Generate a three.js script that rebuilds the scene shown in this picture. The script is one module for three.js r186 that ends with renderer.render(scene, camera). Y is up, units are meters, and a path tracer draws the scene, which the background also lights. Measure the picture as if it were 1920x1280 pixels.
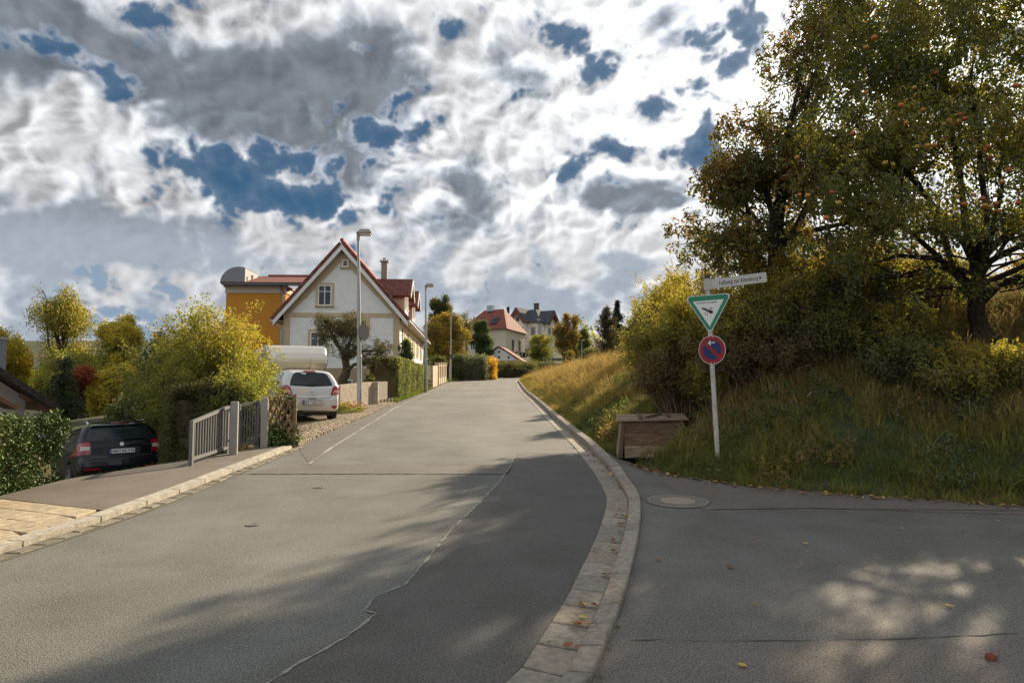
import * as THREE from 'three';
import { mergeGeometries } from 'three/addons/utils/BufferGeometryUtils.js';
import { RoundedBoxGeometry } from 'three/addons/geometries/RoundedBoxGeometry.js';

// ---------- camera, sun, exposure ----------
const EYE = 1.65, SUN_AZ = 33.4, SUN_EL = 25.5, EXPOSURE = 2.0;
const scene = new THREE.Scene();
const camera = new THREE.PerspectiveCamera(53.13, 1.5, 0.1, 3000);
camera.position.set(0, EYE, 0);
camera.rotation.x = Math.atan(85 / 1280);
const renderer = new THREE.WebGLRenderer();
renderer.toneMapping = THREE.LinearToneMapping;
renderer.toneMappingExposure = EXPOSURE;
renderer.shadowMap.enabled = true;
const rad = (a) => a * Math.PI / 180;
const sunDir = new THREE.Vector3(Math.sin(rad(SUN_AZ)) * Math.cos(rad(SUN_EL)), Math.sin(rad(SUN_EL)), -Math.cos(rad(SUN_AZ)) * Math.cos(rad(SUN_EL)));
const sun = new THREE.DirectionalLight(new THREE.Color(1, 0.83, 0.6), 5);
sun.name = 'sun';
sun.position.copy(sunDir).multiplyScalar(120);
sun.castShadow = true;
sun.shadow.mapSize.set(4096, 4096);
Object.assign(sun.shadow.camera, { left: -60, right: 60, top: 60, bottom: -60, near: 1, far: 300 });
sun.shadow.radius = 1.6;
scene.add(sun, sun.target);

// ---------- random numbers and noise ----------
function rng(seed) { let s = seed >>> 0; return () => { s = (s + 0x6d2b79f5) | 0; let t = Math.imul(s ^ (s >>> 15), 1 | s); t = (t + Math.imul(t ^ (t >>> 7), 61 | t)) ^ t; return ((t ^ (t >>> 14)) >>> 0) / 4294967296; }; }
const clamp = (x, a = 0, b = 1) => x < a ? a : x > b ? b : x, lerp = (a, b, t) => a + (b - a) * t;
const sst = (a, b, x) => { const t = clamp((x - a) / (b - a)); return t * t * (3 - 2 * t); };
const N = 256, GX = new Float32Array(N * N), GY = new Float32Array(N * N);
{ const r = rng(77); for (let i = 0; i < N * N; i++) { const a = r() * 6.2831853; GX[i] = Math.cos(a); GY[i] = Math.sin(a); } }
function noise(x, y, wrap = N) {           // gradient noise, about -0.8 .. 0.8; repeats after WRAP cells
  const fx = Math.floor(x), fy = Math.floor(y), u = x - fx, v = y - fy;
  const x0 = ((fx % wrap) + wrap) % wrap, y0 = ((fy % wrap) + wrap) % wrap, x1 = (x0 + 1) % wrap, y1 = (y0 + 1) % wrap;
  const a = y0 * N + x0, b = y0 * N + x1, c = y1 * N + x0, d = y1 * N + x1;
  const s = u * u * u * (u * (u * 6 - 15) + 10), t = v * v * v * (v * (v * 6 - 15) + 10);
  const p = GX[a] * u + GY[a] * v, q = GX[b] * (u - 1) + GY[b] * v, m = GX[c] * u + GY[c] * (v - 1), n = GX[d] * (u - 1) + GY[d] * (v - 1);
  const k = p + s * (q - p); return (k + t * (m + s * (n - m) - k)) * 1.5;
}
function fbm(x, y, o) { let a = 0.5, s = 0; for (let i = 0; i < o; i++) { s += a * noise(x, y); x = x * 2.03 + 17.3; y = y * 2.03 + 9.1; a *= 0.5; } return s; }
function puff(x, y, o, g = 0.5) { let a = 0.5, s = 0; for (let i = 0; i < o; i++) { s += a * Math.abs(noise(x, y)); const z = x * 1.66 - y * 1.24 + 31.7; y = x * 1.24 + y * 1.66 + 5.3; x = z; a *= g; } return s; }
// noise in three dimensions out of three planes
const noise3 = (x, y, z) => (noise(x + z * 0.37, y + 11) + noise(y + 37, z + x * 0.31) + noise(z + 71, x + 5 + y * 0.29)) * 0.6;

// ---------- sky: broken cumulus ----------
// [azimuth, elevation, half width, half height (degrees), turn, cover, shade]
const CLOUDS = [
  [-26.2, 17.2, 6.5, 1.7, -24, -1.0, 0], [-22.6, 16.0, 2.8, 1.5, -10, -0.8, 0], [-29.2, 26, 4, 1.2, -35, -0.75, 0], [-33.6, 22.8, 3.2, 0.9, -15, -0.6, 0],
  [-11.5, 20.2, 3.2, 2.0, 10, -0.9, 0], [-17.4, 18, 3.2, 1.1, -20, -0.75, 0], [-16.5, 14.6, 3.0, 0.8, -5, -0.6, 0],
  [6.7, 26, 2.0, 3.0, 30, -0.95, 0], [13.6, 22.6, 2.8, 1.1, 20, -0.85, 0], [5, 17.8, 2.8, 1.2, 15, -0.75, 0], [16.3, 20, 1.0, 2.2, 0, -0.8, 0],
  [19, 25, 2.4, 1.0, 25, -0.8, 0], [10.2, 26.2, 1.6, 0.9, 20, -0.6, 0], [18.5, 27.4, 3.5, 0.8, 5, -0.6, 0], [9, 18.8, 1.2, 1.2, 0, -0.6, 0], [-33, 5, 3, 1.0, 0, -0.55, 0], [-29, 4, 2, 1.5, 0, -0.4, 0],
  [-35.5, 23.8, 7, 4, -10, 0.5, 0.75], [-21.8, 21.8, 8, 2.6, -18, 0.6, 0.6], [-15.7, 23.4, 6, 4, -5, 0.5, 0.6], [-11.5, 26.3, 11, 3, 0, 0.5, 0.3],
  [-33, 11.4, 8, 1.8, -4, 0.6, 0.85], [-25.5, 10.6, 8, 1.6, -2, 0.5, 0.6], [-1.8, 18.4, 3.4, 2.2, -10, 0.6, 0.85], [9.8, 15.2, 4.6, 1.4, 5, 0.6, 0.85],
  [1.8, 7.3, 8, 1.6, 0, 0.3, 0.4], [11.9, 10.6, 2.6, 1.3, 0, 0.4, 0.6], [-8, 12.3, 3.6, 1.3, 0, 0.3, 0.4], [-3.6, 10.7, 5, 1.2, 5, 0.3, 0.3],
  [-30.8, 18.6, 10, 1.9, -22, 0.5, -0.45], [-32.5, 15.2, 6.5, 3.8, -8, 0.6, -0.55], [6.2, 22.4, 10, 7, 0, 0.35, -0.55], [-14, 17, 3, 1.3, 10, 0.3, -0.3],
  [-20, 12.2, 6, 2.0, 5, 0.4, -0.25], [3.5, 11.5, 9, 2.5, 0, 0.35, -0.1], [22, 14, 7, 10, 0, 0.4, -0.6],
].map(([a, e, w, h, t, c, s]) => [a, e, 1 / (w * (c < 0 ? (a > 0 ? 1.08 : 1.3) : 1)), 1 / (h * (c < 0 ? (a > 0 ? 1.08 : 1.3) : 1)), Math.cos(rad(t)), Math.sin(rad(t)), c, s]);
{
  const W = 4096, Hh = 2048, data = new Float32Array(W * Hh * 4), sky = [0, 0, 0];
  for (let row = 0; row < Hh; row++) {
    const el = ((row + 0.5) / Hh - 0.5) * 180, se = Math.sin(rad(el)), ce = Math.cos(rad(el));
    for (let col = 0; col < W; col++) {
      const o = (row * W + col) * 4;
      data[o + 3] = 1;
      if (el < -0.5) { data[o] = 0.11; data[o + 1] = 0.1; data[o + 2] = 0.085; continue; }
      const th = ((col + 0.5) / W - 0.5) * 2 * Math.PI, dx = Math.cos(th) * ce, dz = Math.sin(th) * ce;   // direction of this pixel
      const az = Math.atan2(dx, -dz) * 57.29578, cosS = dx * sunDir.x + se * sunDir.y + dz * sunDir.z, ang = Math.acos(clamp(cosS, -1, 1)) * 57.29578;
      let cov = 0, shade = 0;
      if (az > -60 && az < 60) for (const b of CLOUDS) {
        let u = (az - b[0]) * (0.7 + 0.3 * ce), v = el - b[1];
        const p = (u * b[4] + v * b[5]) * b[2], q = (-u * b[5] + v * b[4]) * b[3], r = p * p + q * q;
        if (r < 6) { const g = Math.exp(-r); cov += b[6] * g; shade += b[7] * g; }
      }
      const k = 1 / (Math.max(se, 0) + 0.72), px = dx * k * 4.3 + 40, py = dz * k * 4.3 + 40;
      const wx = fbm(px * 2.2 + 3, py * 2.2, 3) * 0.08, wy = fbm(px * 2.2 + 50, py * 2.2 + 20, 3) * 0.08;
      const qx = px + wx, qy = py + wy, sx = sunDir.x * 0.05, sy = sunDir.z * 0.05;
      const big = fbm(px * 1.3, py * 1.3, 3), bil = puff(qx * 3.3, qy * 3.3, 8), fine = fbm(qx * 15, qy * 15, 5);
      const t = 0.40 + 0.14 * sst(15, 8, el) + clamp(cov * 1.3, -1.5, 0.8) * 0.7 + big * 0.55 + (0.2 - bil) * 1.9 + fine * 0.2;
      const b3 = puff(qx * 3.3, qy * 3.3, 5, 0.42), relief = puff((qx + sx) * 3.3, (qy + sy) * 3.3, 5, 0.42) - b3;
      const soft = fbm(px * 1.9 + 9 + wx * 0.6, py * 1.9 + 4 + wy * 0.6, 5), soft2 = fbm(px * 5 + 2, py * 5 + 8, 4);
      const alpha = Math.max(sst(-0.20, 0.32, t + fine * 0.17 + soft2 * 0.10), 0.10 * sst(-1.2, 0.2, t));
      const glow = Math.exp(-ang / 13), glow2 = Math.exp(-ang / 24);
      let white = 0.80 + relief * 1.6 + soft2 * 0.12 + big * 0.22 - 0.16 * sst(0.08, 0.26, b3) + soft * 0.2 + 0.10 * sst(0.3, 0.0, t);
      white = clamp(white, 0.34, 1.1) * (0.88 + 0.45 * glow2) + glow * 1.6;
      const thick = sst(0.16, 0.80, shade * 0.85 + soft * 1.55 + 0.33 - 0.5 * glow2 + (b3 - 0.18) * 0.9 + sst(26, 8, el) * 0.08) * sst(-0.05, 0.3, t);
      let L = lerp(white, 0.195 + soft2 * 0.07 + relief * 0.22 + 0.16 * glow2, thick * 0.96);
      L *= 1 + sst(55, 135, ang) * (0.9 + 0.9 * sst(18, 32, el));  // added brightness away from the sun, mostly out of view, to lift shaded surfaces
      L = lerp(L, 0.345 + 0.46 * L, sst(15, 10, el));
      const cool = clamp(0.2 + 0.9 * thick - 0.3 * glow2), horizon = sst(20, 0, el);
      sky[0] = 0.030 + 0.09 * horizon + 0.1 * glow; sky[1] = 0.105 + 0.13 * horizon + 0.1 * glow; sky[2] = 0.215 + 0.15 * horizon + 0.09 * glow;
      const cc = [L * lerp(0.995, 0.86, cool), L * lerp(0.995, 0.97, cool), L * lerp(1.0, 1.13, cool)];
      for (let c = 0; c < 3; c++) data[o + c] = lerp(sky[c], cc[c], alpha) / EXPOSURE;
    }
  }
  const tex = new THREE.DataTexture(data, W, Hh, THREE.RGBAFormat, THREE.FloatType);
  tex.mapping = THREE.EquirectangularReflectionMapping;
  tex.magFilter = THREE.LinearFilter; tex.needsUpdate = true;
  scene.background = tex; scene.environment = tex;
}

// ---------- helpers ----------
const F = 1280, PITCH = camera.rotation.x, V = (x, y, z) => new THREE.Vector3(x, y, z);
const taken = {};
function numbered(n) { if (!(n in taken)) { taken[n] = 0; return n; } return n + '_' + String(++taken[n]).padStart(3, '0'); }
function tag(o, label, category, group, kind) { if (label) o.userData.label = label; if (category) o.userData.category = category; if (group) o.userData.group = group; if (kind) o.userData.kind = kind; return o; }
function thing(name, label, category, x, y, d, turn = 0, group) { const o = new THREE.Group(); o.name = numbered(name); o.position.set(x, y, -d); o.rotation.y = turn; scene.add(o); return tag(o, label, category, group); }
function put(parent, name, geo, mat) { const m = new THREE.Mesh(Array.isArray(geo) ? join(geo) : geo, mat); m.name = parent === scene ? numbered(name) : name; m.castShadow = m.receiveShadow = true; parent.add(m); return m; }
function struct(name, geo, mat) { const m = put(scene, name, geo, mat); m.userData.kind = 'structure'; return m; }
function join(list) {
  list = list.map((g) => { g = g.index ? g.toNonIndexed() : g; for (const k of Object.keys(g.attributes)) if (!['position', 'normal', 'uv'].includes(k)) g.deleteAttribute(k); if (!g.attributes.uv) g.setAttribute('uv', new THREE.BufferAttribute(new Float32Array(g.attributes.position.count * 2), 2)); return g; });
  return list.length === 1 ? list[0] : mergeGeometries(list);
}
const shift = (g, x, y, z) => g.translate(x, y, z);
const box = (w, h, l, x = 0, y = 0, z = 0) => new THREE.BoxGeometry(w, h, l).translate(x, y, z);
const rbox = (w, h, l, r, x = 0, y = 0, z = 0, s = 2) => new RoundedBoxGeometry(w, h, l, s, r).translate(x, y, z);
function bar(a, b, w, h = w) { const g = new THREE.BoxGeometry(w, h, a.distanceTo(b)), z = b.clone().sub(a).normalize(), x = (Math.abs(z.y) > 0.95 ? V(0, 0, 1) : V(0, 1, 0)).cross(z).normalize(); g.applyMatrix4(new THREE.Matrix4().makeBasis(x, z.clone().cross(x), z)); return g.translate((a.x + b.x) / 2, (a.y + b.y) / 2, (a.z + b.z) / 2); }
function rod(a, b, r0, r1 = r0, n = 10) { const g = new THREE.CylinderGeometry(r1, r0, a.distanceTo(b), n, 1); g.applyQuaternion(new THREE.Quaternion().setFromUnitVectors(V(0, 1, 0), b.clone().sub(a).normalize())); return g.translate((a.x + b.x) / 2, (a.y + b.y) / 2, (a.z + b.z) / 2); }
// a tapered tube through points, for trunks, limbs, twigs and pipes
function tube(pts, r0, r1, sides = 6, rough = 0, r = null) {
  const n = pts.length, pos = [], nor = [], uv = [], idx = [], t = V(0, 0, 0), a = V(0, 0, 0), b = V(0, 0, 0); let len = 0;
  for (let i = 0; i < n; i++) {
    t.copy(pts[Math.min(i + 1, n - 1)]).sub(pts[Math.max(i - 1, 0)]).normalize();
    if (i) len += pts[i].distanceTo(pts[i - 1]);
    a.set(Math.abs(t.y) > 0.8 ? 1 : 0, Math.abs(t.y) > 0.8 ? 0 : 1, 0).cross(t).normalize(); b.copy(t).cross(a);
    const q = lerp(r0, r1, i / (n - 1));
    for (let k = 0; k <= sides; k++) {
      const w = (k % sides) / sides * 6.28319, c = Math.cos(w), s = Math.sin(w), qq = q * (1 + (rough ? rough * noise(k % sides * 1.3 + 3, i * 0.9 + r0 * 50) : 0));
      pos.push(pts[i].x + (a.x * c + b.x * s) * qq, pts[i].y + (a.y * c + b.y * s) * qq, pts[i].z + (a.z * c + b.z * s) * qq);
      nor.push(a.x * c + b.x * s, a.y * c + b.y * s, a.z * c + b.z * s); uv.push(k / sides * q * 6.3, len);
    }
    if (i) for (let k = 0; k < sides; k++) { const p = (i - 1) * (sides + 1) + k, m = p + sides + 1; idx.push(p, p + 1, m, p + 1, m + 1, m); }
  }
  const g = new THREE.BufferGeometry();
  g.setAttribute('position', new THREE.Float32BufferAttribute(pos, 3)); g.setAttribute('normal', new THREE.Float32BufferAttribute(nor, 3)); g.setAttribute('uv', new THREE.Float32BufferAttribute(uv, 2)); g.setIndex(idx);
  return g;
}
function bend(a, b, sag, r, n = 5) { const p = []; const l = a.distanceTo(b); for (let i = 0; i <= n; i++) { const t = i / n, q = a.clone().lerp(b, t), w = Math.sin(t * Math.PI); q.y += sag * w; if (r && i && i < n) q.add(V((r() - 0.5) * l * 0.08, (r() - 0.5) * l * 0.05, (r() - 0.5) * l * 0.08)); p.push(q); } return p; }
const lin = (pts) => (t) => { let i = 0; while (i < pts.length - 2 && t > pts[i + 1][0]) i++; const a = pts[i], b = pts[i + 1]; return lerp(a[1], b[1], clamp((t - a[0]) / (b[0] - a[0]))); };
function prism(poly, depth, bevel = 0) {     // polygon [x, y] pushed DEPTH along -z from z = 0
  const s = new THREE.Shape(poly.map((p) => new THREE.Vector2(p[0], p[1])));
  return new THREE.ExtrudeGeometry(s, { depth: depth - 2 * bevel, bevelEnabled: bevel > 0, bevelThickness: bevel, bevelSize: bevel, bevelOffset: -bevel, bevelSegments: 2, curveSegments: 16 }).translate(0, 0, -depth + bevel);
}

// ---------- textures ----------
function texture(n, fn, srgb = true, m = n) { const d = new Uint8Array(n * m * 4); for (let y = 0; y < m; y++) for (let x = 0; x < n; x++) { const c = fn(x, y), o = (y * n + x) * 4; for (let k = 0; k < 3; k++) d[o + k] = clamp(c[k] ?? c[0]) * 255; d[o + 3] = 255; } const t = new THREE.DataTexture(d, n, m); t.wrapS = t.wrapT = THREE.RepeatWrapping; t.magFilter = THREE.LinearFilter; t.minFilter = THREE.LinearMipmapLinearFilter; t.generateMipmaps = true; if (srgb) t.colorSpace = THREE.SRGBColorSpace; t.needsUpdate = true; return t; }
const rep = (t, u, v = u) => { const c = t.clone(); c.repeat.set(u, v); c.needsUpdate = true; return c; };
const tile = (x, y, n, cells, o = 3) => { let a = 0.5, s = 0, c = cells; for (let i = 0; i < o && c <= 256; i++) { s += a * noise(x / n * c, y / n * c, c); c *= 2; a *= 0.55; } return s; };
const rT = rng(5);
const asphaltTex = texture(1024, (x, y) => { const k = rT(), g = noise(x / 2.7, y / 2.7, 256) , h = tile(x, y, 1024, 200, 1), p = tile(x, y, 1024, 4, 4); let v = 0.78 + g * 0.34 + h * 0.22 + p * 0.12 + (k - 0.5) * 0.40; if (k > 0.975) v += 0.34; if (k < 0.03) v -= 0.34; return [v, v * 0.99, v * (0.965 + p * 0.03)]; });
const asphaltBump = texture(1024, (x, y) => [0.5 + noise(x / 2.7, y / 2.7, 256) * 0.35 + (rT() - 0.5) * 0.6], false);
const grainTex = texture(512, (x, y) => { const v = 0.9 + tile(x, y, 512, 8, 5) * 0.22 + (rT() - 0.5) * 0.10; return [v, v * 0.995, v * 0.98]; });
const grainBump = texture(512, (x, y) => [0.5 + tile(x, y, 512, 32, 4) * 0.7 + (rT() - 0.5) * 0.25], false);
const barkTex = texture(512, (x, y) => { const w = noise(x / 512 * 8, y / 512 * 4, 4), r = Math.abs(noise(x / 512 * 24 + w * 1.2, y / 512 * 6, 1 << 3)); const v = 0.35 + r * 0.9 + (rT() - 0.5) * 0.15; return [v, v * 0.94, v * 0.86]; });
const barkBump = texture(512, (x, y) => { const w = noise(x / 512 * 8, y / 512 * 4, 4); return [Math.abs(noise(x / 512 * 24 + w * 1.2, y / 512 * 6, 8)) * 1.3]; }, false);
const woodTex = texture(512, (x, y) => { const g = noise(x / 512 * 3 + 0.3 * noise(x / 512 * 4, y / 512 * 4, 4), y / 512 * 40, 8) , f = noise(x / 512 * 8, y / 512 * 128, 128); const v = 0.78 + g * 0.18 + f * 0.14 + (rT() - 0.5) * 0.08; return [v, v * 0.92, v * 0.82]; });
const tileTex = texture(256, (x, y) => { const row = y / 32, f = row % 1, cx = ((x + (Math.floor(row) % 2) * 16) / 32), col = Math.floor(cx), k = Math.abs(Math.sin(col * 12.9 + Math.floor(row) * 78.2) * 43.7) % 1; const v = 0.78 + (k - 0.5) * 0.35 + (rT() - 0.5) * 0.1; const e = f < 0.1 || cx % 1 < 0.07 ? 0.72 : 1; return [v * e, v * e, v * e]; });
const tileBump = texture(256, (x, y) => { const row = y / 32, f = row % 1, cx = ((x + (Math.floor(row) % 2) * 16) / 32) % 1; return [(1 - f) * 0.6 + 0.4 * Math.sin(cx * Math.PI)]; }, false);

const C = (r, g, b) => new THREE.Color(r, g, b);
function std(r, g, b, rough = 0.8, more = {}) { return new THREE.MeshStandardMaterial({ color: C(r, g, b), roughness: rough, ...more }); }
function grained(r, g, b, rough = 0.85, u = 1, bump = 0.004) { return std(r, g, b, rough, { map: rep(grainTex, u), bumpMap: rep(grainBump, u), bumpScale: bump }); }
const phys = (o) => new THREE.MeshPhysicalMaterial(o);
const leafMat = phys({ color: 0xffffff, vertexColors: true, roughness: 0.92, transmission: 0.62, thickness: 0, side: THREE.DoubleSide, specularIntensity: 0.5 });
const glossLeafMat = phys({ color: 0xffffff, vertexColors: true, roughness: 0.62, side: THREE.DoubleSide, specularIntensity: 0.6 });
const grassMat = phys({ color: 0xffffff, vertexColors: true, roughness: 0.95, transmission: 0.42, thickness: 0, side: THREE.DoubleSide, specularIntensity: 0.3 });
const bark = std(0.11, 0.085, 0.062, 0.95, { map: rep(barkTex, 2, 1), bumpMap: rep(barkBump, 2, 1), bumpScale: 0.02 });
const paleBark = std(0.26, 0.22, 0.17, 0.95, { map: rep(barkTex, 2, 1), bumpMap: rep(barkBump, 2, 1), bumpScale: 0.02 });
const twigMat = std(0.15, 0.095, 0.06, 0.9);
const galv = std(0.42, 0.44, 0.45, 0.45, { metalness: 0.55, map: rep(grainTex, 3), bumpMap: rep(grainBump, 3), bumpScale: 0.001 });
const glass = phys({ color: C(0.02, 0.025, 0.03), roughness: 0.04, specularIntensity: 1, ior: 1.6 });
const black = std(0.012, 0.012, 0.012, 0.6);

// ---------- lie of the land (x to the right, d away from the camera, metres) ----------
const R = (d) => d < 60 ? 0.034 * d : d < 170 ? 2.04 + 0.034 * (d - 60) + 0.0006 * (d - 60) ** 2 : 13.04 + 0.166 * (d - 170) * Math.exp(-(d - 170) / 30) - 0.02 * (d - 170);
// where the ray of the photograph's point (1920 x 1280) meets the street's plane, and the point at a depth on that ray
function ray(px, py) { return V((px - 960) / F, -(py - 640) / F, -1).applyAxisAngle(V(1, 0, 0), PITCH); }
function G(px, py) { const v = ray(px, py), t = EYE / (-v.z * 0.034 - v.y); return [v.x * t, -v.z * t]; }
function P(px, py, d) { const v = ray(px, py), t = d / -v.z; return V(v.x * t, EYE + v.y * t, -d); }
const kerbR = (() => {            // foot of the right-hand kerb, near to far
  const px = [[1058, 1280], [1093, 1214], [1130, 1135], [1153, 1069], [1169, 1018], [1179, 967], [1179, 936], [1169, 917], [1149, 889], [1130, 868], [1103, 839], [1075, 815], [1040, 784], [1008, 754], [986, 735]];
  const w = px.map(([x, y]) => G(x, y)); const q = w.slice();
  q.unshift([-0.55, 2.2], [-1.3, 0.9], [-2.6, -1.0]); q.push([0.62, 56], [0.6, 63], [1.1, 69], [3.0, 74], [8, 79], [16, 83]);
  return new THREE.CatmullRomCurve3(q.map(([x, d]) => V(x, 0, d)), false, 'centripetal');
})();
const kerbLen = kerbR.getLength(), kerbPts = []; for (let s = 0; s <= kerbLen; s += 0.345) { const u = s / kerbLen, p = kerbR.getPointAt(u), t = kerbR.getTangentAt(u); kerbPts.push({ x: p.x, d: p.z, nx: t.z, nd: -t.x }); }   // n points to the right (bank side)
const offs = (k, o) => [kerbPts[k].x + kerbPts[k].nx * o, kerbPts[k].d + kerbPts[k].nd * o];
const leftPx = [[30, 1030], [123, 1000], [230, 965], [330, 928], [450, 880], [550, 840]].map(([x, y]) => G(x, y));
const leftEdge = lin([[-12, -5.4], [3, -4.75], ...leftPx.map(([x, d]) => [d, x]), [18, -4.45], [22, -4.55], [28, -4.8], [46, -5.2], [58, -5.6], [64, -5.6], [67, -4.6], [71, -2], [76, 4], [84, 14]].sort((a, b) => a[0] - b[0]));
const innerEdge = lin([[-12, -7.2], [4, -6.3], [8.2, -6.12], [9.5, -6.1], [11.3, -5.35], [12.3, -5.0], [13.3, -4.7], [18, -4.9], [30, -5.2], [60, -6.2], [66, -5], [72, -2], [80, 8]]);
const bankFoot = [[30, -8], [16, 4.6], [9, 6.85], [5.9, 7.95], [4.07, 8.7], [2.9, 9.45], [2.25, 10.3], [1.98, 11.2]];
{ for (let i = 0; i < kerbPts.length; i++) if (kerbPts[i].d > 12) { const [x, d] = offs(i, 0.2); if (i % 4 === 0) bankFoot.push([x, d]); } bankFoot.reverse(); }
function bankDist(x, d) {        // distance behind the foot of the bank, negative on the street
  let best = 1e9, side = 1;
  for (let i = 0; i < bankFoot.length - 1; i++) {
    const [ax, ad] = bankFoot[i], bx = bankFoot[i + 1][0] - ax, bd = bankFoot[i + 1][1] - ad, t = clamp(((x - ax) * bx + (d - ad) * bd) / (bx * bx + bd * bd));
    const ux = x - ax - bx * t, ud = d - ad - bd * t, q = ux * ux + ud * ud;
    if (q < best) { best = q; side = bx * ud - bd * ux > 0 ? 1 : -1; }
  }
  return side * Math.sqrt(best);
}
const dropRate = lin([[-12, 0.22], [10, 0.25], [16, 0.26], [19, 0.08], [24, 0.05], [40, 0.02], [70, 0.02]]);
const slopeUp = (u) => u <= 0 ? 0 : u < 0.6 ? 0.75 * u * u / 1.2 : u < 2.9 ? 0.75 * (u - 0.3) : u < 4.9 ? 1.95 + 0.75 * (u - 2.9) - 0.15 * (u - 2.9) * (u - 2.9) : 2.85 + 0.15 * (u - 4.9);
const fade = (d) => clamp(1.06 - 0.0125 * d, 0.14, 1);
function H(x, d) {
  let h = R(d);
  const b = bankDist(x, d);
  if (b > 0) return h - 0.42 * sst(1.05, 0.62, Math.abs(x - 2.6)) * sst(0.66, 0.36, Math.abs(d - 12.0)) + slopeUp(b) * fade(d) + sst(0, 1, b) * (noise(x * 0.6, d * 0.6) * 0.14 + noise(x * 1.9, d * 1.9) * 0.05);
  const dx = innerEdge(d) - x;
  if (dx > 0) h -= dropRate(d) * Math.min(dx, 12) + Math.min(0.2 * Math.max(0, dx - 12), 14) * sst(120, 45, d) + sst(0.5, 3, dx) * (noise(x * 0.4, d * 0.4) * 0.08);
  return h;
}
const U = (o) => V(o[0], 0, 0);
// the ground: one sheet to the horizon, finer near the street
{
  const axis = (lo, hi, f0, f1, step) => { const a = []; let s = step; for (let x = f0; x <= f1; x += step) a.push(x); for (let x = f1 + step; x < hi; s *= 1.13, x += s) a.push(x); s = step; for (let x = f0 - step; x > lo; s *= 1.13, x -= s) a.unshift(x); a.push(hi); a.unshift(lo); return a; };
  const xs = axis(-1200, 1200, -9, 14, 0.3), ds = axis(-300, 1600, 3, 32, 0.3), pos = [], uv = [], col = [], idx = [];
  for (const d of ds) for (const x of xs) {
    const b = bankDist(x, d), dx = innerEdge(d) - x; let y = H(x, d);
    if (b < 0.15 && dx < 0) y -= 0.06;
    if (d > 200 || Math.abs(x) > 150) y = lerp(y, -8, Math.max(sst(180, 420, d), sst(150, 400, Math.abs(x))));
    pos.push(x, y, -d); uv.push(x / 2, d / 2);
    const n = fbm(x * 0.35, d * 0.35, 4), dry = sst(-0.15, 0.35, n + (b > 0 ? 0.1 : -0.05));
    col.push(lerp(0.05, 0.12, dry), lerp(0.065, 0.08, dry), lerp(0.022, 0.035, dry));
  }
  for (let j = 0; j < ds.length - 1; j++) for (let i = 0; i < xs.length - 1; i++) { const a = j * xs.length + i, b = a + xs.length; idx.push(a, a + 1, b, a + 1, b + 1, b); }
  const g = new THREE.BufferGeometry();
  g.setAttribute('position', new THREE.Float32BufferAttribute(pos, 3)); g.setAttribute('uv', new THREE.Float32BufferAttribute(uv, 2)); g.setAttribute('color', new THREE.Float32BufferAttribute(col, 3)); g.setIndex(idx); g.computeVertexNormals();
  struct('ground', g, std(1, 1, 1, 1, { vertexColors: true, map: grainTex, bumpMap: grainBump, bumpScale: 0.05 }));
}
// a sheet over the street's plane: rows of [x, d] across, tone(x, d) gives its colour
function sheet(rows, lift, tone, k = 3) {
  const pos = [], uv = [], col = [], idx = [], w = rows[0].length;
  for (const row of rows) for (const [x, d, y] of row) { pos.push(x, (y ?? R(d)) + lift, -d); uv.push(x / k, d / k); col.push(...tone(x, d)); }
  for (let j = 0; j < rows.length - 1; j++) for (let i = 0; i < w - 1; i++) { const a = j * w + i, b = a + w; idx.push(a, a + 1, b, a + 1, b + 1, b); }
  const g = new THREE.BufferGeometry();
  g.setAttribute('position', new THREE.Float32BufferAttribute(pos, 3)); g.setAttribute('uv', new THREE.Float32BufferAttribute(uv, 2)); g.setAttribute('color', new THREE.Float32BufferAttribute(col, 3)); g.setIndex(idx); g.computeVertexNormals();
  return g;
}
const across = (a, b, n) => Array.from({ length: n + 1 }, (_, i) => [lerp(a[0], b[0], i / n), lerp(a[1], b[1], i / n)]);
const asphalt = (k = 1, bump = 0.004) => std(k, k, k, 0.88, { vertexColors: true, map: asphaltTex, bumpMap: asphaltBump, bumpScale: bump });
const patch = (r, g, b, amt = 0.2, s = 0.5) => (x, d) => { const n = 1 + fbm(x * s, d * s * 0.5, 4) * amt * 2 + noise(x * 2.1, d * 2.1) * amt * 0.35 + noise(x * 1.3 + d * 0.05, d * 0.06 + 5) * amt * 0.5; return [r * n, g * n, b * n]; };
// gutter line at every kerb point, and the left edge for the carriageway
const GUT = 0.27;
{
  const rows = []; for (let k = 0; k < kerbPts.length; k++) { const r = offs(k, -GUT), d = Math.max(r[1], -6); rows.push(across([leftEdge(d) - 0.02, d], r, 30)); }
  const rows2 = rows.filter((r, i) => i === 0 || r[0][1] > rows[i - 1][0][1] + 0.001);
  struct('road', sheet(rows2, 0, patch(0.205, 0.203, 0.187, 0.24)), asphalt());
}
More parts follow.
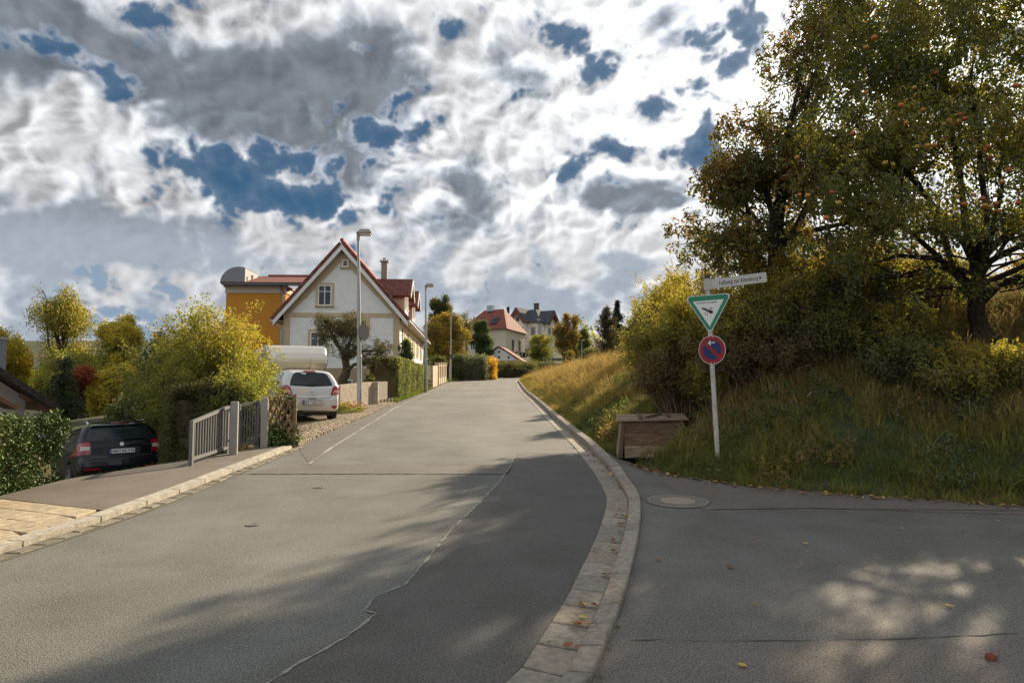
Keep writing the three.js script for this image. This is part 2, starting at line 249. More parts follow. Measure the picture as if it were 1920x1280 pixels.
// polygon sheets on the street: newer asphalt, trench repairs, seams
function flat(pts, lift, mat, name, parent) {
  const s = new THREE.ShapeGeometry(new THREE.Shape(pts.map(([x, d]) => new THREE.Vector2(x, d)))), p = s.attributes.position, uv = [];
  for (let i = 0; i < p.count; i++) { const x = p.getX(i), d = p.getY(i); uv.push(x / 3, d / 3); p.setXYZ(i, x, R(d) + lift, -d); }
  s.setAttribute('uv', new THREE.Float32BufferAttribute(uv, 2)); s.computeVertexNormals();
  const m = put(parent ?? scene, name, s, mat); m.userData.kind = 'structure'; return m;
}
function rough(pts, amp, step, seed) { const r = rng(seed), out = []; for (let i = 0; i < pts.length - 1; i++) { const a = pts[i], b = pts[i + 1], n = Math.max(1, Math.round(Math.hypot(b[0] - a[0], b[1] - a[1]) / step)); for (let k = 0; k < n; k++) out.push([lerp(a[0], b[0], k / n) + (r() - 0.5) * amp, lerp(a[1], b[1], k / n) + (r() - 0.5) * amp]); } out.push(pts.at(-1)); return out; }
function ribbon(pts, w, lift, seed = 1, vary = 0.5) {        // a thin band along a line on the street
  const r = rng(seed), pos = [], idx = [], uv = [];
  pts.forEach(([x, d], i) => { const a = pts[Math.max(0, i - 1)], b = pts[Math.min(pts.length - 1, i + 1)]; let tx = b[0] - a[0], td = b[1] - a[1]; const l = Math.hypot(tx, td) || 1; tx /= l; td /= l; const h = w * (0.5 + (r() - 0.5) * vary); pos.push(x - td * h, R(d + tx * h) + lift, -(d + tx * h), x + td * h, R(d - tx * h) + lift, -(d - tx * h)); uv.push(x, d, x, d); if (i) idx.push(2 * i - 2, 2 * i - 1, 2 * i, 2 * i - 1, 2 * i + 1, 2 * i); });
  const g = new THREE.BufferGeometry(); g.setAttribute('position', new THREE.Float32BufferAttribute(pos, 3)); g.setAttribute('uv', new THREE.Float32BufferAttribute(uv, 2)); g.setIndex(idx); g.computeVertexNormals(); return g;
}
const px = (list) => list.map(([x, y]) => G(x, y));
const plainAsphalt = (r, g, b, bump = 0.005) => std(r, g, b, 0.85, { map: asphaltTex, bumpMap: asphaltBump, bumpScale: bump });
const seamLine = rough(px([[430, 1330], [505, 1280], [560, 1245], [650, 1195], [705, 1152], [683, 1145], [700, 1122], [735, 1106], [757, 1099], [800, 1050], [850, 990], [900, 942], [935, 905], [955, 878], [966, 851]]), 0.012, 0.06, 3);
{
  const right = []; for (let k = kerbPts.length - 1; k >= 0; k--) if (kerbPts[k].d < G(1000, 850)[1] && kerbPts[k].d > 2.6) right.push(offs(k, -GUT));
  right.sort((a, b) => b[1] - a[1]);
  flat([...seamLine, ...right], 0.004, plainAsphalt(0.158, 0.149, 0.137, 0.006), 'road_patch');
  const seam = struct('road_seam', [ribbon(seamLine, 0.015, 0.008, 4, 1.2), ribbon(rough(px([[966, 850], [1000, 849], [1072, 848]]), 0.02, 0.06, 5), 0.02, 0.008, 6)], grained(0.33, 0.32, 0.28, 0.9, 4));
  flat(rough(px([[470, 889], [955, 889], [958, 873], [560, 873], [500, 880]]), 0.015, 0.12, 7), 0.004, plainAsphalt(0.2, 0.182, 0.165), 'road_patch');
  struct('road_seam', [ribbon(rough(px([[440, 889], [955, 889]]), 0.02, 0.08, 8), 0.02, 0.008, 9, 0.9), ribbon(rough(px([[560, 873], [962, 872]]), 0.02, 0.08, 10), 0.018, 0.008, 11, 0.9)], grained(0.08, 0.075, 0.07, 0.9, 4));
  const strip = px([[580, 870], [610, 847], [645, 825], [740, 765], [790, 742], [832, 722]]), edge = []; for (let d = G(560, 838)[1]; d < strip.at(-1)[1]; d += 1.2) edge.push([leftEdge(d) + 0.01, d]);
  flat([...strip, ...edge.reverse()], 0.004, plainAsphalt(0.19, 0.175, 0.165), 'road_patch');
  struct('road_seam', ribbon(rough(strip, 0.03, 0.2, 12), 0.04, 0.008, 13, 0.8), grained(0.42, 0.41, 0.38, 0.9, 4));
  struct('road_crack', [ribbon(rough(px([[1078, 842], [1066, 820], [1048, 806], [1040, 790], [1026, 772], [1012, 752], [1000, 740]]), 0.08, 0.12, 14), 0.022, 0.006, 15, 1)], std(0.03, 0.028, 0.026, 1));
}
// side road and the apron in front of the bank on the right
{
  const front = lin([[-6, 6.0], [1.2, 8.2], [1.95, 8.15], [5, 8.0], [40, 8]]);
  const rows = []; for (let k = 0; k < kerbPts.length; k++) { const r = offs(k, 0.125); if (r[1] > -2 && r[1] < 13) { const far = clamp(34 - Math.max(0, r[1] - 7) * 6.5, 0.6, 34); rows.push(across(r, [r[0] + far, r[1] + (r[1] > 8 ? 0 : -0.0)], 40)); } }
  // the foot of the bank limits the apron: cells behind it lie under the earth
  for (const row of rows) for (const p of row) { const b = bankDist(p[0], p[1]); if (b > 0.12) p[2] = R(p[1]) - 0.25; }
  struct('side_road', sheet(rows, 0.005, patch(0.24, 0.23, 0.21, 0.24)), asphalt(1, 0.006));
  const seamA = rough([G(1320, 957), G(1500, 954), G(1700, 957), G(1920, 959), G(2300, 962)], 0.03, 0.1, 21), seamB = rough([G(1180, 1202), G(1400, 1205), G(1700, 1200), G(1920, 1190), G(2400, 1180)], 0.02, 0.1, 22);
  flat([...seamA, ...bankFoot.filter(([x, d]) => x < 9.5 && x > 1.9 && d < 11.6 && d > 6.8).sort((a, b) => b[0] - a[0]).map(([x, d]) => [x + 0.05, d + 0.1])], 0.009, plainAsphalt(0.25, 0.215, 0.19, 0.006), 'apron');
  flat([...seamB, [6, 2.5], [-0.2, 2.4], G(1110, 1280), G(1150, 1215)], 0.009, plainAsphalt(0.255, 0.222, 0.195, 0.006), 'side_road_patch');
  struct('road_seam', [ribbon(seamA, 0.016, 0.012, 23, 1), ribbon(seamB, 0.009, 0.012, 24, 1)], std(0.07, 0.065, 0.055, 1));
}
// gutter slabs and kerb stones on the right, each a stone of its own
function stone(q, y0, y1, ch = 0.012, tilt = 0) {       // q: four [x, d] corners in a ring; top at y1 over the street's plane
  const c = q.reduce((s, p) => [s[0] + p[0] / 4, s[1] + p[1] / 4], [0, 0]), pos = [], f = (p, k, y) => { const l = Math.hypot(p[0] - c[0], p[1] - c[1]), m = Math.max(0, 1 - k / l); const x = c[0] + (p[0] - c[0]) * m, d = c[1] + (p[1] - c[1]) * m; return [x, R(d) + y, -d]; };
  const yy = (i) => y1 + (tilt ? tilt[i] : 0), A = q.map((p) => f(p, 0, y0)), B = q.map((p, i) => f(p, 0, yy(i) - ch * 0.8)), D = q.map((p, i) => f(p, ch * 1.3, yy(i)));
  const quad = (a, b, e, g) => pos.push(...a, ...b, ...e, ...a, ...e, ...g);
  for (let i = 0; i < 4; i++) { const j = (i + 1) % 4; quad(A[i], A[j], B[j], B[i]); quad(B[i], B[j], D[j], D[i]); }
  quad(D[0], D[1], D[2], D[3]);
  const g = new THREE.BufferGeometry(); g.setAttribute('position', new THREE.Float32BufferAttribute(pos, 3)); g.computeVertexNormals();
  const uv = []; for (let i = 0; i < pos.length; i += 3) uv.push(pos[i] + pos[i + 1], pos[i + 2] + pos[i + 1] * 0.5); g.setAttribute('uv', new THREE.Float32BufferAttribute(uv, 2)); return g;
}
const concretes = [[0.36, 0.31, 0.25], [0.32, 0.275, 0.225], [0.39, 0.34, 0.28], [0.345, 0.285, 0.22], [0.30, 0.27, 0.225]].map(([r, g, b]) => grained(r, g, b, 0.9, 2.2, 0.006));
{
  const gut = new THREE.Group(), ker = new THREE.Group(); gut.name = 'gutter'; ker.name = 'kerb'; gut.userData.kind = ker.userData.kind = 'structure'; scene.add(gut, ker);
  const r = rng(31), farG = [], farK = [];
  const rise = lin([[-5, 0.045], [4, 0.05], [8, 0.055], [9.6, 0.075], [10.5, 0.12], [70, 0.12]]);
  for (let k = 0; k < kerbPts.length - 1; k++) {
    const d = kerbPts[k].d; if (d < 1.5) continue;
    const e = 0.013, A = offs(k, -GUT + 0.004), B = offs(k, -0.012), C2 = offs(k + 1, -0.012), D = offs(k + 1, -GUT + 0.004), m = (p, q) => [lerp(p[0], q[0], e / 0.345), lerp(p[1], q[1], e / 0.345)];
    const g = stone([m(A, D), m(B, C2), m(C2, B), m(D, A)], -0.06, 0.006, 0.008, [0.004, -0.008, -0.008 + r() * 0.004, 0.004 + r() * 0.004]);
    const h = rise(d), a = offs(k, -0.008), b = offs(k, 0.13), c = offs(k + 1, 0.13), f = offs(k + 1, -0.008);
    const gk = stone([m(a, f), m(b, c), m(c, b), m(f, a)], -0.06, h + (r() - 0.5) * 0.006, 0.016, [-0.012, 0.004, 0.004, -0.012]);
    if (d < 34) { put(gut, 'gutter_slab', g, concretes[Math.floor(r() * 5)]); put(ker, 'kerb_stone', gk, concretes[Math.floor(r() * 5)]); } else { farG.push(g); farK.push(gk); }
  }
  put(gut, 'far_gutter_slabs', farG, concretes[0]).userData.kind = 'stuff'; put(ker, 'far_kerb_stones', farK, concretes[2]).userData.kind = 'stuff';
  // joint bed under them
  const rows = []; for (let k = 0; k < kerbPts.length; k++) rows.push(across(offs(k, -GUT - 0.01), offs(k, 0.14), 2)); struct('kerb_bed', sheet(rows, -0.02, () => [0.05, 0.045, 0.03]), std(1, 1, 1, 1, { vertexColors: true }));
}
// left pavement
const slabEdge = (() => { const p = G(180, 965), q = G(-60, 936); return (x) => p[1] + (x - p[0]) * (q[1] - p[1]) / (q[0] - p[0]); })();
const pave = (d) => [innerEdge(d), leftEdge(d) - 0.15];
{
  const rows = []; for (let d = 6.4; d < 13.5; d += 0.2) { const [a, b] = pave(d); rows.push(across([Math.min(a - 0.05, b - 0.05), d], [b, d], 8).map(([x, q]) => { const m = Math.max(q, slabEdge(x)); return [x, m, R(m) + 0.058]; })); }
  struct('pavement', sheet(rows, 0, patch(0.235, 0.2, 0.165, 0.14, 0.8)), asphalt(1, 0.004));
  const ked = new THREE.Group(); ked.name = 'kerb_001'; ked.userData.kind = 'structure'; scene.add(ked);
  const r = rng(41), mats = [[0.46, 0.42, 0.35], [0.43, 0.395, 0.33], [0.48, 0.44, 0.365]].map(([a, b, c]) => grained(a, b, c, 0.9, 1.5, 0.004)), dull = [[0.22, 0.19, 0.15], [0.27, 0.235, 0.185], [0.18, 0.165, 0.13]].map(([a, b, c]) => grained(a, b, c, 0.92, 2, 0.006));
  for (let d = -1; d < 13.2;) { const l = 0.72 + r() * 0.5, e = Math.min(d + l, 13.35), x0 = leftEdge(d), x1 = leftEdge(e), w = 0.15 + r() * 0.02, n = 6; const gs = [];
    for (let i = 0; i < n; i++) { const s = lerp(d + 0.012, e - 0.012, i / n), t = lerp(d + 0.012, e - 0.012, (i + 1) / n), f = (q) => lerp(x0, x1, (q - d) / (e - d)) + noise(q * 7, 3) * 0.008; gs.push(stone([[f(s) - w, s], [f(s), s], [f(t), t], [f(t) - w, t]], -0.05, 0.065, 0.0001, [0, noise(s * 9, 8) * 0.006 - 0.006, noise(t * 9, 8) * 0.006 - 0.006, 0])); }
    put(ked, 'kerb_stone', join(gs), mats[Math.floor(r() * 3)]); d = e; }
  // rough flat stones along its foot
  const st = new THREE.Group(); st.name = 'gutter_001'; st.userData.kind = 'structure'; scene.add(st);
  for (let d = 2.5; d < 13.6;) { const l = 0.22 + r() * 0.16, x = leftEdge(d), x1 = leftEdge(d + l), w = 0.12 + r() * 0.06, j = () => (r() - 0.5) * 0.03; put(st, 'flat_stone', stone([[x + 0.012, d + 0.02 + j()], [x + w, d + 0.01 + j()], [x1 + w + j(), d + l - 0.02], [x1 + 0.012, d + l - 0.01]], -0.05, 0.008 + r() * 0.008, 0.016), dull[Math.floor(r() * 3)]); d += l; }
  const bed = []; for (let d = -2; d < 13.8; d += 0.3) bed.push(across([leftEdge(d) - 0.2, d], [leftEdge(d) + 0.2, d], 2)); struct('gutter_bed', sheet(bed, 0.004, patch(0.1, 0.09, 0.05, 0.3, 3)), std(1, 1, 1, 1, { vertexColors: true }));
  // pale paving slabs in the foreground corner
  const ps = new THREE.Group(); ps.name = 'paving'; ps.userData.kind = 'structure'; scene.add(ps); const pm = [[0.46, 0.37, 0.245], [0.43, 0.35, 0.24], [0.49, 0.40, 0.27], [0.44, 0.345, 0.22]].map(([a, b, c]) => grained(a, b, c, 0.92, 1.2, 0.004));
  const sl = [G(180, 965), G(-60, 936)], ang = Math.atan2(sl[1][1] - sl[0][1], sl[1][0] - sl[0][0]);
  const ux = Math.cos(ang), ud = Math.sin(ang), bx = -0.02, bd = -1;   // along the edge away from the kerb; toward the camera
  for (let row = 0; row < 13; row++) for (let i = -4; i < 7; i++) { const o = (i - (row % 2) * 0.5) * 0.5, f = (a, b) => [sl[0][0] + 0.02 + ux * a + bx * b, sl[0][1] - 0.03 + ud * a + bd * b]; const q = [f(o + 0.494, row * 0.34 + 0.004), f(o + 0.004, row * 0.34 + 0.004), f(o + 0.004, row * 0.34 + 0.336), f(o + 0.494, row * 0.34 + 0.336)]; for (const p of q) p[0] = Math.min(p[0], leftEdge(p[1]) - 0.165); if (Math.max(...q.map((p) => p[0])) - Math.min(...q.map((p) => p[0])) < 0.06 || Math.abs((q[0][0] - q[2][0]) * (q[1][1] - q[3][1]) - (q[0][1] - q[2][1]) * (q[1][0] - q[3][0])) < 0.1) continue; put(ps, 'paving_slab', stone(q, 0.0, 0.06 + (r() - 0.5) * 0.008, 0.005), pm[Math.floor(r() * 4)]); }
  const base = []; for (let d = 0.5; d < 8.3; d += 0.3) base.push(across([-9, d], [leftEdge(d) - 0.15, d], 3).map((p) => [...p, R(d) + 0.04])); struct('paving_bed', sheet(base, 0, patch(0.12, 0.1, 0.06, 0.3, 3)), std(1, 1, 1, 1, { vertexColors: true }));
}

// ---------- plants ----------
// a sprig: a short twig with N leaves; each leaf is two halves folded at the midrib
function sprig(n, size, spread, seed, opt = {}) {
  const r = rng(seed), pos = [], col = [], idx = [], q = new THREE.Quaternion(), e = new THREE.Euler(), v = V(0, 0, 0), slim = opt.slim ?? 0.5;
  for (let i = 0; i < n; i++) {
    const s = size * (0.65 + r() * 0.6), t = (i + 0.5) / n, ox = (r() - 0.5) * spread * 0.5, oy = t * spread - spread * 0.3, oz = (r() - 0.5) * spread * 0.5;
    e.set((r() - 0.5) * 2.6 + (opt.droop ?? 0.4), r() * 6.283, (r() - 0.5) * 1.4, 'YXZ'); q.setFromEuler(e);
    const b = pos.length / 3, fold = 0.22 * s, k = 0.72 + r() * 0.5, g = 0.92 + r() * 0.16;
    for (const [x, y, z] of [[0, 0, 0], [-slim * s * 0.5, fold, s * 0.42], [0, 0, s * 0.5], [slim * s * 0.5, fold, s * 0.42], [0, -0.12 * s, s]]) { v.set(x, y, z).applyQuaternion(q); pos.push(v.x + ox, v.y + oy, v.z + oz); col.push(k * g, k, k * (opt.warm ? 0.8 : 1)); }
    idx.push(b, b + 2, b + 1, b, b + 3, b + 2, b + 1, b + 2, b + 4, b + 2, b + 3, b + 4);
  }
  const g = new THREE.BufferGeometry(); g.setAttribute('position', new THREE.Float32BufferAttribute(pos, 3)); g.setAttribute('color', new THREE.Float32BufferAttribute(col, 3)); g.setIndex(idx); g.computeVertexNormals(); return g;
}
const SPRIGS = { broad: [1, 2, 3].map((s) => sprig(9, 0.075, 0.22, s)), slim: [4, 5].map((s) => sprig(9, 0.1, 0.26, s, { slim: 0.32, droop: 0.9 })), mid: [6, 7].map((s) => sprig(9, 0.16, 0.5, s)), far: [8, 9].map((s) => sprig(9, 0.3, 0.95, s)), ivy: [10, 11].map((s) => sprig(8, 0.075, 0.14, s, { slim: 0.8 })), tiny: [12, 13].map((s) => sprig(10, 0.04, 0.16, s)), hang: [14, 15].map((s) => sprig(11, 0.15, 0.9, s, { slim: 0.35, droop: 1.3 })), needle: [16, 17].map((s) => sprig(12, 0.34, 0.5, s, { slim: 0.16 })) };
function leaves(parent, name, spots, kind, mat, palette, seed, size = [0.8, 1.25], hang = 0) {       // spots: [x, y, z, tone 0..1]
  const r = rng(seed), list = SPRIGS[kind], per = list.map(() => []), m = new THREE.Matrix4(), q = new THREE.Quaternion(), e = new THREE.Euler(), c = C(0, 0, 0);
  spots.forEach((s, i) => per[i % list.length].push(s));
  per.forEach((part, k) => {
    if (!part.length) return;
    const im = new THREE.InstancedMesh(list[k], mat, part.length); im.name = name; im.userData.kind = 'stuff'; im.castShadow = im.receiveShadow = true;
    part.forEach((s, i) => {
      e.set((r() - 0.5) * (hang ? 0.5 : 2.2), r() * 6.283, (r() - 0.5) * (hang ? 0.5 : 2.2)); q.setFromEuler(e); const z = lerp(size[0], size[1], r());
      im.setMatrixAt(i, m.compose(V(s[0], s[1], s[2]), q, V(z, z, z)));
      const t = clamp((s[3] ?? r()) + (r() - 0.5) * 0.35) * (palette.length - 1), a = Math.min(Math.floor(t), palette.length - 2), f = t - a, w = 0.8 + r() * 0.4;
      c.setRGB(lerp(palette[a][0], palette[a + 1][0], f) * w, lerp(palette[a][1], palette[a + 1][1], f) * w, lerp(palette[a][2], palette[a + 1][2], f) * w); im.setColorAt(i, c);
    });
    parent.add(im);
  });
}
const GREEN = [0.085, 0.125, 0.025], DEEP = [0.05, 0.082, 0.022], OLIVE = [0.19, 0.19, 0.032], LIME = [0.36, 0.37, 0.04], GOLD = [0.62, 0.40, 0.03], AMBER = [0.55, 0.25, 0.02], RUST = [0.28, 0.11, 0.025], RED = [0.33, 0.03, 0.015], BROWN = [0.17, 0.10, 0.04];
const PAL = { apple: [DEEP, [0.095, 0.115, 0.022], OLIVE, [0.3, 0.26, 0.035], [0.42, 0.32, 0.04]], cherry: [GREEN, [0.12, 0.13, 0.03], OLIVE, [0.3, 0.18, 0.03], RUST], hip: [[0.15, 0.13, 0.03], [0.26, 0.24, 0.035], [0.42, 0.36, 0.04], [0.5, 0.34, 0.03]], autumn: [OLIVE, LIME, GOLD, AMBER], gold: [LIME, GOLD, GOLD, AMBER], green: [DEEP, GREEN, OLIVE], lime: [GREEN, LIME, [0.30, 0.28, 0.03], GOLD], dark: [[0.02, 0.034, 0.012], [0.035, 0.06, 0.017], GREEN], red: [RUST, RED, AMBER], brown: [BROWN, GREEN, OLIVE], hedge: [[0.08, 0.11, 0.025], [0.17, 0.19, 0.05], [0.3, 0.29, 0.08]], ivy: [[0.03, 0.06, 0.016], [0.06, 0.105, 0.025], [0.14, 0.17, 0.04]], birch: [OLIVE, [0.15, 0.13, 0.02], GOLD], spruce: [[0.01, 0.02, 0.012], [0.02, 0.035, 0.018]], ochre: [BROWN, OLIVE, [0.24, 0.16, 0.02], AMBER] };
// spots through ellipsoids [x, y, z, rx, ry, rz], clumped by noise
function cloud(blobs, n, seed, opt = {}) {
  const r = rng(seed), out = [], vol = blobs.map((b) => Math.pow(b[3] * b[4] * b[5], 0.72)), sum = vol.reduce((a, b) => a + b, 0), fq = opt.freq ?? 1.1, cut = opt.cut ?? -0.12;
  for (let tries = 0; out.length < n && tries < n * 12; tries++) {
    let k = r() * sum, i = 0; while (k > vol[i] && i < blobs.length - 1) k -= vol[i++];
    const b = blobs[i], y = r() * 2 - 1, a = r() * 6.283, w = Math.sqrt(1 - y * y), q = Math.pow(r(), opt.shell ?? 0.42);
    const p = [b[0] + Math.cos(a) * w * q * b[3], b[1] + y * q * b[4], b[2] + Math.sin(a) * w * q * b[5]];
    const nn = noise3(p[0] * fq, p[1] * fq, p[2] * fq);
    if (nn < cut && r() < (opt.gap ?? 0.86)) continue;
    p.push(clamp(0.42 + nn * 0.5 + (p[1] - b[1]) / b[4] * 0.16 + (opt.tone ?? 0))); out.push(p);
  }
  return out;
}
// a tree: trunk, limbs to the middles of its crown's blobs, branches on from there, crown
function tree(name, label, cat, x, y, d, o) {
  const t = thing(name, label, cat, x, y, d, 0, o.group), r = rng(o.seed), top = V(o.lean?.[0] ?? 0, o.trunk, o.lean?.[1] ?? 0);
  put(t, 'trunk', tube(bend(V(0, -0.4, 0), top, 0, r, 7).map((p, i) => { if (i && i < 7) p.add(V((r() - 0.5) * o.r0 * 0.5, 0, (r() - 0.5) * o.r0 * 0.5)); return p; }), o.r0 * 1.15, o.r0 * 0.62, 12, 0.18), o.bark ?? bark);
  const limbs = [], twigs = [];
  for (const b of o.blobs) {
    const c = V(b[0], b[1], b[2]), from = top.clone().multiplyScalar(0.55 + 0.45 * r()); from.y = Math.min(from.y, c.y);
    limbs.push(tube(bend(from, c, 0.1 * from.distanceTo(c), r), o.r0 * 0.4, o.r0 * 0.1, 6));
    for (let i = 0; i < (o.branches ?? 9); i++) { const a = r() * 6.283, yy = r() * 1.7 - 0.8, w = Math.sqrt(Math.max(0, 1 - yy * yy)), q = 0.8 + r() * 0.3, e = V(c.x + Math.cos(a) * w * b[3] * q, c.y + yy * b[4] * q, c.z + Math.sin(a) * w * b[5] * q), s = from.clone().lerp(c, 0.35 + r() * 0.65); twigs.push(tube(bend(s, e, 0.08 * s.distanceTo(e) * (r() - 0.2), r), o.r0 * 0.085, o.r0 * 0.02, 4)); }
  }
  put(t, 'limb', limbs, o.bark ?? bark);
  const br = put(t, 'branches', twigs, o.bark ?? bark); br.userData.kind = 'stuff';
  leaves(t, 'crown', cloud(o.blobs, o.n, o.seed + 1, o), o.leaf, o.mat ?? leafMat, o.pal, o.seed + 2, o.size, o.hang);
  return t;
}
// a shrub of arching stems that carry leaves; h high, w wide
function shrub(name, label, cat, x, y, d, o) {
  const t = thing(name, label, cat, x, y, d, 0, o.group), r = rng(o.seed), stems = [], spots = [];
  for (let i = 0; i < o.stems; i++) {
    const a = r() * 6.283, q = Math.sqrt(r()), ex = Math.cos(a) * q * o.w / 2, ez = Math.sin(a) * q * (o.depth ?? o.w) / 2, hh = o.h * (0.55 + 0.45 * r()) * (1 - 0.42 * q * q);
    const p0 = V(ex * 0.32, -0.25, ez * 0.32), p1 = V(ex * 0.62, hh * 0.9, ez * 0.62), p2 = V(ex * 1.06, hh * (0.96 - 0.3 * q * r()), ez * 1.06), c = new THREE.QuadraticBezierCurve3(p0, p1, p2), pts = c.getPoints(6);
    pts.forEach((p, k) => { if (k) p.add(V((r() - 0.5) * 0.1, (r() - 0.5) * 0.08, (r() - 0.5) * 0.1)); });
    stems.push(tube(pts, o.r ?? 0.014, 0.004, 4));
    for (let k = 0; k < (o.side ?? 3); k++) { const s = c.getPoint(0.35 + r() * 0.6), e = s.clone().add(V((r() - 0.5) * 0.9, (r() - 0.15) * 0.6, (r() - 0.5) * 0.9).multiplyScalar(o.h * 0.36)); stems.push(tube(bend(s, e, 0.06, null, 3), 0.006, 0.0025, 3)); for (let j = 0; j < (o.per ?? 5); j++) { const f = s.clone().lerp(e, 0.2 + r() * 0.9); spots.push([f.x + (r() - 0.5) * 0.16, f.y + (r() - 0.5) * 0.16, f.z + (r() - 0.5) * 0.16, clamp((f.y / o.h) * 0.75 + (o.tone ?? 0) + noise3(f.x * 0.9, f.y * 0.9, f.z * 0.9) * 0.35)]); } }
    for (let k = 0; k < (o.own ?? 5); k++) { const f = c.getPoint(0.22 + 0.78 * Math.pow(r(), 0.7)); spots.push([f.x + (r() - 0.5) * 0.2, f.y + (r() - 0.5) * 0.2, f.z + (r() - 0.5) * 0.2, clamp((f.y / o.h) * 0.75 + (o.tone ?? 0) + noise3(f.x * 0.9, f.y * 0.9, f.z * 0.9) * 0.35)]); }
  }
  const st = put(t, 'stems', stems, o.stemMat ?? twigMat); st.userData.kind = 'stuff';
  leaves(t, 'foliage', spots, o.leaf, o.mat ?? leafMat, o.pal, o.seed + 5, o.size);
  return t;
}
const coreMat = phys({ color: C(0.11, 0.09, 0.05), roughness: 1, specularIntensity: 0.1 }), coreWarm = phys({ color: C(0.13, 0.10, 0.055), roughness: 1, specularIntensity: 0.1 });
// a clipped hedge: local box w x h x l (x, y, z) with leaves on every side, round a dark twiggy core
function hedge(name, label, x, y, d, turn, w, h, l, o) {
  const t = thing(name, label, 'hedge', x, y, d, turn, o.group), r = rng(o.seed), m = o.inset ?? 0.1;
  const g = new THREE.BoxGeometry(w - 2 * m, h - m, l - 2 * m, Math.ceil(w * 3), Math.ceil(h * 3), Math.ceil(l * 3)).translate(0, (h - m) / 2 - 0.1, 0), p = g.attributes.position;
  for (let i = 0; i < p.count; i++) { const a = p.getX(i), b = p.getY(i), c = p.getZ(i); p.setXYZ(i, a + noise3(a * 2 + 1, b * 2, c * 2) * 0.09, b + noise3(a * 2, b * 2 + 9, c * 2) * 0.07, c + noise3(a * 2, b * 2, c * 2 + 5) * 0.09); }
  g.computeVertexNormals(); put(t, 'branches', g, o.core ?? coreMat);
  const A = [h * l, h * l, w * l, h * w, h * w], sum = A.reduce((s, v) => s + v), spots = [], n = Math.round(sum * (o.density ?? 90)), wob = o.wob ?? 0.08;
  for (let i = 0; i < n; i++) {
    let k = r() * sum, f = 0; while (f < 4 && k > A[f]) k -= A[f++];
    const u = r() - 0.5, v = r() - 0.5, inn = r() * r() * 0.14; let q;
    if (f < 2) q = [(f ? 1 : -1) * (w / 2 - inn), (v + 0.5) * h, u * l]; else if (f === 2) q = [u * w, h - inn, v * l]; else q = [u * w, (v + 0.5) * h, (f === 3 ? 1 : -1) * (l / 2 - inn)];
    const nn = noise3(q[0] * 1.7 + o.seed, q[1] * 1.7, q[2] * 1.7), n2 = noise3(q[0] * 0.7, q[1] * 0.7 + o.seed, q[2] * 0.7); const s = 1 + (nn * wob + n2 * wob) / Math.min(w, h);
    
    spots.push([q[0] * s, Math.max(0.02, q[1] + nn * wob + (f === 2 ? r() * r() * (o.shoots ?? 0.1) : 0)), q[2] * (f > 2 ? s : 1), clamp(0.35 + nn * 0.6 + (q[1] / h) * 0.3)]);
  }
  leaves(t, 'foliage', spots, o.leaf ?? 'ivy', o.mat ?? glossLeafMat, o.pal ?? PAL.hedge, o.seed + 3, o.size ?? [0.8, 1.3]);
  return t;
}
function conifer(name, label, cat, x, y, d, h, w, seed, o = {}) {
  const t = thing(name, label, cat, x, y, d, 0, o.group), r = rng(seed), spots = [], tw = [];
  put(t, 'trunk', tube([V(0, -0.3, 0), V(0.03, h * 0.5, 0), V(0, h * 0.97, 0)], h * 0.022, 0.02, 8), bark);
  for (let i = 0; i < (o.whorls ?? 22) * 7; i++) { const f = Math.pow(r(), 0.8), yy = h * (0.06 + 0.92 * f), l = w / 2 * Math.pow(1 - f, o.pow ?? 0.85) * (0.7 + r() * 0.45), a = r() * 6.283, e = V(Math.cos(a) * l, yy - l * (o.droop ?? 0.3) , Math.sin(a) * l); tw.push(tube([V(0, yy, 0), e.clone().multiplyScalar(0.55).setY(yy - l * 0.05), e], 0.03, 0.008, 3)); const n = Math.max(3, Math.round(l * (o.per ?? 9))); for (let k = 0; k < n; k++) { const q = (k + 0.5) / n; spots.push([e.x * q + (r() - 0.5) * 0.25, lerp(yy, e.y, q * q) + (r() - 0.5) * 0.2, e.z * q + (r() - 0.5) * 0.25, r()]); } }
  put(t, 'branches', tw, bark).userData.kind = 'stuff';
  leaves(t, 'crown', spots, o.leaf ?? 'needle', o.mat ?? leafMat, o.pal ?? PAL.spruce, seed + 1, o.size ?? [0.8, 1.3]);
  return t;
}
const at = (px, d) => (px - 960) / F * d * (1 / (Math.cos(PITCH)));   // sideways place of a picture column at a depth, near the horizon

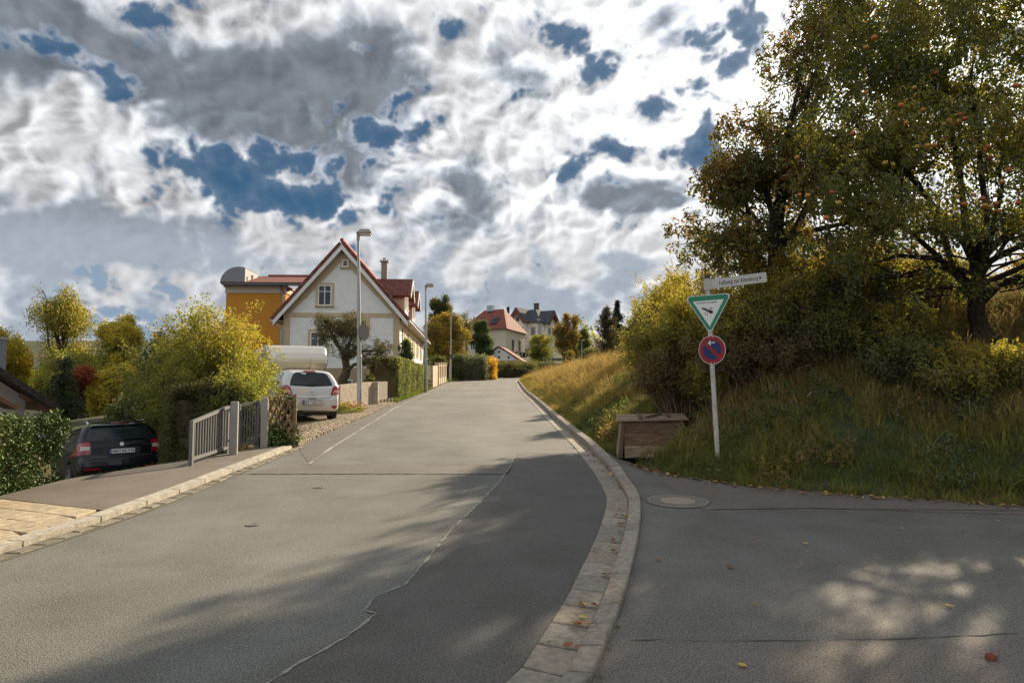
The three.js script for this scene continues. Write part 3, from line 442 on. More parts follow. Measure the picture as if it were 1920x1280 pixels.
// ----- right-hand trees on the bank -----
{
  const ax = 7.35, ad = 10.6, ay = H(ax, ad);
  const apple = tree('apple_tree', 'broad apple tree full of ripe orange apples standing on the grass bank', 'tree', ax, ay, ad, { seed: 101, trunk: 1.5, r0: 0.145, lean: [-0.05, 0], n: 5000, leaf: 'broad', pal: PAL.apple, branches: 8, freq: 1.35, cut: 0.1, gap: 0.95, shell: 0.5, size: [0.85, 1.3],
    blobs: [[-1.3, 2.9, 0.3, 1.9, 1.4, 1.7], [0.5, 3.3, 0, 2.1, 1.6, 1.8], [-2.2, 2.2, 0.5, 1.2, 0.95, 1.2], [0.2, 4.9, -0.2, 1.8, 1.2, 1.6], [-0.9, 4.4, 0.3, 1.6, 1.2, 1.5], [2.4, 2.9, 0.2, 1.6, 1.4, 1.6], [1.4, 2.0, 1.0, 1.4, 0.7, 1.2], [-0.5, 1.95, 0.8, 1.5, 0.7, 1.2], [-2.3, 1.25, 0.6, 0.95, 0.5, 0.9], [-1.2, 1.3, -0.4, 1.1, 0.45, 1.0], [3.3, 4.2, 0, 1.5, 1.5, 1.5], [-2.0, 3.6, 0.2, 0.9, 0.8, 0.9], [0.3, 1.2, 0.7, 0.8, 0.35, 0.7], [-1.2, 0.95, 0.2, 1.0, 0.3, 0.9], [1.2, 1.1, 0.2, 1.0, 0.35, 0.9], [1.9, 1.5, 0.4, 0.9, 0.4, 0.9]] });
  // the thick top of the crown
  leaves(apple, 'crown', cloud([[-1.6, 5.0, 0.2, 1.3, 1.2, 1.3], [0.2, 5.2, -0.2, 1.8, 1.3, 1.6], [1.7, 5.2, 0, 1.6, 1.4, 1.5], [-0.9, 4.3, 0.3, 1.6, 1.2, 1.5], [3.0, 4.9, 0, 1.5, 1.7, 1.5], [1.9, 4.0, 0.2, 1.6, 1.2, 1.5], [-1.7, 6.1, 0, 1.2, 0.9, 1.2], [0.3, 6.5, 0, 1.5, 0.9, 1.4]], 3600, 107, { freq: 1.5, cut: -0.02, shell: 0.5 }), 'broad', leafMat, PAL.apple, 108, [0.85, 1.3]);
  // low bare boughs
  const r = rng(7), bs = []; for (let i = 0; i < 10; i++) { const a = Math.PI * (0.9 + 1.2 * r()) , l = 1.2 + r() * 1.8, s = V(-0.06, 0.8 + r() * 0.9, 0), e = V(Math.cos(a) * l * (r() < 0.25 ? -1 : 1), s.y + 0.1 - r() * 0.75, 0.4 + Math.abs(Math.sin(a)) * l * 0.7); bs.push(tube(bend(s, e, 0.25, r), 0.022, 0.005, 5)); }
  put(apple, 'bough', bs, bark);
  // apples: one shape, a part each
  const prof = []; for (let i = 0; i <= 10; i++) { const a = i / 10 * Math.PI; prof.push(new THREE.Vector2(Math.sin(a) * 0.04 * (1 + 0.08 * Math.cos(a)), -Math.cos(a) * 0.034 - (i === 10 ? 0.012 : i === 9 ? 0.003 : 0))); }
  const ag = new THREE.LatheGeometry(prof, 12), am = [[0.42, 0.13, 0.02], [0.44, 0.19, 0.025], [0.34, 0.07, 0.02], [0.4, 0.25, 0.04]].map((c) => std(...c, 0.4));
  const spots = [[1440, 130], [1797, 228], [1800, 214], [1770, 232], [1792, 232], [1780, 226], [1810, 222], [1720, 275], [1690, 197], [1732, 205], [1755, 136], [1715, 164], [1640, 70], [1625, 88], [1778, 258], [1768, 262], [1752, 272], [1740, 272], [1822, 262], [1840, 275], [1853, 274], [1846, 280], [1854, 298], [1872, 294], [1892, 318], [1700, 230], [1790, 358], [1795, 368], [1808, 382], [1826, 365], [1843, 372], [1868, 366], [1868, 381], [1848, 385], [1845, 388], [1858, 387], [1874, 395], [1790, 423], [1705, 470], [1715, 458], [1500, 365], [1495, 295], [1560, 360], [1574, 380], [1550, 408], [1515, 366], [1600, 250], [1660, 305], [1905, 160], [1880, 340], [1910, 380], [1480, 230], [1625, 173]];
  spots.forEach(([px, py], i) => { const p = P(px, py, 8.6 + r() * 0.9); const m = put(apple, 'apple', ag, am[i % 4]); m.position.set(p.x - ax, p.y - ay, p.z + ad); m.rotation.set(r() * 0.6 - 0.3, r() * 6, r() * 0.6 - 0.3); const s = 0.75 + r() * 0.3; m.scale.set(s, s, s); });
  const cd = 12.4, cx = at(1472, cd), cy = H(cx, cd);
  tree('cherry_tree', 'tall dark cherry tree with drooping leaves rising behind the rose hip bushes', 'tree', cx, cy, cd, { seed: 131, trunk: 2.2, r0: 0.2, lean: [-0.2, 0.1], n: 4200, leaf: 'slim', pal: PAL.cherry, branches: 7, freq: 1.5, cut: 0.08, gap: 0.94, shell: 0.5, size: [0.85, 1.25],
    blobs: [[-1.12, 1.88, 0.22, 1.05, 0.68, 1.05], [0.0, 2.4, 0.0, 1.35, 1.05, 1.27], [-0.45, 3.45, 0.08, 0.98, 0.9, 1.05], [0.68, 4.2, 0.0, 1.12, 0.98, 1.05], [0.45, 5.25, 0.0, 0.83, 0.75, 0.83], [1.27, 3.3, 0.15, 1.2, 1.12, 1.12], [-0.9, 2.78, 0.0, 0.75, 0.75, 0.83], [1.65, 2.1, 0.22, 1.05, 0.83, 1.05], [1.42, 5.7, 0.0, 0.9, 0.75, 0.9], [0.98, 6.38, 0.0, 0.75, 0.52, 0.75], [-0.68, 1.27, 0.22, 0.9, 0.38, 0.83]] });
  // trees out of the frame to the right and up the slope, which shade the side road
  tree('apple_tree', 'apple tree standing on the bank to the right of the laden apple tree', 'tree', 13.5, H(13.5, 9), 9, { seed: 171, trunk: 2.2, r0: 0.18, n: 1000, cut: 0.12, leaf: 'broad', size: [1, 1.5], pal: PAL.apple, branches: 8, blobs: [[0, 4.0, 0, 2.3, 1.8, 2.1], [1.4, 5, 0, 2, 1.6, 1.8], [-1, 5.2, 0, 1.6, 1.4, 1.6]] });
}
// ----- rose hip bushes along the bank -----
{
  const list = [
    ['yellow-green rose hip bush forming the left end of the bushes on the bank', 1258, 15.4, 2.1, 2.75, 84, 0.12], ['tall rose hip bush rising behind the green triangular sign', 1300, 13.2, 2.7, 2.6, 90, 0.12], ['rose hip bush under the cherry tree, right of the direction sign', 1400, 12.0, 2.4, 2.2, 90, 0.14],
    ['golden rose hip bush with bare twigs to the left of the apple trunk', 1505, 11.8, 2.2, 1.8, 84, 0.2], ['low brown bush with dark stems just behind the round sign', 1275, 12.7, 1.7, 1.5, 80, -0.22], ['low brown twiggy bush between the sign post and the apple trunk', 1420, 11.5, 2.2, 1.25, 80, -0.25], ['small brown bush of thin stems left of the apple tree roots', 1570, 11.6, 2.0, 1.3, 60, -0.2], ['straggling bush at the far edge of the bank next to the golden grass', 1212, 20, 1.5, 1.5, 50, 0.1],
    ['leafy low scrub on the slope right of the grit box', 1290, 13.0, 1.7, 1.0, 60, 0.0], ['leafy low scrub on the slope just right of the round sign', 1385, 12.4, 1.9, 1.25, 70, 0.02], ['leafy scrub halfway between the sign post and the apple trunk', 1480, 11.9, 2.1, 1.3, 76, 0.04], ['leafy scrub on the slope left of the apple trunk, in its shade', 1590, 11.2, 1.9, 1.0, 60, 0.03], ['low scrub on the slope below the apple trunk', 1700, 10.4, 1.6, 0.7, 44, 0.0], ['yellow-green bush at the back between the golden bush and the apple trunk', 1640, 14.5, 2.6, 1.5, 66, 0.2],
    ['sunlit yellow-green bush just behind the apple trunk on its left', 1738, 12.9, 2.3, 1.35, 40, 0.22], ['sunlit yellow-green bush behind and right of the apple trunk', 1950, 13.2, 2.2, 1.2, 36, 0.22],
    ['golden scrub in the middle of the slope above the side road', 1660, 11.0, 2.0, 0.95, 56, 0.16], ['golden scrub at the right edge of the slope under the apple boughs', 1830, 9.7, 1.8, 0.75, 46, 0.14], ['yellowing scrub on the slope just behind the sign post', 1345, 11.9, 1.3, 0.9, 44, 0.14], ['yellowing bush high on the slope left of the apple trunk', 1600, 12.2, 2.2, 1.5, 56, 0.2],
    ['rose hip bush high on the bank behind the cherry trunk', 1560, 18.5, 3.4, 2.4, 70, 0.15],
  ];
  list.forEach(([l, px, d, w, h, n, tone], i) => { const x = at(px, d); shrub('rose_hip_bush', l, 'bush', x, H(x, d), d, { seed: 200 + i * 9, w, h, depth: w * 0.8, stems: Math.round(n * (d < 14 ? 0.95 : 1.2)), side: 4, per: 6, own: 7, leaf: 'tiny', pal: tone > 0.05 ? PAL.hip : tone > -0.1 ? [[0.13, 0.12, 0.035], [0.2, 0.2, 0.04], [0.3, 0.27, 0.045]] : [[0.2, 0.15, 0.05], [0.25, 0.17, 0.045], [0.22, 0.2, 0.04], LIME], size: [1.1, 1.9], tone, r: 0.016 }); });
}
// ----- grass on the bank -----
function tuft(n, h, w, seed) {
  const r = rng(seed), pos = [], col = [], idx = [];
  for (let i = 0; i < n; i++) {
    const a = r() * 6.283, q = Math.sqrt(r()) * w, x = Math.cos(a) * q, z = Math.sin(a) * q, b = r() * 6.283, l = h * (0.5 + 0.7 * r()), out = l * (0.25 + 0.55 * r()), bw = 0.0055 + r() * 0.004, s = pos.length / 3, k = 0.7 + r() * 0.6;
    for (let j = 0; j < 4; j++) { const t = j / 3, ww = bw * (1 - t * 0.85), px = x + Math.cos(b) * out * t * t, pz = z + Math.sin(b) * out * t * t, py = l * (t - 0.28 * t * t * t) - 0.04; pos.push(px - Math.sin(b) * ww, py, pz + Math.cos(b) * ww, px + Math.sin(b) * ww, py, pz - Math.cos(b) * ww); for (let e = 0; e < 2; e++) col.push(k, k, k); if (j) { const o = s + (j - 1) * 2; idx.push(o, o + 1, o + 2, o + 1, o + 3, o + 2); } }
  }
  const g = new THREE.BufferGeometry(); g.setAttribute('position', new THREE.Float32BufferAttribute(pos, 3)); g.setAttribute('color', new THREE.Float32BufferAttribute(col, 3)); g.setIndex(idx); g.computeVertexNormals(); return g;
}
const TUFTS = [1, 2, 3].map((s) => tuft(11, 0.34, 0.1, s + 40)), TALL = [1, 2].map((s) => tuft(9, 0.6, 0.13, s + 50));
function grassPatch(name, label, spots, geos, seed, kind = 'stuff') {
  const r = rng(seed), m = new THREE.Matrix4(), q = new THREE.Quaternion(), e = new THREE.Euler(), c = C(0, 0, 0), per = geos.map(() => []);
  spots.forEach((s) => per[Math.floor(r() * geos.length)].push(s));
  const root = new THREE.Group(); root.name = numbered(name); tag(root, label, 'grass', null, kind); scene.add(root);
  per.forEach((list, k) => { const im = new THREE.InstancedMesh(geos[k], grassMat, list.length); im.name = 'blades'; im.userData.kind = 'stuff'; list.forEach((s, i) => { e.set((r() - 0.5) * 0.7, r() * 6.283, (r() - 0.5) * 0.7); q.setFromEuler(e); const z = s[3] * (0.7 + r() * 0.6); im.setMatrixAt(i, m.compose(V(s[0], s[1], -s[2]), q, V(z, z * (0.8 + r() * 0.4), z))); const w = 0.75 + r() * 0.5; im.setColorAt(i, c.setRGB(s[4][0] * w, s[4][1] * w, s[4][2] * w)); }); root.add(im); });
}
{
  const r = rng(61), low = [], tall = [], G1 = [0.12, 0.155, 0.03], G2 = [0.24, 0.215, 0.045], STRAW = [0.36, 0.265, 0.10], GOLDEN = [0.46, 0.31, 0.065], DULL = [0.24, 0.165, 0.07];
  const mixc = (a, b, t) => [lerp(a[0], b[0], t), lerp(a[1], b[1], t), lerp(a[2], b[2], t)];
  for (let i = 0; i < 200000 && low.length < 56000; i++) {
    // denser near the camera: choose a depth with a falling chance
    const d = 4.5 + 62 * Math.pow(r(), 2.1), x = lerp(0.4, 24, Math.pow(r(), 1.25)) ; if (x / d > 1.05) continue;
    const b = bankDist(x, d); if (b < -0.02 || b > 24) continue; if (b > 11 && r() < 0.7) continue; if (x > 1.95 && x < 3.2 && d > 11.8 && d < 12.7) continue; if (x > 2.2 && x < 3.2 && d > 11.3 && d < 11.8 && r() < 0.6) continue; if (b > 6 && r() < 0.5) continue;
    const n = fbm(x * 0.5 + 7, d * 0.5, 4), n2 = noise(x * 1.6, d * 1.6), dryness = clamp(0.25 + n * 0.9 + sst(0.3, 2.2, b) * 0.55 + n2 * 0.15 + sst(14, 26, d) * 0.42);
    const c = dryness < 0.5 ? mixc(G1, G2, dryness * 2) : mixc(G2, d > 17 ? GOLDEN : r() < 0.5 ? STRAW : DULL, (dryness - 0.5) * 2);
    const s = (b > 11 ? 1.5 : 1) * (b < 0.35 ? 0.5 + n2 * 0.2 : 0.78 + n * 0.8 + n2 * 0.3) * (1 + sst(12, 40, d) * 0.8), y = H(x, d);
    low.push([x, y, d, s, c]);
    if (b > 0.9 && r() < 0.24) tall.push([x, y, d, s * 0.9, mixc(c, STRAW, 0.6)]);
  }
  grassPatch('bank_grass', 'long green and straw coloured grass covering the bank on the right', low, TUFTS, 71); grassPatch('tall_grass', 'taller dry grass stalks sticking out of the bank', tall, TALL, 73);
  // broad-leaved weeds among the grass, in clumps
  const weeds = []; for (let i = 0; i < 9000 && weeds.length < 2600; i++) { const d = 7.5 + 16 * r(), x = lerp(1.8, 12, r()); if (x / d > 0.85) continue; const b = bankDist(x, d); if (b < 0.05 || b > 6 || noise(x * 1.1 + 40, d * 1.1) < 0.08) continue; if (x > 1.95 && x < 3.2 && d > 11.2 && d < 12.7) continue; weeds.push([x, H(x, d) + 0.05 + r() * 0.22, -d, clamp(0.3 + noise(x * 0.8, d * 0.8) + r() * 0.3)]); }
  const wg = new THREE.Group(); wg.name = numbered('bank_weeds'); tag(wg, 'broad-leaved weeds growing in clumps among the bank grass', 'weeds', null, 'stuff'); scene.add(wg); leaves(wg, 'weed_leaves', weeds, 'broad', leafMat, [[0.08, 0.13, 0.03], [0.17, 0.19, 0.04], [0.3, 0.2, 0.05]], 79, [0.7, 1.3]);
}

// ---------- houses ----------
const plasterTex = texture(256, (x, y) => { const v = 0.95 + tile(x, y, 256, 4, 3) * 0.05 + (rT() - 0.5) * 0.07; return [v, v, v * 0.995]; });
const plaster = (r, g, b) => std(r, g, b, 0.92, { map: rep(plasterTex, 0.5), bumpMap: rep(grainBump, 1), bumpScale: 0.0015 });
const trimBeige = plaster(0.60, 0.46, 0.29), whiteWood = std(0.72, 0.70, 0.65, 0.6), roofRed = std(0.30, 0.085, 0.055, 0.8, { map: rep(tileTex, 1), bumpMap: rep(tileBump, 1), bumpScale: 0.03 }), zinc = std(0.36, 0.38, 0.40, 0.4, { metalness: 0.7 }), slate = std(0.11, 0.12, 0.14, 0.9, { map: rep(tileTex, 1), bumpMap: rep(tileBump, 1), bumpScale: 0.02 });
function uvFlat(g, k = 1) { // uv in metres along each face's own plane
  g = g.index ? g.toNonIndexed() : g; g.computeVertexNormals(); const p = g.attributes.position, n = g.attributes.normal, uv = [];
  for (let i = 0; i < p.count; i++) { const nx = n.getX(i), ny = n.getY(i), nz = n.getZ(i), x = p.getX(i), y = p.getY(i), z = p.getZ(i); const l = Math.hypot(nx, nz) || 1; if (Math.abs(ny) > 0.98) uv.push(x * k, z * k); else uv.push((x * nz - z * nx) / l * k, y / Math.sqrt(1 - ny * ny) * k); }
  g.setAttribute('uv', new THREE.Float32BufferAttribute(uv, 2)); return g;
}
function facesGeo(list) { const pos = []; for (const f of list) for (let i = 1; i < f.length - 1; i++) pos.push(...f[0], ...f[i], ...f[i + 1]); const g = new THREE.BufferGeometry(); g.setAttribute('position', new THREE.Float32BufferAttribute(pos, 3)); return uvFlat(g); }
// a thick plane: corners in a ring, thickness t along its normal
function slab(pts, t) {
  const a = pts.map((p) => V(...p)), n = a[1].clone().sub(a[0]).cross(a[2].clone().sub(a[0])).normalize().multiplyScalar(t), b = a.map((p) => p.clone().add(n)), q = (l) => l.map((p) => [p.x, p.y, p.z]), f = [q(b), q(a.slice().reverse())];
  for (let i = 0; i < a.length; i++) { const j = (i + 1) % a.length; f.push(q([a[i], a[j], b[j], b[i]])); }
  return facesGeo(f);
}
// a window in the local x-y plane, facing +z, centre at (x, y, z): frame with mullions, panes and an outer surround
function win(parent, x, y, z, w, h, o = {}) {
  const f = o.frame ?? 0.07, gs = [box(w, f, 0.07, 0, h / 2 - f / 2, 0), box(w, f, 0.07, 0, -h / 2 + f / 2, 0), box(f, h - 2 * f, 0.07, -w / 2 + f / 2, 0, 0), box(f, h - 2 * f, 0.07, w / 2 - f / 2, 0, 0)];
  for (const u of o.v ?? []) gs.push(box(0.06, h - 2 * f, 0.065, u * w, 0, 0));
  for (const v of o.h ?? []) { const cuts = [-0.5, ...(o.v ?? []), 0.5]; for (let i = 0; i < cuts.length - 1; i++) { const a = cuts[i] * w + (i ? 0.03 : f), b = cuts[i + 1] * w - (i < cuts.length - 2 ? 0.03 : f); gs.push(box(b - a, 0.045, 0.06, (a + b) / 2, v * h, 0)); } }
  const m = put(parent, 'window', gs, o.mat ?? whiteWood); m.position.set(x, y, z + 0.035); if (o.turn) m.rotation.y = o.turn;
  put(m, 'pane', box(w - f, h - f, 0.016, 0, 0, -0.012), glass);
  if (o.curtain) put(m, 'curtain', box(w - 2 * f, h - 2 * f, 0.006, 0, 0, -0.028), std(0.35, 0.34, 0.31, 0.9));
  if (o.surround) { const s = o.surround; put(m, 'surround', [box(w + 2 * s, s, 0.06, 0, h / 2 + s / 2 + 0.002, 0), box(s, h, 0.06, -w / 2 - s / 2 - 0.002, 0, 0), box(s, h, 0.06, w / 2 + s / 2 + 0.002, 0, 0)], o.trim ?? trimBeige); put(m, 'sill', box(w + 2 * s + 0.1, 0.07, 0.16, 0, -h / 2 - 0.037, 0.04), o.trim ?? trimBeige); }
  return m;
}
// the white gabled house; local origin at the foot of its right front corner, gable facing +z
{
  const D = 44, t = thing('gabled_house', 'white plastered house with beige trim, steep red roof and gable facing the road', 'house', at(749, D), 1.45, D, rad(3.5));
  const W = 7.4, L = 23, eave = 5.05, peak = 9.35, cx = -W / 2, pl = 1.4, wallW = plaster(0.86, 0.845, 0.80);
  put(t, 'wall', prism([[-W, pl], [0, pl], [0, eave], [cx, peak - 0.1], [-W, eave]], L), wallW);
  put(t, 'plinth', prism([[-W - 0.04, -1], [0.04, -1], [0.04, pl], [-W - 0.04, pl]], L).translate(0, 0, 0.04), plaster(0.40, 0.30, 0.18));
  const e = 0.028; // raised bands of beige plaster
  const band = (poly) => prism(poly, e).translate(0, 0, e + 0.002);
  put(t, 'corner_band', band([[-W, pl], [-W + 0.42, pl], [-W + 0.42, eave - 0.4], [-W, eave - 0.4]]), trimBeige); put(t, 'corner_band', band([[-0.42, pl], [0, pl], [0, eave - 0.4], [-0.42, eave - 0.4]]), trimBeige);
  put(t, 'storey_band', band([[-W, eave - 0.39], [0, eave - 0.39], [0, eave - 0.1], [-W, eave - 0.1]]), trimBeige);
  put(t, 'gable_band', [band([[-W, eave - 0.09], [-W + 0.5, eave - 0.09], [cx, peak - 0.98], [cx, peak - 0.35]]), band([[0, eave - 0.09], [cx + 0.003, peak - 0.35], [cx + 0.003, peak - 0.98], [-0.5, eave - 0.09]])], trimBeige);
  // roof: two thick planes with a white barge board in front
  const ov = 0.55, sl = (peak - eave) / (W / 2), lo = eave - ov * sl;
  const rf = put(t, 'roof', [slab([[0 + ov, lo, 0.5], [0 + ov, lo, -L], [cx, peak, -L], [cx, peak, 0.5]], 0.22), slab([[cx, peak, 0.5], [cx, peak, -L], [-W - ov, lo, -L], [-W - ov, lo, 0.5]], 0.22)], roofRed);
  put(rf, 'ridge_tile', [...Array(46)].map((_, i) => new THREE.CylinderGeometry(0.13, 0.15, 0.5, 8).rotateX(Math.PI / 2).translate(cx, peak + 0.25, 0.25 - i * 0.48)), std(0.30, 0.075, 0.05, 0.8)).userData.kind = 'stuff';
  const bd = (s) => { const x1 = s > 0 ? ov : -W - ov; return prism(s > 0 ? [[x1, lo - 0.02], [cx, peak - 0.02], [cx, peak - 0.36], [x1 - 0.02, lo - 0.32]] : [[x1, lo - 0.02], [x1 + 0.02, lo - 0.32], [cx, peak - 0.36], [cx, peak - 0.02]], 0.06).translate(0, 0, 0.5); };
  put(t, 'barge_board', bd(1), whiteWood); put(t, 'barge_board', bd(-1), whiteWood);
  put(t, 'soffit', [box(0.5, 0.05, L, 0.27, lo - 0.02, -L / 2 + 0.4), box(0.5, 0.05, L, -W - 0.27, lo - 0.02, -L / 2 + 0.4)], plaster(0.5, 0.4, 0.27));
  put(t, 'gutter', [rod(V(ov + 0.06, lo, 0.5), V(ov + 0.06, lo - 0.05, -L), 0.085, 0.085, 8), rod(V(-W - ov - 0.06, lo, 0.5), V(-W - ov - 0.06, lo - 0.05, -L), 0.085, 0.085, 8)], zinc);
  put(t, 'drainpipe', tube([V(-W - ov - 0.06, lo - 0.1, 0.35), V(-W - 0.3, lo - 0.4, 0.25), V(-W - 0.08, lo - 0.62, 0.18), V(-W - 0.07, 0, 0.16)], 0.055, 0.055, 8), zinc);
  put(t, 'drainpipe', tube([V(ov, lo - 0.1, -L + 0.5), V(0.2, lo - 0.5, -L + 0.4), V(0.12, lo - 0.8, -L + 0.3), V(0.12, 0, -L + 0.3)], 0.055, 0.055, 8), zinc);
  win(t, -3.54, 8.17, 0, 0.42, 0.5, { surround: 0.09, frame: 0.09 });
  win(t, -4.81, 6.08, 0, 0.86, 1.34, { surround: 0.14, v: [0], h: [0.18], curtain: false });
  win(t, -5.2, 3.0, 0, 0.95, 1.45, { surround: 0.15, v: [0], h: [0.2, -0.14] }); win(t, -2.45, 4.05, 0, 0.75, 1.0, { surround: 0.12, v: [0] });
  win(t, -3.2, 0.5, 0.04, 0.5, 0.3, { frame: 0.06 });
  // side wall: windows and closed shutters
  for (let i = 0; i < 5; i++) { const z = -2.6 - i * 4.1; const w = win(t, 0.0, 3.35, z, 0.9, 1.35, { turn: Math.PI / 2, v: [0], h: [0.2] }); w.position.set(0.035, 3.35, z); for (const s of [-1, 1]) put(t, 'shutter', box(0.05, 1.45, 0.5, 0.045, 3.35, z + s * 0.74), std(0.50, 0.36, 0.16, 0.7)); const lowWin = win(t, 0, 1.95, z, 0.5, 0.8, { turn: Math.PI / 2 }); lowWin.position.set(0.035, 1.0, z); if (i === 4) lowWin.position.y = 1.1; }
  put(t, 'house_number', box(0.01, 0.2, 0.2, 0.02, 3.6, -0.9), std(0.03, 0.08, 0.3, 0.3));
  // dormers on the street side
  for (const z of [-3.6, -9.6]) {
    const y0 = 6.0, dw = 1.25, x1 = 0.05, rid = 7.75, ea = 6.75, ew = 6.5; const dor = new THREE.Group(); dor.name = 'dormer'; t.add(dor);
    put(dor, 'dormer_wall', prism([[-dw, 4.9], [dw, 4.9], [dw, ew], [0, rid - 0.2], [-dw, ew]], 3.4).rotateY(Math.PI / 2).translate(x1, 0, z), plaster(0.62, 0.42, 0.31));
    put(dor, 'dormer_front', prism([[-dw + 0.02, 5.2], [dw - 0.02, 5.2], [dw - 0.02, ew], [0, rid - 0.25], [-dw + 0.02, ew]], 0.04).rotateY(Math.PI / 2).translate(x1 + 0.045, 0, z), whiteWood);
    put(dor, 'dormer_roof', [slab([[x1 + 0.45, ea - 0.35, z + dw + 0.32], [x1 + 0.45, rid, z], [x1 - 3.6, rid, z], [x1 - 3.6, ea - 0.35, z + dw + 0.32]].reverse(), 0.16), slab([[x1 + 0.45, rid, z], [x1 + 0.45, ea - 0.35, z - dw - 0.32], [x1 - 3.6, ea - 0.35, z - dw - 0.32], [x1 - 3.6, rid, z]].reverse(), 0.16)], roofRed);
    for (const s of [-1, 1]) put(dor, 'barge_board', prism(s > 0 ? [[0, rid - 0.02], [dw + 0.32, ea - 0.37], [dw + 0.2, ea - 0.55], [0, rid - 0.3]] : [[0, rid - 0.02], [0, rid - 0.3], [-dw - 0.2, ea - 0.55], [-dw - 0.32, ea - 0.37]], 0.05).rotateY(Math.PI / 2).translate(x1 + 0.5, 0, z), whiteWood);
    for (const s of [-0.55, 0.55]) { const w = win(dor, 0, 0, 0, 0.75, 1.1, { turn: Math.PI / 2, v: [0] }); w.position.set(x1 + 0.08, y0 + 0.1, z + s); }
  }
  for (const [x, z, y0, y1, w] of [[-1.55, -4.2, 6.6, 9.05, 0.42], [-5.7, -5, 6.6, 8.95, 0.5]]) { const ch = put(t, 'chimney', box(w, y1 - y0, w, x, (y0 + y1) / 2, z), std(0.27, 0.24, 0.21, 0.8)); put(ch, 'chimney_cap', [box(w + 0.2, 0.1, w + 0.2, x, y1 + 0.05, z), rod(V(x, y1 + 0.1, z), V(x, y1 + 0.3, z), 0.12)], zinc); }
}
// the ochre building to its left, with a curved sheet-metal roof end
{
  const D = 48, t = thing('ochre_house', 'ochre orange house with a curved metal roof end beside the white gable', 'house', at(533, D), 0.6, D, rad(2)), W = 4.15, top = 7.65;
  put(t, 'wall', box(W, top + 1, 9, -W / 2, top / 2 - 0.5, -4.5), plaster(0.62, 0.26, 0.03));
  put(t, 'fascia', [box(W + 0.12, 0.42, 9.1, -W / 2, top + 0.22, -4.5), box(W + 0.3, 0.1, 9.3, -W / 2, top + 0.46, -4.5)], plaster(0.62, 0.52, 0.40));
  put(t, 'eave', box(W + 1.2, 0.13, 0.5, -W / 2 + 0.45, top + 0.585, 0.3), std(0.10, 0.105, 0.11, 0.5));
  put(t, 'roof', slab([[1.6, top + 0.62, 0.5], [1.6, top + 1.62, -3.2], [-W - 0.2, top + 1.62, -3.2], [-W - 0.2, top + 0.62, 0.5]], 0.1), roofRed);
  put(t, 'ridge', rod(V(1.6, top + 1.75, -3.2), V(-W + 1.9, top + 1.75, -3.2), 0.11), std(0.24, 0.08, 0.05, 0.8));
  const arc = []; for (let i = 0; i <= 14; i++) { const a = i / 14 * Math.PI * 0.62; arc.push([-W - 0.3 + (1 - Math.cos(a)) * 1.25, Math.sin(a) * 1.15]); }
  const outer = arc.map(([x, y]) => [x, y + top + 0.64]), poly = [...outer, [outer.at(-1)[0], top + 0.64]];
  put(t, 'metal_roof', prism(poly, 2.6).translate(0, 0, 0.35), std(0.22, 0.225, 0.235, 0.6, { metalness: 0.3 }));
  for (let k = 0; k < 6; k++) put(t, 'standing_seam', tube(outer.map(([x, y]) => V(x, y + 0.02, 0.33 - k * 0.5)), 0.028, 0.028, 5), std(0.3, 0.3, 0.31, 0.6, { metalness: 0.3 }));
  put(t, 'drainpipe', tube([V(-0.25, top + 0.5, 0.42), V(-0.25, top + 0.3, 0.25), V(-0.12, top - 0.1, 0.1), V(-0.12, 0, 0.1)], 0.07, 0.07, 8), zinc);
  put(t, 'vent', [rod(V(-2.5, top + 0.9, -0.4), V(-2.5, top + 1.25, -0.4), 0.06), rod(V(-2.5, top + 1.25, -0.4), V(-2.5, top + 1.32, -0.4), 0.09)], std(0.4, 0.2, 0.12, 0.7));
}
// the low house at the left edge, downhill
{
  const D = 24, t = thing('cottage', 'pale house with a dark overhanging roof below the road at the left edge', 'house', at(52, D), -2.2, D, rad(50)), wy = 2.2 - 1.35 + 1.65 + 0;   // wall top at its right end
  const yR = P(59, 745, D).y + 2.2, sl = 0.74, W = 7;
  put(t, 'wall', prism([[-W, 0], [0, 0], [0, yR], [-W, yR + W * sl]], 8), plaster(0.47, 0.41, 0.36));
  const rf = put(t, 'roof', slab([[0.75, yR - 0.75 * sl + 0.05, 0.9], [0.75, yR - 0.75 * sl + 0.05, -9], [-W, yR + W * sl + 0.05, -9], [-W, yR + W * sl + 0.05, 0.9]], 0.2), std(0.045, 0.035, 0.03, 0.8, { map: rep(tileTex, 1), bumpMap: rep(tileBump, 1), bumpScale: 0.03 }));
  put(t, 'rafter', [0.4, 0.1].map((k) => bar(V(0.05 - k, yR - 0.2 + k * sl, 0.7), V(0.7 - k, yR - 0.65 + k * sl, 0.7), 0.12)), std(0.10, 0.045, 0.02, 0.8));
  const ch = put(rf, 'chimney', box(0.48, 2.4, 0.55, -0.62, yR + 0.85, -1.25), std(0.22, 0.23, 0.24, 0.45, { metalness: 0.6 })); put(ch, 'chimney_cap', box(0.56, 0.08, 0.63, -0.62, yR + 2.09, -1.25), zinc);
  put(t, 'porch_roof', slab([[-0.85, yR - 0.35, 2.4], [-0.85, yR - 0.35, 1.0], [-2.6, yR + 0.75, 1.0], [-2.6, yR + 0.75, 2.4]], 0.12), std(0.16, 0.07, 0.035, 0.8));
  win(t, -0.72, yR - 0.95, 0, 0.5, 0.9, { frame: 0.06 });
}
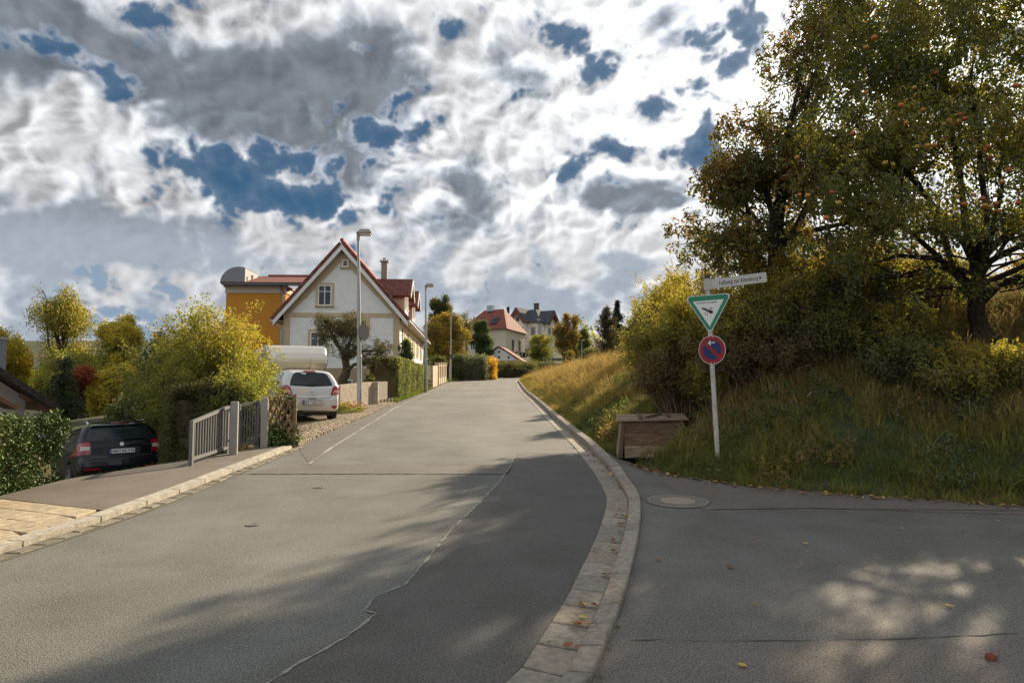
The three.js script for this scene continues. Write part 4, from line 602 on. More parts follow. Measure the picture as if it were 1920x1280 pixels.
// red-roofed house up the hill; local x along its left face
{
  const D = 128, o = P(948.5, 668, D), t = thing('red_roof_house', 'cream house with a tall red hipped roof and roof window up the hill', 'house', o.x, o.y - 3, D, rad(-30)), wl = 9.9, wr = 7.5, eh = 8.2, cream = plaster(0.60, 0.53, 0.40);
  // origin at the near corner; left face along -x (facing +z), right face along -z (facing +x)
  put(t, 'wall', box(wl, eh, wr, -wl / 2, eh / 2, -wr / 2), cream);
  const e = 0.5, pk = eh + 4.3, c = [e, eh, e], lf = [-wl - e, eh, e], rt = [e, eh - 0.55, -wr - e], bk = [-wl - e, eh - 0.55, -wr - e], r1 = [-2.7, pk, -wr / 2], r2 = [-wl + 2.7, pk - 0.1, -wr / 2];
  const roof = put(t, 'roof', facesGeo([[c, r1, r2, lf].reverse(), [rt, r1, c].reverse(), [bk, r2, r1, rt].reverse(), [lf, r2, bk].reverse(), [c, lf, bk, rt]]), std(0.40, 0.115, 0.062, 0.8, { map: rep(tileTex, 0.8), bumpMap: rep(tileBump, 0.8), bumpScale: 0.03 }));
  put(roof, 'chimney', box(1.3, 1.2, 0.9, -wl + 4.4, pk + 0.2, -wr / 2 + 0.3), zinc);
  const rw = new THREE.Group(); rw.name = 'roof_window'; roof.add(rw); put(rw, 'frame', box(1.5, 1.9, 0.2), std(0.06, 0.06, 0.065, 0.5)); put(rw, 'pane', box(1.2, 1.5, 0.03, 0, -0.05, 0.11), glass);
  const up = V(0, pk - eh, -wr / 2).normalize(); rw.position.set(-3.2, eh + 1.75, e - 1.6 + 0.1); rw.rotation.x = -Math.atan2(wr / 2 + e, pk - eh);
  for (const z of [-2.6, -5.2]) { const w = win(t, 0, 0, 0, 0.9, 2.2, { turn: Math.PI / 2, frame: 0.08, mat: std(0.25, 0.23, 0.2, 0.6) }); w.position.set(0.04, 5.2, z); }
  win(t, -7.4, 5.2, 0, 1.0, 1.3, { v: [0] });
  const bal = new THREE.Group(); bal.name = 'balcony'; t.add(bal); put(bal, 'floor', box(2.0, 0.25, 8.6, 1.02, 3.85, -5.6), std(0.14, 0.12, 0.10, 0.8));
  put(bal, 'railing', [bar(V(1.98, 5.0, -1.35), V(1.98, 5.0, -9.85), 0.06), ...[...Array(18)].map((_, i) => bar(V(1.98, 3.98, -1.4 - i * 0.49), V(1.98, 4.97, -1.4 - i * 0.49), 0.03))], std(0.3, 0.3, 0.3, 0.5, { metalness: 0.5 }));
  for (const z of [-1.6, -5.5, -9.5]) put(bal, 'pillar', box(0.4, 3.7, 0.4, 1.7, 1.85, z), plaster(0.45, 0.43, 0.4));
  for (const z of [-3.5, -7.5]) { const w = win(t, 0, 0, 0, 3.2, 2.6, { turn: Math.PI / 2, frame: 0.08, v: [0], mat: std(0.12, 0.1, 0.09, 0.6) }); w.position.set(0.04, 1.9, z); }
}
// villa with slate roofs
{
  const D = 150, o = P(1012, 650, D), t = thing('villa', 'tall cream villa with grey slate roofs and red-brown gable boards', 'house', o.x, o.y - 4.2, D, rad(-34)), wl = 7.0, wr = 8.6, eh = 9.6, cream = plaster(0.82, 0.78, 0.70), board = std(0.14, 0.045, 0.03, 0.8);
  put(t, 'wall', box(wl, eh, wr, -wl / 2, eh / 2, -wr / 2), cream);
  const pk = eh + 3.3; const e = 0.5;
  put(t, 'roof', facesGeo([[[e, eh, e], [-2.6, pk, -2.6], [-wl + 2.6, pk, -2.6], [-wl - e, eh, e]].reverse(), [[e, eh, -wr - e], [-2.6, pk, -wr + 2.6], [-2.6, pk, -2.6], [e, eh, e]].reverse(), [[-wl - e, eh, e], [-wl + 2.6, pk, -2.6], [-wl + 2.6, pk, -wr + 2.6], [-wl - e, eh, -wr - e]].reverse(), [[-wl - e, eh, -wr - e], [-wl + 2.6, pk, -wr + 2.6], [-2.6, pk, -wr + 2.6], [e, eh, -wr - e]].reverse(), [[-2.6, pk, -2.6], [-2.6, pk, -wr + 2.6], [-wl + 2.6, pk, -wr + 2.6], [-wl + 2.6, pk, -2.6]], [[e, eh, e], [-wl - e, eh, e], [-wl - e, eh, -wr - e], [e, eh, -wr - e]]]), slate);
  // gabled bay on the left face and gable on the right face
  const gable = (w, h0, h1, dep) => { const g = new THREE.Group(); g.name = 'gable'; t.add(g); put(g, 'gable_wall', prism([[-w, -eh + 0.02], [w, -eh + 0.02], [w, h0], [0, h1 - 0.5], [-w, h0]], dep), cream); put(g, 'gable_roof', [slab([[w + 0.7, h0 - 0.6, 0.8], [w + 0.7, h0 - 0.6, -dep - 2], [0, h1, -dep - 2], [0, h1, 0.8]], 0.15), slab([[0, h1, 0.8], [0, h1, -dep - 2], [-w - 0.7, h0 - 0.6, -dep - 2], [-w - 0.7, h0 - 0.6, 0.8]], 0.15)], slate); for (const s of [-1, 1]) put(g, 'barge_board', prism(s > 0 ? [[0, h1], [w + 0.75, h0 - 0.7], [w + 0.1, h0 - 0.9], [w * 0.62, h0 + 0.1], [0, h1 - 1.1]] : [[0, h1], [0, h1 - 1.1], [-w * 0.62, h0 + 0.1], [-w - 0.1, h0 - 0.9], [-w - 0.75, h0 - 0.7]], 0.15).translate(0, 0, 0.82), board); return g; };
  const g1 = gable(1.9, 0.6, 3.4, 2.0); g1.position.set(-wl + 2.0, eh, 1.2); win(g1, 0, 0.9, 0, 0.8, 0.9, { frame: 0.08, mat: board });
  for (const x of [-0.95, 0.95]) win(g1, x, -1.9, 0, 1.0, 1.9, { v: [0], h: [0.2], surround: 0.14, trim: plaster(0.45, 0.36, 0.25) });
  for (const x of [-0.95, 0.95]) win(g1, x, -6.0, 0, 1.0, 2.0, { v: [0], h: [0.2], surround: 0.14, trim: plaster(0.45, 0.36, 0.25) });
  const g2 = gable(2.1, 0.3, 2.9, 0.8); g2.rotation.y = Math.PI / 2; g2.position.set(0.5, eh, -wr / 2); for (const x of [-0.95, 0.95]) win(g2, x, -2.0, 0, 0.95, 1.9, { v: [0], h: [0.2], surround: 0.14, trim: plaster(0.45, 0.36, 0.25) });
  win(t, -1.7, eh - 1.9, 0, 1.1, 1.9, { v: [0], h: [0.2], surround: 0.14, trim: plaster(0.45, 0.36, 0.25) }); win(t, -1.7, eh - 6.0, 0, 1.1, 2.0, { v: [0], h: [0.2], surround: 0.14, trim: plaster(0.45, 0.36, 0.25) });
  put(t, 'quoin', [...Array(24)].map((_, i) => box(i % 2 ? 0.7 : 0.45, 0.42, i % 2 ? 0.45 : 0.7, -(i % 2 ? 0.3 : 0.18), 0.3 + i * 0.43, -(i % 2 ? 0.18 : 0.3))), plaster(0.42, 0.40, 0.36)).userData.kind = 'stuff';
  const b = new THREE.Group(); b.name = 'balcony'; t.add(b); put(b, 'floor', box(4.2, 0.3, 1.6, -wl + 2.2, eh - 3.4, 2.0), plaster(0.45, 0.42, 0.36)); put(b, 'parapet', [box(4.2, 0.9, 0.2, -wl + 2.2, eh - 2.8, 2.9)], plaster(0.42, 0.38, 0.3));
  put(t, 'chimney', [box(0.9, 1.6, 0.8, -wl / 2, pk + 0.6, -wr / 2), box(1.05, 0.2, 0.95, -wl / 2, pk + 1.5, -wr / 2)], std(0.09, 0.06, 0.05, 0.8));
}
// small garage with a white gable
{
  const D = 84, o = P(936, 690, D), t = thing('garage', 'little garage with a white tile-hung gable behind the far hedge', 'garage', o.x, o.y - 2.0, D, rad(-8));
  put(t, 'wall', box(4.2, 2.9, 6, 0, 1.45, -3), plaster(0.52, 0.40, 0.2)); put(t, 'gable_cladding', prism([[-2.5, 2.92], [2.5, 2.92], [0, 4.55]], 0.14).translate(0, 0, 0.16), std(0.62, 0.62, 0.6, 0.7));
  put(t, 'roof', [slab([[2.8, 2.78, 0.35], [2.8, 2.78, -6.3], [0, 4.62, -6.3], [0, 4.62, 0.35]], 0.14), slab([[0, 4.62, 0.35], [0, 4.62, -6.3], [-2.8, 2.78, -6.3], [-2.8, 2.78, 0.35]], 0.14)], roofRed); put(t, 'pent_roof', slab([[-2.7, 2.6, 0.6], [2.7, 2.6, 0.6], [2.7, 2.92, 0], [-2.7, 2.92, 0]], 0.08), roofRed);
  for (const [x, y] of [[0, 3.35], [0, 4.0], [-1.2, 3.3], [1.2, 3.3]]) put(t, 'vent', box(0.25, 0.22, 0.05, x, y, 0.17), black);
}

// ---------- street lamps ----------
function lamp(label, x, y, d, turn, lean = 0) {
  const t = thing('street_lamp', label, 'street lamp', x, y, d, turn, 'lamp posts along the left side of the street'); t.rotation.z = lean;
  put(t, 'pole', [rod(V(0, -0.3, 0), V(0, 1.9, 0), 0.085, 0.083, 14), rod(V(0, 1.9, 0), V(0, 6.0, 0), 0.072, 0.045, 14), rod(V(0, 1.88, 0), V(0, 1.95, 0), 0.092, 0.08, 14)], galv);
  put(t, 'service_door', rbox(0.09, 0.4, 0.02, 0.008, 0, 0.9, 0.083), galv);
  const h = put(t, 'lamp_head', [rbox(0.52, 0.075, 0.27, 0.03, 0.2, 6.16, 0), new THREE.CylinderGeometry(0.15, 0.22, 0.1, 4, 1).rotateY(Math.PI / 4).scale(1.45, 1, 0.8).translate(0.22, 6.235, 0), rod(V(0, 5.9, 0), V(0, 6.16, 0), 0.06)], std(0.30, 0.27, 0.22, 0.6));
  put(h, 'lens', rbox(0.4, 0.07, 0.22, 0.03, 0.23, 6.1, 0), phys({ color: C(0.55, 0.5, 0.4), roughness: 0.3 }));
  return t;
}
const l1 = lamp('nearest grey street lamp beside the orange flowers and retaining wall', at(676, 23.3), R(23.3), 23.3, 0.1, 0.022);
{ const s = put(l1, 'round_sign', [new THREE.CylinderGeometry(0.28, 0.28, 0.02, 32).rotateX(Math.PI / 2).rotateY(1.02).translate(0.15, 2.72, -0.05), rod(V(0, 2.6, 0), V(0.12, 2.6, -0.04), 0.03)], std(0.035, 0.036, 0.04, 0.9)); s.userData.label = 'grey back of a round traffic sign'; }
lamp('second street lamp, rising above the clipped hedge beside the white house', at(799, 39.2), R(39.2), 39.2, 0.06, 0.008);
{ const l = lamp('third street lamp, in front of the yellow trees past the white house', at(845, 62), R(62), 62, 0); put(l, 'small_sign', box(0.3, 0.4, 0.03, 0.1, 2.3, 0.1), std(0.05, 0.06, 0.08, 0.6)); }
for (const [px, top, l] of [[979, 632, 'far street lamp before the balcony of the red-roofed house'], [1033, 634, 'far street lamp in front of the villa garden'], [1091, 637, 'farthest street lamp, right of the autumn walnut above the grass bank']]) lamp(l, at(px, 97), P(px, top, 97).y - 6.2, 97, 0);

// ---------- sign post ----------
function canvasTex(w, h, draw) { const c = document.createElement('canvas'); c.width = w; c.height = h; const g = c.getContext('2d'); draw(g, w, h); const t = new THREE.CanvasTexture(c); t.colorSpace = THREE.SRGBColorSpace; t.anisotropy = 8; return t; }
function plate(outline, t, back, front) {      // flat plate: printed front at z = t, uv over its bounds
  const sh = new THREE.Shape(outline.map((p) => new THREE.Vector2(...p))), g = new THREE.ShapeGeometry(sh, 24).translate(0, 0, t + 0.0012), p = g.attributes.position, xs = outline.map((q) => q[0]), ys = outline.map((q) => q[1]), x0 = Math.min(...xs), y0 = Math.min(...ys), w = Math.max(...xs) - x0, h = Math.max(...ys) - y0, uv = [];
  for (let i = 0; i < p.count; i++) uv.push((p.getX(i) - x0) / w, (p.getY(i) - y0) / h); g.setAttribute('uv', new THREE.Float32BufferAttribute(uv, 2));
  return [new THREE.ExtrudeGeometry(sh, { depth: t, bevelEnabled: false }), g];
}
{
  const D = 10.3, b = P(1345, 838, D), top = P(1326, 519, D), t = thing('sign_post', 'leaning white post with direction sign, green triangle and no-parking disc on the grass bank', 'sign post', b.x, b.y, D), dir = V(top.x - b.x, top.y - b.y, 0), Lp = dir.length();
  t.rotation.z = Math.atan2(-dir.x, dir.y);
  const paint = std(0.60, 0.56, 0.49, 0.55, { map: rep(grainTex, 2, 1) });
  put(t, 'post', tube([V(0, -0.4, 0), V(0, Lp * 0.5, 0), V(0, Lp - 0.02, 0)], 0.036, 0.036, 18), paint); put(t, 'post_cap', new THREE.CylinderGeometry(0.042, 0.042, 0.05, 18).translate(0, Lp, 0), std(0.05, 0.045, 0.04, 0.7));
  const face = (name, y, yaw, geo, map, backMat) => { const g = put(t, name, geo[0], backMat); g.position.set(0, y, 0.0); g.rotation.y = yaw; put(g, 'print', geo[1], std(1, 1, 1, 0.42, { map })); return g; };
  const edge = std(0.62, 0.62, 0.6, 0.5);
  // direction sign
  const dw = 0.80, dh = 0.147, dTex = canvasTex(1024, 188, (g, w, h) => { g.fillStyle = '#b9b4ab'; g.fillRect(0, 0, w, h); g.fillStyle = '#2a2928'; g.save(); g.translate(150, 132); g.scale(0.78, 1); g.font = 'bold 100px sans-serif'; g.fillText('Fußweg zur Altenburg', 0, 0, 925); g.restore(); g.beginPath(); g.moveTo(893, 58); g.lineTo(893, 130); g.lineTo(940, 94); g.fill(); g.fillStyle = '#6d675f'; for (const [x, y] of [[30, 36], [30, 152]]) { g.beginPath(); g.arc(x, y, 7, 0, 7); g.fill(); } });
  const dir1 = face('direction_sign', Lp - 0.12, rad(-17), plate([[0, -dh / 2], [dw, -dh / 2], [dw, dh / 2], [0, dh / 2]].map(([x, y]) => [x + 0.05, y]), 0.02, edge), dTex, edge); dir1.rotation.z = rad(3); dir1.rotation.order = 'YXZ';
  put(t, 'clamp', [box(0.09, 0.17, 0.085, 0.0, Lp - 0.12, 0), box(0.05, 0.12, 0.03, 0.06, Lp - 0.12, 0.0)], paint);
  // green triangle: nature protection area
  const e = 0.69, hh = e * 0.866, rr = 0.045, tri = []; { const v = [[-e / 2, hh / 3], [e / 2, hh / 3], [0, -hh * 2 / 3]]; for (let i = 0; i < 3; i++) { const c = v[i].map((k) => k * (1 - rr / (hh / 3))), a0 = [150, 30, -90][i]; for (let k = 0; k <= 6; k++) { const a = rad(a0 + 60 - k * 20); tri.push([c[0] + Math.cos(a) * rr, c[1] + Math.sin(a) * rr]); } } }
  const tx = tri.map((p) => p[0]), ty = tri.map((p) => p[1]), tx0 = Math.min(...tx), tw = Math.max(...tx) - tx0, ty0 = Math.min(...ty), th = Math.max(...ty) - ty0;
  const tTex = canvasTex(1024, 900, (g, w, h) => {
    g.fillStyle = '#d9d9d2'; g.fillRect(0, 0, w, h); const X = (x) => (x - tx0) / tw * w, Y = (y) => (1 - (y - ty0) / th) * h;
    const T = (k) => { g.beginPath(); tri.forEach(([x, y], i) => g[i ? 'lineTo' : 'moveTo'](X(x * k), Y(y * k))); g.fill(); };
    g.fillStyle = '#1f7a58'; T(0.955); g.fillStyle = '#dad9d2'; g.beginPath(); g.moveTo(X(-0.228), Y(0.115)); g.lineTo(X(0.228), Y(0.115)); g.lineTo(X(0), Y(-0.285)); g.fill();
    g.fillStyle = '#1b1b1b'; g.save(); g.translate(X(-0.178), Y(0.072)); g.scale(0.7, 1); g.font = 'bold 60px sans-serif'; g.fillText('Landschaftsschutzgebiet', 0, 0, 720); g.restore();
    // gliding bird, black: body with spread wings
    g.save(); g.translate(X(-0.015), Y(-0.045)); g.rotate(0.38); g.beginPath(); g.moveTo(-172, -28); g.lineTo(-140, -48); g.lineTo(-120, -34); g.lineTo(-90, -52); g.bezierCurveTo(-40, -42, -20, -32, 8, -24); g.bezierCurveTo(40, -40, 70, -46, 100, -44); g.lineTo(132, -18); g.lineTo(126, 2); g.lineTo(142, 18); g.lineTo(112, 20); g.lineTo(122, 44); g.lineTo(88, 30); g.lineTo(92, 54); g.bezierCurveTo(60, 36, 20, 22, -20, 14); g.bezierCurveTo(-70, 2, -110, 0, -168, 10); g.lineTo(-136, -10); g.closePath(); g.fill();
    g.lineWidth = 11; g.strokeStyle = '#1b1b1b'; g.beginPath(); g.moveTo(-6, -22); g.bezierCurveTo(4, -70, 28, -98, 70, -104); g.lineTo(90, -88); g.bezierCurveTo(60, -86, 46, -60, 34, -30); g.stroke(); g.beginPath(); g.moveTo(-26, 14); g.lineTo(-44, 74); g.lineTo(-14, 104); g.lineTo(20, 92); g.lineTo(12, 40); g.stroke(); g.restore();
    g.fillStyle = '#555'; for (const [x, y] of [[-0.05, 0.165], [0.03, 0.165], [-0.035, -0.29], [0.035, -0.29]]) { g.beginPath(); g.arc(X(x), Y(y), 7, 0, 7); g.fill(); }
  });
  const tg = face('triangle_sign', P(1330, 580, D).y - b.y + 0.02, rad(-23), plate(tri, 0.006, edge), tTex, edge); tg.position.z = 0.042; tg.position.x = -0.015;
  // no-parking disc
  const disc = [...Array(48)].map((_, i) => [Math.cos(i / 48 * 6.2832) * 0.218, Math.sin(i / 48 * 6.2832) * 0.218]);
  const pTex = canvasTex(512, 512, (g) => { g.fillStyle = '#c9c6c0'; g.fillRect(0, 0, 512, 512); g.fillStyle = '#8f0d17'; g.beginPath(); g.arc(256, 256, 246, 0, 7); g.fill(); g.fillStyle = '#0e2457'; g.beginPath(); g.arc(256, 256, 176, 0, 7); g.fill(); g.save(); g.translate(256, 256); g.rotate(Math.PI / 4); g.fillStyle = '#8f0d17'; g.fillRect(-190, -28, 380, 56); g.restore(); g.strokeStyle = '#d8d5cd'; g.lineWidth = 20; g.beginPath(); g.moveTo(322, 128); g.lineTo(200, 128); g.moveTo(240, 90); g.lineTo(198, 128); g.lineTo(240, 168); g.stroke(); g.fillStyle = '#cfc8c0'; for (const [x, y] of [[214, 32], [284, 28], [226, 482], [290, 478]]) { g.beginPath(); g.arc(x, y, 8, 0, 7); g.fill(); } });
  const dg = face('no_parking_sign', P(1331, 656, D).y - b.y, rad(-43), plate(disc, 0.006, edge), pTex, edge); dg.position.z = 0.042;
}
// ---------- old wooden grit box ----------
{
  const D = 12.05, b = P(1226, 846, D), t = thing('grit_box', 'weathered brown wooden grit box sunk askew in the bank beside the kerb', 'box', b.x, R(D) + 0.015, D, rad(-7)); t.rotation.z = rad(2.5); t.rotation.x = rad(6);
  const woods = [[0.29, 0.205, 0.14], [0.42, 0.35, 0.28], [0.23, 0.165, 0.115], [0.5, 0.43, 0.35]].map(([a, c, e]) => std(a, c, e, 0.9, { map: rep(woodTex, 1), bumpMap: rep(woodTex, 1), bumpScale: 0.002 })), W = 1.0, hgt = 0.62, Dp = 0.62;
  // front boards; the middle one has an oval hand hole
  [[0, 0.2], [0.206, 0.205], [0.417, 0.2]].forEach(([y, h], i) => { const s = new THREE.Shape([[-W / 2, 0], [W / 2, 0], [W / 2, h], [-W / 2, h]].map((p) => new THREE.Vector2(...p))); if (i === 2) { const e = new THREE.Path(); e.absellipse(0.02, 0.075, 0.095, 0.042, 0, 6.2832, false, -0.12); s.holes.push(e); } const m = put(t, 'plank', uvFlat(new THREE.ExtrudeGeometry(s, { depth: 0.028, bevelEnabled: true, bevelSize: 0.003, bevelThickness: 0.003, bevelSegments: 1, curveSegments: 20 }).translate(0, y, 0)), woods[[3, 0, 2][i]]); m.rotation.x = -0.06 - i * 0.005; });
  // left end boards, wider at the foot
  [0, 1, 2, 3].forEach((i) => { const y0 = i * 0.155, y1 = y0 + 0.15, off = (y) => -0.11 * (1 - y / 0.62); const q = [[-W / 2 + off(y0), y0], [-W / 2 + off(y1), y1]]; put(t, 'plank', uvFlat(slab([[q[0][0], q[0][1], 0.02 - q[0][1] * 0.06], [q[1][0], q[1][1], 0.02 - q[1][1] * 0.06], [q[1][0], q[1][1], -Dp], [q[0][0], q[0][1], -Dp]], 0.03)), woods[[3, 1, 1, 3][i]]); });
  put(t, 'end_wall', box(0.03, hgt, Dp - 0.04, W / 2 + 0.02, hgt / 2, -Dp / 2), woods[0]); put(t, 'back_wall', box(W, hgt, 0.03, 0, hgt / 2, -Dp), woods[2]);
  put(t, 'corner_post', [bar(V(-W / 2 - 0.07, 0, 0.02), V(-W / 2 - 0.012, hgt, -0.012), 0.055)], woods[2]);
  for (let i = 0; i < 4; i++) put(t, 'lid_plank', rbox(W + 0.22, 0.03, 0.166, 0.006, 0.0, hgt + 0.03 + i * 0.002, 0.04 - 0.085 - i * 0.172), woods[[1, 3, 1, 3][i]]);
  put(t, 'batten', [box(0.07, 0.03, 0.6, -0.2, hgt + 0.065, -0.28), bar(V(-0.1, hgt + 0.07, -0.1), V(0.2, hgt + 0.075, -0.45), 0.05, 0.025), box(0.06, 0.025, 0.4, 0.3, hgt + 0.063, -0.3)], woods[2]);
}

// ---------- vehicles: bodies as one smooth surface meshed from a distance field ----------
function polyDist(poly) { const n = poly.length; return (x, y) => { let d = 1e9, inside = false; for (let i = 0, j = n - 1; i < n; j = i++) { const ax = poly[i][0], ay = poly[i][1], bx = poly[j][0], by = poly[j][1], ex = bx - ax, ey = by - ay, wx = x - ax, wy = y - ay, t = clamp((wx * ex + wy * ey) / (ex * ex + ey * ey)), ux = wx - ex * t, uy = wy - ey * t, q = ux * ux + uy * uy; if (q < d) d = q; if ((ay > y) !== (by > y) && x < ex * (y - ay) / ey + ax) inside = !inside; } d = Math.sqrt(d); return inside ? -d : d; }; }
const smax = (a, b, k) => { const h = Math.max(k - Math.abs(a - b), 0) / k; return Math.max(a, b) + h * h * k * 0.25; }, smin = (a, b, k) => -smax(-a, -b, k);
function surfaceNet(f, lo, hi, cell) {
  const n = lo.map((l, i) => Math.ceil((hi[i] - l) / cell) + 1), [nx, ny, nz] = n, val = new Float32Array(nx * ny * nz), at3 = (i, j, k) => (k * ny + j) * nx + i;
  for (let k = 0; k < nz; k++) for (let j = 0; j < ny; j++) for (let i = 0; i < nx; i++) val[at3(i, j, k)] = f(lo[0] + i * cell, lo[1] + j * cell, lo[2] + k * cell);
  const vid = new Int32Array(nx * ny * nz).fill(-1), pos = [], idx = [];
  for (let k = 0; k < nz - 1; k++) for (let j = 0; j < ny - 1; j++) for (let i = 0; i < nx - 1; i++) {
    let cnt = 0, sx = 0, sy = 0, sz = 0; const c = []; for (let q = 0; q < 8; q++) c.push(val[at3(i + (q & 1), j + (q >> 1 & 1), k + (q >> 2))]);
    for (let a = 0; a < 8; a++) for (const b of [a | 1, a | 2, a | 4]) if (b !== a && (c[a] < 0) !== (c[b] < 0)) { const t = c[a] / (c[a] - c[b]), p = (s) => (a >> s & 1) + t * ((b >> s & 1) - (a >> s & 1)); sx += p(0); sy += p(1); sz += p(2); cnt++; }
    if (cnt) { vid[at3(i, j, k)] = pos.length / 3; pos.push(lo[0] + (i + sx / cnt) * cell, lo[1] + (j + sy / cnt) * cell, lo[2] + (k + sz / cnt) * cell); }
  }
  const quad = (a, b, c, d, flip) => { if (a < 0 || b < 0 || c < 0 || d < 0) return; flip ? idx.push(a, c, b, a, d, c) : idx.push(a, b, c, a, c, d); };
  for (let k = 1; k < nz - 1; k++) for (let j = 1; j < ny - 1; j++) for (let i = 1; i < nx - 1; i++) {
    const s = val[at3(i, j, k)] < 0;
    if (s !== val[at3(i + 1, j, k)] < 0) quad(vid[at3(i, j - 1, k - 1)], vid[at3(i, j, k - 1)], vid[at3(i, j, k)], vid[at3(i, j - 1, k)], !s);
    if (s !== val[at3(i, j + 1, k)] < 0) quad(vid[at3(i - 1, j, k - 1)], vid[at3(i - 1, j, k)], vid[at3(i, j, k)], vid[at3(i, j, k - 1)], !s);
    if (s !== val[at3(i, j, k + 1)] < 0) quad(vid[at3(i - 1, j - 1, k)], vid[at3(i, j - 1, k)], vid[at3(i, j, k)], vid[at3(i - 1, j, k)], !s);
  }
  const g = new THREE.BufferGeometry(), nor = [], h = cell * 0.6;
  for (let i = 0; i < pos.length; i += 3) { const [x, y, z] = [pos[i], pos[i + 1], pos[i + 2]], v = V(f(x + h, y, z) - f(x - h, y, z), f(x, y + h, z) - f(x, y - h, z), f(x, y, z + h) - f(x, y, z - h)).normalize(); nor.push(v.x, v.y, v.z); }
  g.setAttribute('position', new THREE.Float32BufferAttribute(pos, 3)); g.setAttribute('normal', new THREE.Float32BufferAttribute(nor, 3)); g.setIndex(idx); return g;
}
// a panel on a body: outline in two coordinates thrown along an axis on to the surface, lifted by off, with an edge that reaches back into the body
function panel(f, outline, place, dir, off = 0.006, div = 2, sink = 0.012) {
  const out = []; for (let i = 0; i < outline.length; i++) { const a = outline[i], b = outline[(i + 1) % outline.length], m = Math.max(1, Math.ceil(Math.hypot(b[0] - a[0], b[1] - a[1]) / 0.07)); for (let k = 0; k < m; k++) out.push([lerp(a[0], b[0], k / m), lerp(a[1], b[1], k / m)]); }
  const v2 = out.map((p) => new THREE.Vector2(...p)); let tris = THREE.ShapeUtils.triangulateShape(v2, []).map((t) => t.map((i) => out[i]));
  for (let s = 0; s < div; s++) tris = tris.flatMap(([a, b, c]) => { const m = (p, q) => [(p[0] + q[0]) / 2, (p[1] + q[1]) / 2], x = m(a, b), y = m(b, c), z = m(c, a); return [[a, x, z], [x, b, y], [z, y, c], [x, y, z]]; });
  const cast = (p, o) => { const q = place(p), d = dir; let t = 0; for (let i = 0; i < 60; i++) { const v = f(q.x + d.x * t, q.y + d.y * t, q.z + d.z * t); if (v < 0.0008) break; t += v * 0.8; if (t > 3) break; } const r = V(q.x + d.x * t, q.y + d.y * t, q.z + d.z * t); return r.addScaledVector(grad(r), o); };
  const grad = (r) => { const h = 0.02; return V(f(r.x + h, r.y, r.z) - f(r.x - h, r.y, r.z), f(r.x, r.y + h, r.z) - f(r.x, r.y - h, r.z), f(r.x, r.y, r.z + h) - f(r.x, r.y, r.z - h)).normalize(); };
  const pos = [], nor = [], uv = [], xs = out.map((p) => p[0]), ys = out.map((p) => p[1]), x0 = Math.min(...xs), x1 = Math.max(...xs), y0 = Math.min(...ys), y1 = Math.max(...ys), key = new Map(), get = (p) => { const k = p[0].toFixed(4) + p[1].toFixed(4); if (!key.has(k)) { const c = cast(p, off); key.set(k, [c, grad(c)]); } return key.get(k); };
  const tri = (l) => { const q = l.map(get), n = q[1][0].clone().sub(q[0][0]).cross(q[2][0].clone().sub(q[0][0])); const o = n.dot(q[0][1]) < 0 ? [0, 2, 1] : [0, 1, 2]; for (const i of o) { const [c, g] = q[i]; pos.push(c.x, c.y, c.z); nor.push(g.x, g.y, g.z); uv.push((l[i][0] - x0) / (x1 - x0), (l[i][1] - y0) / (y1 - y0)); } };
  tris.forEach(tri);
  for (let i = 0; i < out.length; i++) { const a = out[i], b = out[(i + 1) % out.length], A = get(a)[0], B = get(b)[0], ga = get(a)[1], gb = get(b)[1], A2 = A.clone().addScaledVector(ga, -sink), B2 = B.clone().addScaledVector(gb, -sink), n = B.clone().sub(A).cross(ga).normalize(); for (const p of [A, B, B2, A, B2, A2]) { pos.push(p.x, p.y, p.z); nor.push(n.x, n.y, n.z); uv.push(0, 0); } }
  const g = new THREE.BufferGeometry(); g.setAttribute('position', new THREE.Float32BufferAttribute(pos, 3)); g.setAttribute('normal', new THREE.Float32BufferAttribute(nor, 3)); g.setAttribute('uv', new THREE.Float32BufferAttribute(uv, 2)); return g;
}
const carGlass = phys({ color: C(0.012, 0.018, 0.02), roughness: 0.03, specularIntensity: 0.8, ior: 1.5 }), rubber = std(0.018, 0.018, 0.018, 0.85), redLens = phys({ color: C(0.32, 0.008, 0.012), roughness: 0.15, clearcoat: 1 }), clearLens = phys({ color: C(0.62, 0.5, 0.44), roughness: 0.2, clearcoat: 1 }), amberLens = phys({ color: C(0.6, 0.16, 0.02), roughness: 0.2, clearcoat: 1 }), chrome = std(0.72, 0.72, 0.74, 0.15, { metalness: 1 });
function wheel(parent, x, y, z, r, w, side) {
  const pr = [[r * 0.6, -w / 2], [r * 0.92, -w / 2], [r, -w / 2 + 0.03], [r, w / 2 - 0.03], [r * 0.92, w / 2], [r * 0.6, w / 2]].map((p) => new THREE.Vector2(...p)); const g = new THREE.Group(); g.name = 'wheel'; g.position.set(x, y, z); parent.add(g);
  put(g, 'tyre', new THREE.LatheGeometry(pr, 32).rotateZ(Math.PI / 2), rubber);
  const gs = [new THREE.CylinderGeometry(r * 0.62, r * 0.62, w * 0.8, 28, 1, true).rotateZ(Math.PI / 2), new THREE.TorusGeometry(r * 0.61, 0.012, 6, 28).rotateY(Math.PI / 2).translate(side * w * 0.46, 0, 0), rod(V(side * w * 0.2, 0, 0), V(side * w * 0.42, 0, 0), r * 0.2, r * 0.16, 16)]; for (let i = 0; i < 5; i++) gs.push(box(0.03, r * 0.5, 0.06, side * w * 0.36, r * 0.36, 0).rotateX(i * 1.2566)); put(g, 'rim', gs, std(0.45, 0.46, 0.48, 0.3, { metalness: 0.8 })); put(g, 'brake_disc', rod(V(-0.02, 0, 0), V(0.02, 0, 0), r * 0.5, r * 0.5, 24), std(0.1, 0.1, 0.1, 0.6, { metalness: 0.5 }));
}
